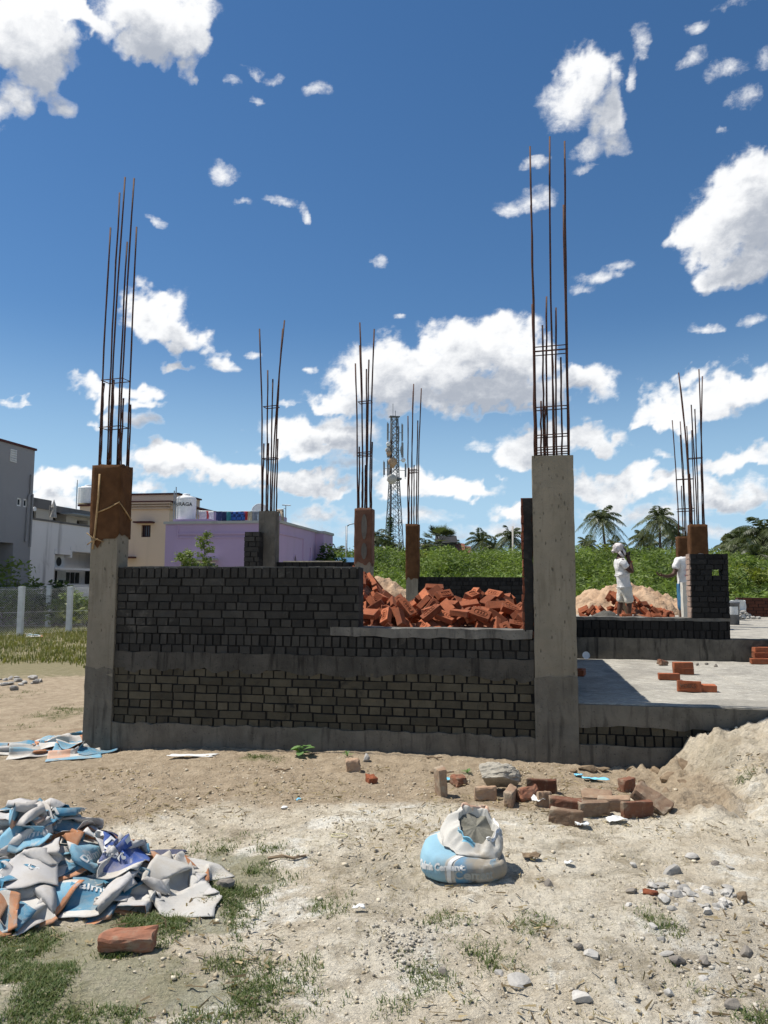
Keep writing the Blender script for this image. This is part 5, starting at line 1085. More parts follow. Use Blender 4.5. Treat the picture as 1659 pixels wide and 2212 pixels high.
mb=MB(); mb.tube([(2.1+.17*math.cos(q),-.012,2.55+.24*math.sin(q)) for q in np.linspace(0,6.283,21)],.035,6); mb.obj('oval_window_frame',LIL,S2); mb=MB(); mb.add([(2.1+.15*math.cos(q),-.01,2.55+.22*math.sin(q)) for q in np.linspace(0,6.283,20,endpoint=False)],[tuple(range(20))]); mb.obj('oval_pane',M['glass'],S2)
mb=MB(); mb.box(1.2,5.4,-.75,.02,1.78,1.9); mb.obj('porch_sunshade',COP,S2)
mb=MB(); mb.box(4.4,4.6,-.06,.02,2.4,3.2); mb.obj('louvre_slot',LIL,S2)
mb=MB(); mb.box(5.3,7.0,-.38,1.5,2.3,Ht-.05); mb.obj('projecting_room',LIL,S2); mb=MB(); mb.box(5.25,7.05,-.43,1.5,Ht-.05,Ht+.06); mb.obj('room_coping',COP,S2)
mb=MB(); mb.box(5.35,6.9,.03,1.5,0,2.3); mb.obj('room_base',M['dark'],S2)
pp=at(545,1120,33.5); mb=MB(); mb.box(.2,2.75,3.7,7,Ht-.8,4.75); mb.obj('stair_room',LIL,H)
mb=MB(); mb.box(.7,2.2,.25,2.0,Ht-.7,Ht+.22); mb.obj('tank_plinth',LIL,H,loc=(-.55,.1,0))
def houseworld(h,x,y,z): return h.matrix_basis@Vector((x,y,z))
def tank(label,p,r,h,text=None):
    c=thing('water_tank',label,'water tank',p,RB); pr=[(.001,0),(r,0)]
    for k in range(9): pr+=[(r,h*.8*(k+.1)/9),(r*.985,h*.8*(k+.5)/9),(r,h*.8*(k+.9)/9)]
    pr+=[(r,h*.82),(r*.93,h*.88),(r*.45,h*.94),(r*.34,h*.95)]; mb=MB(); mb.grid(np.array([[(a*math.cos(q),a*math.sin(q),z) for q in np.linspace(0,6.283,28,endpoint=False)] for a,z in pr]),closeu=True); mb.obj('tank_body',M['white'],c,True)
    mb=MB(); mb.grid(np.array([[(a*math.cos(q),a*math.sin(q),z) for q in np.linspace(0,6.283,20,endpoint=False)] for a,z in ((r*.36,h*.93),(r*.38,h),(r*.3,h*1.02),(.001,h*1.03))]),closeu=True); mb.obj('lid',M['white'],c,True)
    if text:
        me=text_mesh(text,.2,.004); 
        for v in me.vertices:
            x,y=v.co.x,v.co.y; a=-math.pi/2+x/r; v.co=((r+.012)*math.cos(a),(r+.012)*math.sin(a),h*.58+y)
        link('lettering',me,simple('dark_print',(.06,.07,.08),None,5),c)
    mb=MB(); mb.tube([(-r*1.02,-.25,-.3),(-r*1.02,-.25,h*1.12)],.025,6); mb.tube([(-r*.72,-r*.85,-.5),(-r*.72,-r*.85,h*1.25)],.022,6); mb.obj('pipe',M['steel'],c); return c
tank('white ribbed water tank on the lilac roof, with dark lettering',houseworld(H,.42,.9,Ht+.22),.40,1.05,'DURAGA')
# clothes line
cl=thing('clothes_line','washing line stretched over the lilac roof behind the parapet','clothes line',houseworld(H,.62,1.6,Ht+.06),RB); mb=MB()
mb.tube([(0,0,.62),(1.6,0,.56),(3.3,.0,.62)],.008,4); mb.tube([(0,0,-.7),(0,0,.66)],.02,5); mb.tube([(3.75,0,-.7),(3.75,0,.8)],.018,5); mb.tube([(3.3,0,.62),(3.75,0,.66)],.008,4); mb.tube([(3.6,0,.8),(3.95,0,.78)],.025,5); mb.obj('line',M['steel'],cl)
CLO=[('white crumpled shirt hanging leftmost on the washing line',(.62,.62,.62),.34,.5,0),('white and red cloth hanging second from left on the washing line',(.55,.10,.10),.12,.4,1),('pale vest beside the tank side end of the washing line',(.7,.7,.7),.22,.62,0),('dark blue jeans hanging on the washing line',(.035,.05,.12),.26,.5,0),('navy trousers right of the jeans on the washing line',(.03,.04,.10),.24,.55,0),('teal shirt on the washing line',(.05,.22,.24),.18,.45,0),('blue checked lungi hanging in the middle of the washing line',(.05,.13,.36),.62,.45,2),('red cloth right of the checked lungi',(.42,.04,.035),.16,.35,0),('cream towel on the washing line',(.5,.43,.3),.22,.42,0),('grey trousers on the washing line',(.20,.22,.25),.26,.42,0),('bluish grey shirt right of the grey trousers on the line',(.28,.34,.4),.3,.46,0),('black cloth nearest the bare rear column on the line',(.02,.02,.025),.2,.42,0)]
x=.05
chk=NT('checked_cloth'); cc=chk.n('ShaderNodeTexChecker'); cc.inputs['Scale'].default_value=9; chk.l(chk.co('Object'),cc.inputs[0]); cc.inputs[1].default_value=(.05,.13,.38,1); cc.inputs[2].default_value=(.02,.04,.12,1); chk.finish(cc.outputs[0],.9)
for i,(lab,c,w_,h_,kd) in enumerate(CLO):
    X,Z=np.meshgrid(np.linspace(0,w_,9),np.linspace(0,-h_,10)); Yc=np.sin(X*28+i)*.03*(Z/-h_)+ (fbm(X*6+i,Z*5,2,i)-.5)*.05; E=X+(fbm(Z*5,X*0+i,2,i)-.5)*.05*(Z/-h_)
    base=.61 - .055*math.sin(min(1,(x/3.3))*math.pi)
    o=link('hanging_cloth',npmesh('hanging_cloth',np.stack([E,Yc,Z],-1).reshape(-1,3),gridfaces(10,9),True),chk.m if kd==2 else simple('cloth%d'%i,c,None,8,.9,.2,30),None,cl.matrix_basis@Vector((x,0,base)),(0,0,RB)); md=o.modifiers.new('t','SOLIDIFY'); md.thickness=.012
    tag(o,lab,'clothing',group='clothes on the line'); x+=w_*.92+(.12 if i==2 else .0)
mb=MB(); mb.tube([(0,0,0),(-.05,0,-.35),(-.08,0,-.75)],[.09,.075,.06],8); mb.tube([(.16,0,0),(.2,0,-.35),(.26,0,-.72)],[.09,.075,.06],8); mb.tube([(-.06,0,0),(.22,0,.0)],.085,8)
o=mb.obj('hanging_trousers',simple('khaki_cloth',(.33,.28,.22)),None,True,loc=cl.matrix_basis@Vector((3.42,0,.55)),rot=(0,0,RB)); tag(o,'khaki trousers hanging right of the bare rear column','clothing')
# satellite dish
def dish(label,p,r,az,el,parent=None,name='satellite_dish',m='white'):
    c=thing(name,label,'dish',p,0); mb=MB(); Rm=Matrix.Rotation(az,3,'Z')@Matrix.Rotation(el,3,'X'); g=[]
    for a in np.linspace(.02,1,7): g.append([tuple(Rm@Vector((r*a*math.cos(q),-.28*r*(a*a-1),r*a*math.sin(q)))) for q in np.linspace(0,6.283,24,endpoint=False)])
    mb.grid(np.array(g),closeu=True); o=mb.obj('reflector',M[m],c,True); md=o.modifiers.new('t','SOLIDIFY'); md.thickness=.02
    mb=MB(); mb.tube([tuple(Rm@Vector((0,.0,-r))),tuple(Rm@Vector((0,-r*.9,-r*.15)))],.014,5); mb.tube([(0,.15,0),(0,.15,-r*1.9)],.025,5); mb.obj('arm',M['steel'],c); return c
dish('white satellite dish above the washing line',houseworld(H,2.9,2.7,Ht+.72),.36,R(8),R(-14))
ac=thing('air_conditioner','white outdoor air conditioner on the side wall of the lilac house','air conditioner',houseworld(H,Wd+.1,4.15,2.0),RB+R(90)); mb=MB(); mb.box(0,.85,-.38,0,0,.62); mb.obj('casing',M['white'],ac); mb=MB(); mb.tube([(.42+.24*math.cos(q),-.385,.31+.24*math.sin(q)) for q in np.linspace(0,6.283,21)],.02,5); mb.add([(.42+.22*math.cos(q),-.384,.31+.22*math.sin(q)) for q in np.linspace(0,6.283,18,endpoint=False)],[tuple(range(18))],1); mb.box(-.006,-.002,-.34,-.04,.05,.57,mi=1); mb.obj('fan_grille',[M['steel'],M['dark']],ac)
p=at(668,1216,24); mb=MB(); mb.box(-.9,.9,-.2,.2,0,.04); mb.box(-.8,1.0,-.15,.25,.045,.08); tag(mb.obj('plank_stack',simple('pale_plank',(.45,.40,.31)),loc=(p.x,24,p.z-.02),rot=(0,0,RB)),'two pale planks laid on supports before the lilac house','plank')
mb=MB(); mb.box(-.7,-.6,-.1,.1,-1.8,0); mb.box(.7,.8,-.1,.1,-1.8,0); mb.obj('support',M['wood'],COL.objects[-1])
# beige house
bp=at(250,1225,46.); HB=thing('beige_house','two storey beige house with red brown sunshades behind the lilac house','house',(bp.x,46,0),RB)
ops=[(1.56,2.15,4.36,5.08,.2)]
mb,pn=facade(3.3,6.4,ops); mb.obj('wall',BEI,HB); win(HB,1.56,2.15,4.36,5.08,.2,RBR,4)
for (a,b,z) in ((1.25,2.4,5.18),(.55,1.3,3.1)):
    mb=MB(); mb.box(a,b,-.5,.02,z,z+.09); mb.obj('sunshade',RBR,HB)
mb=MB(); mb.box(-.1,3.36,-.14,.02,6.02,6.1); mb.box(-.1,3.4,-.2,.02,6.18,6.24); mb.box(-.1,3.44,-.24,.3,6.32,6.42); mb.obj('cornice',BEID,HB)
mb=MB(); mb.box(-.1,3.46,-.26,.3,6.42,6.5); mb.obj('coping',RBR,HB)
mb=MB(); mb.box(0,.3,-.05,.0,0,6.0); mb.obj('corner_pier',BEI,HB)
SB=bpy.data.objects.new('side_wall',None); COL.objects.link(SB); SB.parent=HB; SB.location=(3.3,0,0); SB.rotation_euler=(0,0,R(90))
mb,pn=facade(9,6.4,[]); mb.obj('wall_face',BEI,SB); mb=MB(); mb.box(0,9,-.2,.2,6.0,6.2); mb.obj('side_cornice',BEID,SB); mb=MB(); mb.box(0,9,-.24,.2,6.4,6.5); mb.obj('side_coping',RBR,SB)
mb=MB(); mb.box(-2.4,2.6,2.6,6,5.0,7.2); mb.obj('upper_storey',BEI,HB); mb=MB(); mb.box(-2.5,2.7,2.5,6.1,7.2,7.3); mb.obj('upper_coping',RBR,HB)
mb=MB(); mb.box(2.59,2.63,3.6,4.2,6.1,6.75); mb.obj('small_window',M['glass'],HB)
mb=MB(); mb.box(-2.75,0,.4,8,0,6.3); mb.obj('left_wing',BEI,HB); mb=MB(); mb.box(-2.85,0,.3,8,6.3,6.42); mb.obj('wing_coping',RBR,HB)
mb=MB(); mb.box(-1.9,-.2,.28,.39,3.0,6.65); mb.obj('wing_panel',BEID,HB)
mb=MB(); mb.box(-1.9,-.6,-.1,.4,4.75,4.82); mb.obj('wing_sunshade',RBR,HB)
tank('second white water tank half hidden behind the sacking wrapped column',at(190,1085,47.5)+Vector((0,0,-.1)),.62,1.15)
# white flat building running back along the street (wall faces us obliquely)
wp=Vector((-14.7,32,0)); HW=thing('white_building','grimy white two level building with a long recessed balcony, left of the wrapped column','building',wp,RB+R(90))
zb0=at(120,1215,33.6).z; zb1=at(120,1157,33.6).z
mb,pn=facade(7.4,4.25,[(1.75,6.6,1.55,3.05,1.1)]); mb.obj('wall',WHI,HW)
mb=MB(); mb.box(1.75,6.6,1.1,1.2,1.5,3.1); mb.obj('balcony_back_wall',WHI,HW)
mb=MB(); mb.box(1.75,6.6,-.04,.6,2.2,2.3); mb.obj('balcony_slab',WHI,HW)
mb=MB(); mb.box(1.7,3.0,-.02,.1,2.88,3.1); mb.box(2.9,3.02,-.03,.3,2.75,3.25); mb.box(4.9,6.6,-.02,.1,2.8,3.0); mb.obj('balcony_beam',WHI,HW)
for (a,b,c,d,nm) in ((2.4,2.5,1.58,2.2,'door'),(2.62,3.1,1.58,2.18,'door'),(3.5,4.1,1.58,2.18,'window'),(4.3,4.6,1.6,2.12,'window'),(4.75,5.0,1.6,2.12,'window'),(5.15,5.4,1.6,2.12,'window'),(6.0,6.5,1.58,2.2,'door')):
    mb=MB(); mb.box(a,b,1.04,1.09,c,d); mb.obj(nm,M['dark'],HW)
mb=MB(); [mb.box(3.5+k*.1,3.54+k*.1,.95,1.0,1.75,2.18) for k in range(7)]; mb.obj('railing',M['white'],HW)
mb=MB(); mb.box(2.2,2.75,.9,1.05,2.32,2.85); mb.obj('shutter',M['dark'],HW)
mb=MB(); mb.box(-.05,7.4,-.05,.2,4.25,4.33); mb.obj('coping',OLDR,HW)
mb=MB(); mb.tube([(2.9,-.05,0),(2.9,-.05,1.5)],.06,6); mb.obj('drain_pipe',GRY,HW)
a2=thing('air_conditioner','white outdoor air conditioner inside the balcony of the white building','air conditioner',HW.matrix_basis@Vector((2.85,.75,2.31)),RB+R(90)); mb=MB(); mb.box(0,.8,0,.3,0,.55); mb.obj('casing',M['white'],a2); mb=MB(); mb.add([(.36+.21*math.cos(q),-.006,.28+.21*math.sin(q)) for q in np.linspace(0,6.283,18,endpoint=False)],[tuple(range(18))]); mb.obj('fan_grille',M['dark'],a2)
mb,pn=facade(7.3,5.0,[(1.9,2.6,4.3,4.9,.1),(3.9,5.0,4.2,4.95,.6),(5.9,6.9,4.2,4.75,.5)],4.2); o=mb.obj('upper_wall',wallmat('cream_grime',(.42,.39,.33),(.15,.14,.13),.6,.4),HW,loc=(0,1.6,0))
mb=MB(); mb.box(-.2,3.6,1.5,4,5.0,5.45); mb.box(3.6,7,1.5,4,4.95,5.25); mb.obj('upper_parapet',OLDR,HW)
for (a,b,c,d,dp) in pn:
    mb=MB(); mb.box(a,b,1.6+dp,1.63+dp,c,d); mb.obj('upper_opening',M['dark'],HW)
mb=MB(); 
for k in range(22): mb.box(4.4+k*.14,4.47+k*.14,.85,1.6,4.93-.0,4.96)
mb.box(4.4,7.5,.9,1.6,4.90,4.93); mb.obj('tin_awning',M['steel'],HW)
mb=MB(); mb.tube([(1.5,1.5,4.75),(1.4,1.1,4.85)],.03,5); mb.tube([(1.4,1.15,4.85),(1.35,.8,4.83)],[.06,.1],8); mb.obj('wall_lamp',M['white'],HW)
mb=MB(); mb.tube([(0,0,0),(0,0,.45)],[.16,.1],7); mb.tube([(0,0,.45),(0,0,.8)],[.13,.01],7); mb.tube([(-.18,0,0),(-.18,0,.55)],.02,5); o=mb.obj('roof_finial',M['stone'],loc=at(116,1101,34.5)+Vector((0,0,-.35))); tag(o,'small bell shaped finial on the blackened parapet of the white building','finial')
# blue grey building at the left edge
gp_=Vector((-14.7,32,0)); HG=thing('grey_building','tall blue grey building cut by the left photo edge, dark coping','building',gp_+Vector((-EB[0]*10,-EB[1]*10,0)),RB+R(90))
mb,pn=facade(10,7.15,[(9.0,9.28,4.72,5.05,.08),(9.4,9.68,4.72,5.05,.08),(6,8.9,1.7,3.2,1.6)]); mb.obj('wall',GRY,HG)
for q in pn[:2]: win(HG,*q[:4],.08,M['white'])
mb=MB(); mb.box(6,8.9,1.6,1.7,1.7,3.2); mb.obj('porch_back_wall',GRY,HG); mb=MB(); mb.box(6.2,8.3,1.52,1.58,2.6,3.1); mb.obj('dark_opening',M['dark'],HG)
mb=MB(); mb.box(-.1,10.06,-.06,.3,7.15,7.24); mb.obj('coping',RBR,HG)
mb=MB(); mb.box(9.995,10.0,0,6,0,7.15); mb.obj('end_wall',GRY,HG)
mb=MB(); mb.tube([(9.78,-.06,6.1),(9.78,-.06,5.3),(9.66,-.06,5.2),(9.6,-.06,3.3)],.05,6); mb.tube([(9.93,-.05,5.3),(9.9,-.05,3.1)],.04,6); mb.obj('drain_pipe',GRY,HG)
mb=MB()
for i in range(6): mb.box(8.42+i*.07,8.44+i*.07,-.03,-.004,6.45,6.95)
for i in range(6): mb.box(8.42,8.8,-.034,-.006,6.45+i*.095,6.475+i*.095)
mb.obj('vent_grille',M['white'],HG)
# ------------------------------------------------------------------ chain link fence, low wall
def fence(label,A,B,h,n,posts):
    c=thing('chain_link_fence',label,'fence',(A[0],A[1],0)); d=Vector((B[0]-A[0],B[1]-A[1],0)); L_=d.length; d.normalize(); mb=MB(); s=.075
    def q(x,z): return (d.x*x,d.y*x,z)
    k=-h
    while k<L_:
        for sg in (1,-1):
            x0,z0=(k,0.05) if sg>0 else (k+h,.05); x1,z1=(k+h,h) if sg>0 else (k,h)
            xa,xb=x0,x1
            def clip(x): return min(max(x,0),L_)
            za=z0+(clip(xa)-xa)/(xb-xa)*(z1-z0); zb=z0+(clip(xb)-xa)/(xb-xa)*(z1-z0)
            a=q(clip(xa),za); b=q(clip(xb),zb)
            if abs(za-zb)>.02: mb.tube([a,b],.0016,3,cap=False)
        k+=s
    for z in (.06,h*.5,h): mb.tube([q(0,z),q(L_,z)],.005,4)
    mb.obj('wire_mesh',M['white'],c)
    for x in posts:
        m2=MB(); m2.box(-.075,.075,-.075,.075,-.1,h+.08,.004); m2.obj('post',simple('whitewashed_post',(.72,.72,.70),(.6,.6,.58),6,.9,.3,40),c,loc=q(x,0))
    return c
def onfence(A,B,u):
    A=Vector(A); B=Vector(B); L_=(B-A).length; return min(np.linspace(0,L_,800),key=lambda q:abs(proj_u(A+(B-A)*(q/L_)+Vector((0,0,.7)))-u))
a=at(-90,1300,22.2); e=at(330,1300,27.8); A_,B_=(a.x,22.2,0),(e.x,27.8,0)
fence('nearer chain link fence with white concrete posts beside the left column',A_[:2],B_[:2],1.42,3,[onfence(A_,B_,u) for u in (45,150,262)])
a=at(-60,1300,27.6); e=at(300,1300,29.8); A_,B_=(a.x,27.6,0),(e.x,29.8,0)
fence('farther chain link fence with one visible white post, before the white building',A_[:2],B_[:2],1.45,3,[onfence(A_,B_,105)])
mb=MB(); mb.box(0,9.5,0,.2,0,.55); mb.obj('coping_strip',COP,None); lw=COL.objects[-1]; lw.name='low_wall'; lw.location=(-17.2,30.3,0); lw.rotation_euler=(0,0,R(4)); tag(lw,'low pale boundary wall in the weeds behind the fences','low wall')
# ------------------------------------------------------------------ vegetation
def leafcloud(name,centers,n,size,m,parent=None,seed=1,asp=.45,flat=.4,top=None):
    """leaf-sized faces through a set of ellipsoids (x,y,z,rx,ry,rz)"""
    r=np.random.default_rng(seed); C=np.array(centers); w_=C[:,3]*C[:,4]+C[:,4]*C[:,5]; k=r.choice(len(C),n,p=w_/w_.sum()); d=r.normal(size=(n,3)); d/=np.linalg.norm(d,axis=1,keepdims=True); rad=r.uniform(.35,1.08,n)**.6
    P=C[k,:3]+d*C[k,3:6]*rad[:,None]; cl=.5+.5*np.sin(P[:,0]*7/ C[k,3]+P[:,2]*5)*np.sin(P[:,1]*6/C[k,4]+1); keep=r.uniform(0,1,n)<.35+.65*cl; P=P[keep]; n=len(P); k=k[keep]
    return leaves(name,P,size,m,parent,r,asp,flat,r.uniform(0,1,n)*.6+.4*cl[keep])
def leaves(name,P,size,m,parent,r,asp=.45,flat=.4,tone=None):
    n=len(P); u=r.normal(size=(n,3)); u[:,2]*=flat; u/=np.linalg.norm(u,axis=1,keepdims=True)+1e-9; v=np.cross(u,r.normal(size=(n,3))); v/=np.linalg.norm(v,axis=1,keepdims=True)+1e-9
    s=size*r.uniform(.6,1.4,n)[:,None]; a=u*s; b=v*s*asp; V=np.stack([P-a,P-b*.9,P+a,P+b*.9],1).reshape(-1,3)
    tone=np.repeat(tone if tone is not None else r.uniform(0,1,n),4)
    return link(name,npmesh(name,V,np.arange(4*n).reshape(-1,4),False,{'tone':tone}),m,parent)
SCR=leafmat('thorn_scrub_leaf',(.035,.062,.014),(.185,.25,.058)); SCD=leafmat('dark_leaf',(.02,.038,.012),(.06,.095,.025)); OLV=leafmat('olive_tree_leaf',(.06,.07,.026),(.19,.19,.08)); YEL=leafmat('yellow_green_leaf',(.10,.13,.02),(.22,.24,.05)); LIM=leafmat('feathery_leaf',(.10,.15,.035),(.22,.27,.08))
def scrub(name,x0,x1,y0,y1,zf,n,size,m,seed,kind='stuff'):
    r=np.random.default_rng(seed); y=y0+(y1-y0)*r.uniform(0,1,n)**1.1; x=r.uniform(0,1,n)*(x1-x0)*(y/y0)+x0*(y/y0)
    top=zf(x,y); lump=(fbm(x*.42,y*.33,3,seed)-.5)*2.6+(fbm(x*1.5,y*1.2,3,seed+2)-.5)*.9
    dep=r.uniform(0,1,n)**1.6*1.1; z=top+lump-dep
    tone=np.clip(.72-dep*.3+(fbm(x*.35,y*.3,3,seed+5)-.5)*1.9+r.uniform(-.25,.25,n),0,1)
    k=z>.0; o=leaves(name,np.stack([x,y,z],-1)[k],size,m,None,r,.28,.55,tone[k]); tag(o,kind=kind); return o
zf=lambda x,y: .9+3.6*sst(30,74,y)-.0*x
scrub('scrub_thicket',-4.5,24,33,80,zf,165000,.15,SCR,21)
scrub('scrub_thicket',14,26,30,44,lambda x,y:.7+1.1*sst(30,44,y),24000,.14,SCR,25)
# near-left weeds behind the fence
def bushthing(label,p,rad,h,n,size,m,seed,name='bush',cat='bush'):
    c=thing(name,label,cat,(p[0],p[1],0)); rr=random.Random(seed); cs=[(rr.uniform(-rad,rad)*.7,rr.uniform(-rad,rad)*.5,h*rr.uniform(.3,.75),rad*rr.uniform(.35,.6),rad*rr.uniform(.3,.5),h*rr.uniform(.2,.34)) for _ in range(7)]
    mb=MB(); [mb.tube([(0,0,0),(q[0]*.6,q[1]*.6,q[2]*.6),q[:3]],[.03,.02,.01],5) for q in cs]; mb.obj('stem',M['bark'],c); leafcloud('foliage',cs,n,size,m,c,seed); return c
for i,(u,Y,rad,h,m,lab) in enumerate(((15,29.5,1.2,2.5,LIM,'light green bush against the blue grey building at the left edge'),(62,30.2,.8,1.9,SCR,'dark shrub left of the nearest fence post'),(88,29.3,1.2,1.3,SCD,'low dark bush between the first two fence posts'),(130,29.6,1.5,1.2,SCR,'wide low bush behind the second fence post'),(165,29.0,1.0,1.5,LIM,'light creeper covered bush right behind the third fence post'),(190,28.5,1.1,1.0,YEL,'yellow green weed clump touching the left column'),(5,28.6,1.3,1.3,SCR,'green bush at the far left behind the fence'),(118,28.9,.8,1.7,SCD,'thin dark shrub by the farther fence post'))):
    bushthing(lab,(at(u,1300,Y).x,Y),rad,h,1500,.10,m,40+i)
# sapling and bush before the lilac house
def sapling(label,p,h,seed,wid=.55):
    c=thing('sapling',label,'sapling',p); r=random.Random(seed); mb=MB(); mb.tube([(0,0,0),(.04,0,h*.5),(-.02,.03,h)],[.03,.02,.006],6); P=[]
    for k in range(46):
        t=.12+.88*(k/46); z=h*t; L_=wid*(1-t*.75)*r.uniform(.6,1.1); a=r.uniform(0,6.28); b0=Vector((.04*math.sin(t*3),0,z)); b1=b0+Vector((math.cos(a)*L_,math.sin(a)*L_,L_*.35)); b2=b1+Vector((math.cos(a)*L_*.35,math.sin(a)*L_*.35,-L_*.15)); mb.tube([b0,b1,b2],[.008,.005,.002],4,cap=False)
        for s in np.linspace(.25,1.,9):
            q=b0.lerp(b1,s) if s<.8 else b1.lerp(b2,(s-.8)*5)
            for _ in range(5): P.append((q.x+r.gauss(0,.05),q.y+r.gauss(0,.05),q.z+r.gauss(0,.035)))
    mb.obj('trunk',M['bark'],c); leaves('foliage',np.array(P),.045,LIM,c,np.random.default_rng(seed),.5,.6); return c
p=at(440,1225,24.5); sapling('tall feathery light green sapling before the lilac wall',(p.x,24.5,0),at(440,1150,24.5).z,3,.62)
p=at(408,1225,25.); sapling('shorter bushy sapling beside the tall feathery one',(p.x,25.,0),at(408,1190,25.).z,4,.9); p=at(392,1225,25.2); sapling('low leafy sapling under the lilac house window',(p.x,25.2,0),at(395,1198,25.2).z,6,.8)
bushthing('dark green shrub by the dark doorway of the lilac house',(at(705,1200,34).x,34),1.0,3.6,3600,.12,SCD,61)
mb=MB(); mb.box(-.6,1.2,0,4,0,2.3); mb.add([(-.8,-.3,2.2),(1.4,-.3,2.2),(1.4,2,3.2),(-.8,2,3.2)],[(0,1,2,3)],1); p=at(732,1215,44); o=mb.obj('blue_shed',[simple('shed_wall',(.3,.3,.3)),simple('blue_tin',(.05,.15,.27),None,5,.5)],loc=(p.x,44,0),rot=(0,0,RB)); tag(o,'low shed with a blue tin roof right of the lilac house','shed')
# palms
def palm_parts(seed,h,fr=26,L_=3.3,fan=False,lean=.6):
    r=random.Random(seed); tr=MB(); bend=Vector((r.uniform(-1,1)*lean,r.uniform(-.4,.4)*lean,0)); pts=[bend*(t*t)+Vector((0,0,h*t)) for t in np.linspace(0,1,8)]; tr.tube(pts,[.2-.07*t for t in np.linspace(0,1,8)],8); top=pts[-1]; mb=MB()
    if fan:
        for k in range(46):
            a=r.uniform(0,6.28); el=math.asin(r.uniform(-.75,.99)); d=Vector((math.cos(a)*math.cos(el),math.sin(a)*math.cos(el),math.sin(el))); c0=top+d*L_*.45; mb.tube([top,c0],[.035,.02],4,0,.3,cap=False); up=d.cross(Vector((0,0,1))); up=up.normalized() if up.length>.01 else Vector((1,0,0)); w_=d.cross(up).normalized(); tn=r.random()
            for j in np.linspace(-1.25,1.25,17):
                e=c0+(d*math.cos(j)+up*math.sin(j))*L_*.48+w_*r.uniform(-.1,.1); s=(d*-math.sin(j)+up*math.cos(j))*.055*L_*.48; m_=c0.lerp(e,.6); mb.add([c0,m_-s,e,m_+s],[(0,1,2,3)],0,tn*.7+.3*r.random())
    else:
        for k in range(fr):
            a=k*2.4+r.uniform(-.3,.3); el=1.35-2.1*(k/fr)+r.uniform(-.2,.2); l=L_*r.uniform(.8,1.1); dr=l*(.42+.38*math.cos(el)); d=Vector((math.cos(a)*math.cos(el),math.sin(a)*math.cos(el),math.sin(el))); tn=r.random(); prev=None; P=[]
            for t in np.linspace(0,1,13): P.append(top+d*l*t+Vector((r.uniform(.0,.25)*0+.3*t*t,0,-dr*t*t)))
            mb.tube(P,[.035-.028*t for t in np.linspace(0,1,13)],4,0,.2,cap=False)
            for i in range(1,13):
                for sub in (0,.33,.66):
                    q=P[i-1].lerp(P[i],sub); ax=(P[i]-P[i-1]).normalized(); sd=ax.cross(Vector((0,0,1))); sd=sd.normalized() if sd.length>.01 else Vector((1,0,0)); t=(i-1+sub)/12; ll=l*.27*math.sin(math.pi*(.12+.83*t))
                    for sg in (-1,1):
                        tip=q+(sd*sg*.8+ax*.55).normalized()*ll*r.uniform(.8,1.1)+Vector((0,0,-ll*r.uniform(.3,.75))); w_=ax*.05; mid=q.lerp(tip,.5)+Vector((0,0,ll*.06)); mb.add([q,mid-w_,tip,mid+w_],[(0,1,2,3)],0,min(1,max(0,tn*.6+r.uniform(0,.4))))
        for k in range(7): 
            a=r.uniform(0,6.28); mb.box(top.x+math.cos(a)*.25-.1,top.x+math.cos(a)*.25+.1,top.y+math.sin(a)*.25-.1,top.y+math.sin(a)*.25+.1,top.z-.45,top.z-.22,.03,0,.1)
    return tr.mesh('trunk',True),mb.mesh('crown',False,True)
PALML=leafmat('palm_frond',(.03,.045,.02),(.14,.16,.075),.4)
PV=[palm_parts(1,9.,27,3.5),palm_parts(2,8.,24,3.3,lean=1.2),palm_parts(3,7.,28,3.6,lean=.3),palm_parts(5,8.5,25,3.4,lean=-1.)]; PF=palm_parts(9,9.,0,3.0,True,.2)
for a_ in PV+[PF]: a_[0].materials.append(M['bark']); a_[1].materials.append(PALML)
def palm(label,u,vtop,Y,var,sc_,rz,group=None,name='coconut_palm',cat='palm tree'):
    top=at(u,vtop,Y); c=thing(name,label,cat,(0,0,0),rz,group); tm,cm=var; h=max(v.co.z for v in cm.vertices)*sc_
    tp=tm.vertices[-1].co; off=Matrix.Rotation(rz,3,'Z')@Vector((tp.x*sc_,tp.y*sc_,0)); c.location=(top.x-off.x,Y-off.y,top.z-h); c.scale=(sc_,)*3
    zb=c.location.z; link('trunk',tm,None,c); link('crown',cm,None,c)
    if zb>.3:
        mb=MB(); mb.tube([(0,0,-zb/sc_-.2),(0,0,.05)],.2,8); mb.obj('trunk_base',M['bark'],c)
    return c
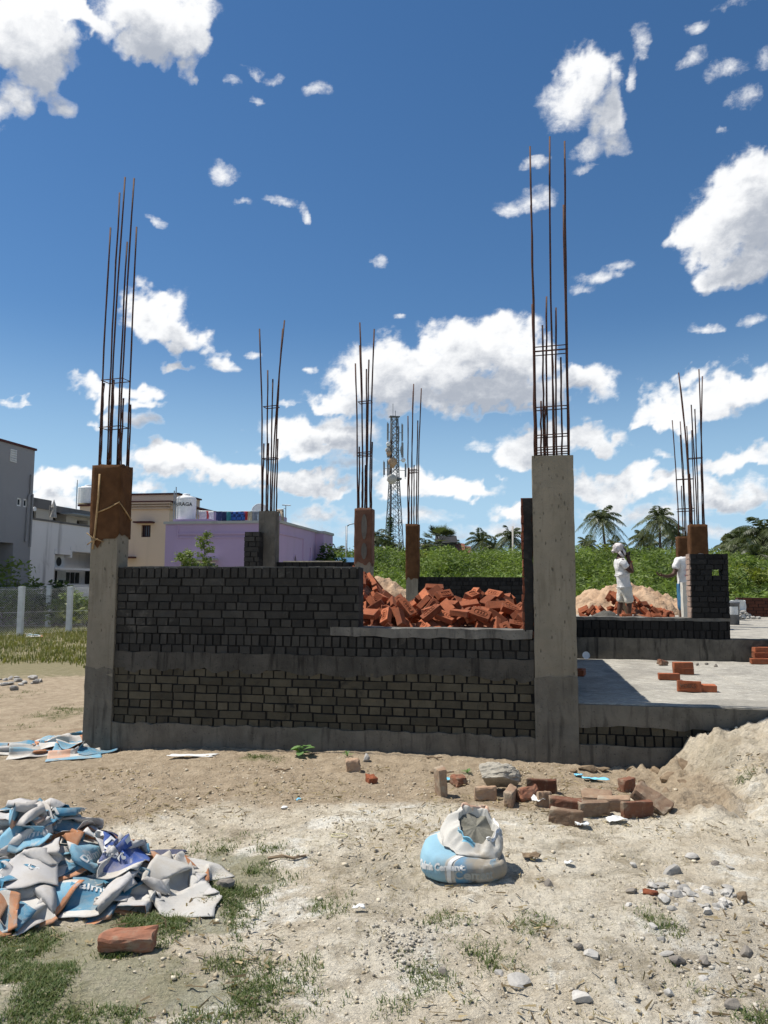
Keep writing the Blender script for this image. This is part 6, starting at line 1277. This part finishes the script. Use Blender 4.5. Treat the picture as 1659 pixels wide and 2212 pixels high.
p_=[(1302,1096,112,0,1.2,.4,'tall leaning coconut palm with drooping fronds, above the left shoulder of the man'),(1425,1094,112,2,1.2,1.7,'tall coconut palm behind and between the man and the right columns'),(1040,1143,120,3,1.15,2.,'coconut palm left of two behind the low rear wall'),(1105,1138,112,1,1.15,.9,'coconut palm right of two behind the low rear wall, by a thin pole'),(815,1145,100,0,1.0,2.2,'dark coconut palm left of the lattice tower'),(835,1165,96,2,1.0,4.,'low dark coconut palm at the foot of the lattice tower'),(1062,1168,118,2,.8,5.,'small coconut palm between the two taller ones'),(1268,1160,120,1,.95,3.,'low coconut palm just right of the plain grey column'),(1330,1160,118,3,.95,1.,'low coconut palm behind the white headcloth of the man'),(1390,1146,116,0,1.0,2.4,'coconut palm left of the tall one beside the right columns'),(1408,1172,108,2,.8,.3,'small coconut palm between the man and the right columns'),(1450,1125,120,3,1.2,2.9,'coconut palm partly behind the farthest right column'),(1600,1140,76,2,1.05,1.1,'bright coconut palm right of the dark brick pier'),(1645,1118,72,0,1.15,3.3,'large coconut palm cut by the right photo edge'),(1575,1165,78,1,.85,5.2,'low coconut palm just above the dark brick pier edge'),(1625,1165,66,3,.8,2.2,'low coconut palm at the right under the large one'),(730,1178,100,1,.8,1.2,'small coconut palm by the lamp post'),(862,1175,104,3,.8,.7,'small coconut palm right of the tower foot'),(918,1165,110,0,.85,3.9,'narrow coconut palm right of the slim rear column'),(987,1170,125,1,.75,2.6,'small coconut palm right of the fan palm'),(690,1182,90,2,.7,2.,'coconut palm top just beyond the lilac house'),(1140,1165,118,0,.8,4.4,'coconut palm half hidden by the plain grey column')]
for u,v,Y,k,s,rz,lab in p_: palm(lab,u,v-4,Y,PV[k],s,rz,'coconut palms on the horizon')
palm('round headed fan palm standing above the thicket left of centre',952,1128,105,PF,1.05,.5,None,'fan_palm','fan palm')
# dark understory far behind and broad trees at right
scrub('distant_treeline',-14,60,92,106,lambda x,y:4.4+.9*vn(x*.12,y*.1,4),17000,.5,SCD,31)
def broadtree(label,u0,vtop,u1,Y,n,seed,m=OLV,base=2.):
    c0=at(u0,vtop,Y); w_=(at(u1,vtop,Y).x-c0.x); c=thing('broad_tree',label,'tree',(c0.x+w_/2,Y,0)); h=c0.z; rr=random.Random(seed); cs=[]; mb=MB(); mb.tube([(0,0,0),(.1,0,h*.3),(0,.1,h*.5)],[.3,.24,.16],8)
    for k in range(26):
        a=rr.uniform(0,6.28); q=rr.uniform(.1,.9); z=h*rr.uniform(.35,.94)*(1-.22*q); r_=w_*.5*q; s=w_*rr.uniform(.09,.16); cs.append((math.cos(a)*r_,math.sin(a)*r_*.7,z,s*1.25,s*1.2,s*.75)); mb.tube([(0,.1,h*.45),(math.cos(a)*r_*.6,math.sin(a)*r_*.4,z*.8),cs[-1][:3]],[.1,.06,.025],5,cap=False)
    mb.obj('trunk',M['bark'],c); leafcloud('crown',cs,int(n*1.3),.2,m,c,seed); return c
broadtree('broad olive green tree behind the palms right of the dark pier',1548,1122,1650,95,15000,71); broadtree('tallest broad tree at the right photo edge',1620,1100,1740,100,13000,72); broadtree('low dense dark tree behind the palms at far right',1560,1160,1680,86,9000,73,SCD)
bushthing('yellow green bush in the thicket right of the dark pier',(at(1608,1250,46).x,46),2.6,2.9,6000,.16,YEL,75); bushthing('dark green bush at the right photo edge in the thicket',(at(1655,1240,50).x,50),2.0,3.4,4500,.16,SCD,76)
for i,(u,Y,rad,h) in enumerate(((800,58,1.8,4.0),(925,66,2.2,4.9),(985,55,1.6,3.4),(1060,70,2.6,5.4),(1125,60,1.6,4.2),(1262,62,1.9,4.6),(1290,50,1.5,3.0),(1325,68,2.4,5.3),(1385,60,2.0,4.4),(1440,52,1.5,3.3),(1590,56,2.2,4.2),(1015,64,1.8,4.6))):
    bushthing('feathery thorn bush rising out of the green thicket',(at(u,1240,Y).x,Y),rad,h,2600,.17,(SCR,YEL,SCR,SCD,LIM,SCR)[i%6],180+i); COL.objects[0]; 
    b_=[o for o in COL.objects if o.get('label')=='feathery thorn bush rising out of the green thicket'][-1]; b_['group']='thorn bushes in the thicket'
# small far roofs
for i,(u,v,w_,h_,lab) in enumerate(((985,1180,2.2,1.6,'tiny far house with a reddish tiled roof beside the fan palm'),(965,1163,2.6,2.2,'dark far rooftop tank house behind the fan palm'),(1003,1186,1.6,1.2,'small far dark roofed hut right of the tiled one'))):
    p=at(u,v,115); c=thing('far_house',lab,'house',(p.x,115,0)); mb=MB(); mb.box(-w_/2,w_/2,0,3,0,p.z-.5); mb.obj('wall',simple('far_wall%d'%i,((.3,.28,.25),(.05,.05,.055),(.12,.08,.07))[i]),c); mb=MB(); mb.add([(-w_/2-.3,-.3,p.z-.6),(w_/2+.3,-.3,p.z-.6),(w_/2+.3,1.5,p.z+.5),(-w_/2-.3,1.5,p.z+.5),(w_/2+.3,3.3,p.z-.6),(-w_/2-.3,3.3,p.z-.6)],[(0,1,2,3),(3,2,4,5),(0,3,5),(1,4,2)]); mb.obj('roof',simple('far_roof%d'%i,((.22,.09,.06),(.03,.03,.035),(.16,.07,.05))[i]),c)
# lamp post and thin pole
p=at(748,1190,60); c=thing('street_lamp','grey street lamp with a short curved arm left of the sacking column','street lamp',(p.x,60,0)); hp=at(748,1136,60).z; mb=MB(); mb.tube([(0,0,0),(0,0,hp)],[.11,.08],8); mb.obj('pole',M['steel'],c,True); mb=MB(); mb.tube([(0,0,hp-.05),(.25,0,hp+.12),(.7,0,hp+.2)],.05,6); mb.obj('arm',M['steel'],c,True); mb=MB(); mb.box(.6,1.25,-.12,.12,hp+.12,hp+.24,.02); mb.obj('lamp_head',M['white'],c)
p=at(1108,1185,100); mb=MB(); hp=at(1108,1137,100).z; mb.tube([(0,0,0),(0,0,hp)],[.16,.12],8); tag(mb.obj('utility_pole',M['stone'],None,True,loc=(p.x,100,0)),'thin pale utility pole beside a coconut palm','pole')
# ------------------------------------------------------------------ telecom tower
def tower():
    TST=simple('tower_steel',(.15,.17,.19),(.10,.115,.13),4,.6,0); Y=150.; b0=at(851,1220,Y); top=at(847,900,Y); tz=top.z; c=thing('telecom_tower','tall lattice telecom tower hung with antennas and round dishes','tower',(b0.x,Y,0),R(14)); mb=MB(); lv=np.concatenate([np.linspace(0,.62,12),np.linspace(.67,1,9)])
    def hw(t): return 1.95*(1-t/.66)+.78*min(1,t/.66) if t<.66 else .78-.2*(t-.66)/.34
    zz=[tz*t for t in lv]; cor=[]
    for t,z in zip(lv,zz): h=hw(t); cor.append([(-h,-h,z),(h,-h,z),(h,h,z),(-h,h,z)])
    for k in range(4): mb.tube([q[k] for q in cor],.105,6)
    for i in range(len(lv)-1):
        for k in range(4):
            a,b=cor[i],cor[i+1]; mb.tube([a[k],b[(k+1)%4]],.055,4,cap=False); mb.tube([a[(k+1)%4],b[k]],.055,4,cap=False)
            if i%2==0: mb.tube([b[k],b[(k+1)%4]],.05,4,cap=False)
    mb.tube([(-.3,0,tz),(-.3,0,tz+2.6)],.05,5); mb.tube([(.2,0,tz),(.2,0,tz+1.2)],.06,5); mb.box(-1.,1.,-.6,.6,tz-.1,tz+.05); mb.box(-1.2,1.2,-1.2,1.2,tz*.635,tz*.645); mb.obj('lattice_frame',TST,c)
    mb=MB(); [mb.tube([(x,-.3,0),(x,-.3,tz)],.03,4) for x in (-.25,.25)]; [mb.box(-.25,.25,-.32,-.28,z,z+.05) for z in np.arange(1,tz,.7)]; mb.obj('ladder',M['steel'],c)
    mb=MB(); mb.tube([(-1.3,-.5,0),(-.9,-.6,tz*.4),(-.7,-.6,tz*.9)],.22,6); mb.tube([(-1.1,-.9,0),(-.8,-.8,tz*.66)],.14,6); mb.obj('cable_bundle',M['rust'],c)
    gm_=simple('antenna_grey',(.24,.25,.26),(.19,.2,.21),3,.6,0)
    for (x,y,t0,t1,w_) in ((-1.5,-.6,.86,.955,.36),(-.95,-1.3,.86,.955,.36),(1.5,-.4,.86,.955,.3),(1.1,.9,.86,.95,.3),(-1.35,-.6,.76,.85,.62),(1.55,-.4,.765,.85,.4),(-2.2,-.5,.66,.735,.34),(-1.6,-1.2,.655,.74,.36),(2.25,-.2,.655,.73,.3),(-.7,-1.2,.79,.83,.3),(1.2,-.9,.79,.82,.36)):
        m2=MB(); m2.box(x-w_/2,x+w_/2,y-.12,y+.12,tz*t0,tz*t1,.02); m2.tube([(x,y+.2,tz*t0-.4),(x,y+.2,tz*t1+.3)],.06,5); m2.tube([(x,y+.2,tz*(t0+t1)/2),(x*.45,y*.45,tz*(t0+t1)/2)],.06,5); m2.obj('panel_antenna',gm_,c)
    for (x,y,t,r_,mm) in ((-.85,-1.35,.655-.02,.95,'stone'),(-.7,-1.3,.752-.02,.88,'sand'),(-1.4,-1.,.782,.5,'sand'),(-1.6,-.9,.80,.48,'stone'),(-1.5,-.9,.835,.42,'white'),(-.7,-1.1,.71,.45,'sand'),(1.65,-.6,.748,.42,'white')):
        m2=MB(); m2.grid(np.array([[(x+a*r_*math.cos(q),y-d,tz*t+a*r_*math.sin(q)) for q in np.linspace(0,6.283,20,endpoint=False)] for a,d in ((.01,.35),(.98,.35),(1,.3),(1,0),(.4,-.25),(.01,-.3))]),closeu=True); m2.tube([(x,y,tz*t),(x*.4,y*.3,tz*t)],.06,5); m2.obj('dish_antenna',M[mm],c,True)
    P=[]; r=np.random.default_rng(5)
    for _ in range(2600):
        z=tz*.42*r.uniform(0,1)**1.5; P.append((-1.2+r.normal(0,.35)+.5*z/tz,-1.0+r.normal(0,.4),z))
    leaves('climbing_vine',np.array(P),.22,SCD,c,r)
tower()

# ------------------------------------------------------------------ people
SKIN=simple('dark_skin',(.085,.042,.026),(.062,.03,.02),9,.55,.15,60); SHIRT=simple('worn_white_shirt',(.66,.65,.63),(.56,.55,.53),7,.9,.5,22,.02); SHORT=simple('cream_shorts',(.62,.60,.53),(.52,.49,.42),7,.9,.5,20,.02); TURB=simple('white_headcloth',(.64,.60,.59),(.48,.43,.42),11,.9,.7,20,.02); LUNGI=simple('blue_lungi',(.045,.16,.27),(.03,.10,.19),8,.9,.4,20); HAIR=simple('black_hair',(.012,.011,.01),(.02,.018,.016),20,.6,.4,80)
def skin(name,pts,edges,m,parent,lev=2,root=0):
    me=bpy.data.meshes.new(name); me.from_pydata([p[:3] for p in pts],edges,[]); o=link(name,me,m,parent); md=o.modifiers.new('skin','SKIN'); md.use_smooth_shade=True
    for i,p in enumerate(pts):
        d=me.skin_vertices[0].data[i]; r_=p[3]; d.radius=r_ if isinstance(r_,tuple) else (r_,r_); d.use_root=(i==root)
    s=o.modifiers.new('sub','SUBSURF'); s.levels=lev; s.render_levels=lev; return o
def chain(*n): return list(zip(n[:-1],n[1:]))
def hand(pts,edges,wi,wr,d,n,curl):
    """palm and five unequal fingers grown from wrist vertex wi; d points along the hand, n is the palm normal"""
    d=d.normalized(); n=n.normalized(); s=d.cross(n).normalized(); base=len(pts); pts.append((*(wr+d*.045),.026)); edges.append((wi,base)); 
    for k,(o,l) in enumerate(((-.03,.062),(-.011,.075),(.011,.07),(.03,.055))):
        a=wr+d*.085+s*o; i=len(pts); pts.append((*a,.0105)); e=d
        b=a+(d*math.cos(curl*.6)+n*math.sin(curl*.6))*l*.5; q=b+(d*math.cos(curl*1.5)+n*math.sin(curl*1.5))*l*.5; pts.append((*b,.0092)); pts.append((*q,.0078)); edges+= [(base,i),(i,i+1),(i+1,i+2)]
    i=len(pts); a=wr+d*.03-s*.035; pts.append((*a,.012)); pts.append((*(a+(d*.6-s*.5+n*.5)*.05),.0105)); pts.append((*(a+(d*.9-s*.3+n*.9)*.07),.009)); edges+=[(base,i),(i,i+1),(i+1,i+2)]
def man():
    P0=at(1350,1330,16.); c=thing('person','man in white headcloth, white shirt and cream shorts raising both hands to his face','person',(P0.x,16.,.845),R(0)); V3=Vector
    yz=lambda x,y,z:(x,y,z)
    # facing +X, slightly towards the viewer; y<0 is the viewer's side
    pts=[(0,0,.78,(.10,.085)),(-.012,0,.92,(.095,.08)),(-.055,0,1.10,(.115,.09)),(-.075,0,1.24,(.12,.09)),(-.095,0,1.335,.058),(-.085,0,1.40,.056),
     (-.075,-.155,1.265,.058),(.03,-.185,1.09,.048),(.125,-.175,1.03,.042),(.118,-.12,1.19,.036),(.088,-.07,1.33,.027),
     (-.075,.155,1.265,.058),(.06,.20,1.14,.048),(.165,.17,1.12,.042),(.14,.10,1.24,.036),(.085,.035,1.355,.027),
     (.03,-.085,.70,.088),(.068,-.095,.40,.056),(.055,-.095,.27,.055),(.05,-.095,.09,.036),(.07,-.098,.03,.034),(.17,-.11,.022,.028),
     (-.02,.085,.70,.088),(-.05,.09,.40,.056),(-.08,.09,.27,.055),(-.105,.09,.09,.036),(-.085,.092,.03,.034),(.015,.10,.022,.028)]
    E=chain(0,1,2,3,4,5)+[(3,6)]+chain(6,7,8,9,10)+[(3,11)]+chain(11,12,13,14,15)+[(0,16)]+chain(16,17,18,19,20,21)+[(0,22)]+chain(22,23,24,25,26,27)
    hand(pts,E,10,V3((.088,-.07,1.33)),V3((-.02,.05,.16)),V3((-1,.3,0)),.9); hand(pts,E,15,V3((.085,.035,1.355)),V3((-.08,-.05,.12)),V3((-1,-.3,-.2)),1.0)
    # head: skull, brow, nose, jaw in one surface
    skin('body',pts,E,SKIN,c)
    bm=bmesh.new(); bmesh.ops.create_uvsphere(bm,u_segments=28,v_segments=20,radius=1)
    for v in bm.verts:
        x,y,z=v.co; X=x*.098; Y=y*.074; Z=z*.118
        if x>0: X+=.010*math.exp(-(z+.85)**2/.06)*x; X+=.026*math.exp(-((z+.12)/.16)**2-(y/.2)**2)+.010*math.exp(-((z-.22)/.1)**2-(y/.5)**2)-.012*(math.exp(-((z-.03)/.1)**2-((abs(y)-.38)/.16)**2))+.006*math.exp(-((z+.5)/.09)**2-(y/.32)**2)
        if z<-.3: Y*=1-.28*(-z-.3); 
        v.co=(X,Y,Z)
    me=bpy.data.meshes.new('head'); bm.to_mesh(me); bm.free(); me.polygons.foreach_set('use_smooth',[True]*len(me.polygons)); h=link('head',me,SKIN,c,(-.055,0,1.485),(0,R(-18),R(-8)))
    mb=MB(); 
    for sg in (-1,1):
        mb.grid(np.array([[(-.005+.018*math.cos(q)*a,sg*(.072+.012*a*(1-a)*4*.6+.004*a),-.005+.032*math.sin(q)*a) for q in np.linspace(0,6.283,12,endpoint=False)] for a in (.2,.6,.9,1.)]),closeu=True)
    mb.obj('ear',SKIN,h,True)
    for sg in (-1,1):
        mb=MB(); mb.grid(np.array([[(.088+.006*math.cos(a)*1,sg*.028+.012*math.sin(a)*math.cos(q),.008+.007*math.sin(a)*math.sin(q)) for q in np.linspace(0,6.283,10,endpoint=False)] for a in (.05,.8,1.57)]),closeu=True); mb.obj('eye',M['white'],h,True)
    # wound cloth over the head
    bm=bmesh.new(); bmesh.ops.create_icosphere(bm,subdivisions=4,radius=1)
    for v in bm.verts:
        x,y,z=v.co; w_=.008*math.sin((z*1.6+x*.9)*11+math.atan2(y,x)*2)+(fbm(x*3,y*3+z*2,3,4)-.5)*.035; k=1+w_/.1
        zz=max(z,-.55 if x>0.25 else -.95); v.co=(x*.122*k*(.9 if x>0.5 else 1),y*.102*k,zz*.105*k+.035)
    me=bpy.data.meshes.new('headcloth'); bm.to_mesh(me); bm.free(); me.polygons.foreach_set('use_smooth',[True]*len(me.polygons)); link('headcloth',me,TURB,h,(-.022,0,.028))
    mb=MB(); mb.tube([(-.13,0,.05),(-.165,-.01,.03),(-.16,.01,-.01)],[.035,.03,.014],7); mb.tube([(-.05,-.07,-.02),(-.03,-.085,-.09),(.01,-.075,-.15)],[.04,.034,.02],7); mb.tube([(.03,-.07,.02),(.05,-.075,-.06),(.045,-.06,-.12)],[.024,.026,.016],7); mb.obj('headcloth_tail',TURB,h,True)
    mb=MB(); mb.box(.088,.118,-.085,-.0,-.07,.0,.002); mb.obj('phone_held',HAIR,c,loc=(.0,0,1.46))
    s=[(0.002,0,.66,(.158,.132)),(0.0,0,.74,(.16,.134)),(-.014,0,.86,(.154,.128)),(-.03,0,.98,(.155,.13)),(-.058,0,1.12,(.16,.13)),(-.078,0,1.25,(.125,.105)),(-.088,0,1.32,(.075,.07)),(-.07,-.16,1.255,.078),(-.022,-.188,1.165,.078),(.012,-.192,1.115,.07),(-.07,.16,1.255,.078),(.0,.188,1.19,.076),(.045,.195,1.15,.068)]
    o=skin('shirt',s,chain(0,1,2,3,4,5,6)+[(5,7)]+chain(7,8,9)+[(5,10)]+chain(10,11,12),SHIRT,c,3,2)
    tx=bpy.data.textures.new('fold','CLOUDS'); tx.noise_scale=.09; d=o.modifiers.new('fold','DISPLACE'); d.texture=tx; d.strength=.035; d.mid_level=.5
    s=[(.0,0,.80,(.15,.125)),(.0,0,.72,(.155,.13)),(.03,-.088,.62,.105),(.06,-.095,.47,.098),(.07,-.097,.39,.10),(-.02,.088,.62,.105),(-.045,.09,.47,.096),(-.055,.09,.40,.098)]
    o=skin('shorts',s,chain(0,1,2,3,4)+[(1,5)]+chain(5,6,7),SHORT,c,3,1); d=o.modifiers.new('fold','DISPLACE'); d.texture=tx; d.strength=.03; d.mid_level=.5
    mb=MB(); mb.tube([(.118+.04*math.cos(q),-.10+.04*math.sin(q)*.8,1.245+.012*math.cos(q)) for q in np.linspace(0,6.283,14)],.006,5); mb.obj('wrist_thread',simple('red_thread',(.3,.03,.03)),c)
man()
def man2():
    P0=at(1479,1225,14.1); c=thing('person','man in printed white shirt half hidden by the dark brick pier, arm held out','person',(P0.x,14.1,.80),0); V3=Vector
    pts=[(0,0,.80,(.12,.10)),(0,0,.95,(.115,.095)),(0,0,1.12,(.13,.10)),(.02,0,1.27,(.11,.085)),(.07,-.05,1.30,.055),(.13,-.12,1.30,.055),(-.13,-.03,1.26,.055),(-.20,-.06,1.06,.045),(-.24,-.07,1.0,.04),(-.36,-.12,.97,.034),(-.45,-.15,.985,.026),(.17,0,1.26,.055),(.24,-.05,1.05,.045),(.2,-.2,.95,.036),(.16,-.28,.95,.026),(.08,0,.72,.085),(.09,-.02,.42,.055),(.09,.0,.08,.036),(.09,-.10,.03,.03),(-.07,0,.72,.085),(-.08,-.02,.42,.055),(-.08,.0,.08,.036),(-.08,-.1,.03,.03)]
    E=chain(0,1,2,3,4,5)+[(3,6)]+chain(6,7,8,9,10)+[(3,11)]+chain(11,12,13,14)+[(0,15)]+chain(15,16,17,18)+[(0,19)]+chain(19,20,21,22)
    hand(pts,E,10,V3((-.45,-.15,.985)),V3((-1,-.2,.15)),V3((0,-.3,1)),.8); hand(pts,E,14,V3((.16,-.28,.95)),V3((-.3,-1,.1)),V3((0,0,1)),.6)
    skin('body',pts,E,SKIN,c)
    bm=bmesh.new(); bmesh.ops.create_uvsphere(bm,u_segments=24,v_segments=16,radius=1)
    for v in bm.verts:
        x,y,z=v.co; Y=y*.095; 
        if y<0: Y-=.02*math.exp(-((z+.12)/.16)**2-(x/.2)**2)
        v.co=(x*.074*(1-.25*max(0,-z-.3)),Y,z*.115)
    me=bpy.data.meshes.new('head'); bm.to_mesh(me); bm.free(); me.polygons.foreach_set('use_smooth',[True]*len(me.polygons)); h=link('head',me,SKIN,c,(.21,-.19,1.27),(R(55),0,R(40)))
    bm=bmesh.new(); bmesh.ops.create_icosphere(bm,subdivisions=3,radius=1)
    for v in bm.verts: v.co=(v.co.x*.082,v.co.y*.10+.012,max(v.co.z,-.3+.9*max(0,-v.co.y))*.105+.022)
    me=bpy.data.meshes.new('hair'); bm.to_mesh(me); bm.free(); link('hair',me,HAIR,h)
    s=[(0,0,.78,(.15,.125)),(0,0,.95,(.145,.12)),(0,0,1.12,(.15,.12)),(.015,0,1.25,(.13,.105)),(.055,-.03,1.285,(.065,.055)),(-.13,-.03,1.265,.076),(-.175,-.05,1.15,.074),(-.195,-.06,1.10,.068),(.17,0,1.255,.076),(.215,-.03,1.14,.07)]
    o=skin('shirt',s,chain(0,1,2,3,4)+[(3,5)]+chain(5,6,7)+[(3,8),(8,9)],SHIRT,c,3,1); tx=bpy.data.textures['fold']; d=o.modifiers.new('fold','DISPLACE'); d.texture=tx; d.strength=.03; d.mid_level=.5
    me=text_mesh('AN',.075,.003); link('shirt_lettering',me,simple('red_print',(.5,.06,.09)),c,(.0,-.158,1.0),(R(90),0,0)); mb=MB(); mb.add([(-.03,-.16,1.06),(.05,-.16,1.08),(.03,-.16,1.13),(-.04,-.16,1.11)],[(0,1,2,3)]); mb.add([(-.03,-.158,1.14),(.03,-.158,1.15),(.05,-.158,1.2),(-.01,-.158,1.18)],[(0,1,2,3)],1); mb.obj('shirt_emblem',[simple('red_print2',(.5,.06,.09)),simple('blue_print2',(.06,.1,.3))],c)
    s=[(0,0,.86,(.15,.13)),(.0,0,.7,(.165,.14)),(.0,-.01,.5,(.165,.13)),(.0,-.01,.30,(.17,.13))]; skin('lungi',s,chain(0,1,2,3),LUNGI,c,2,1)
man2()
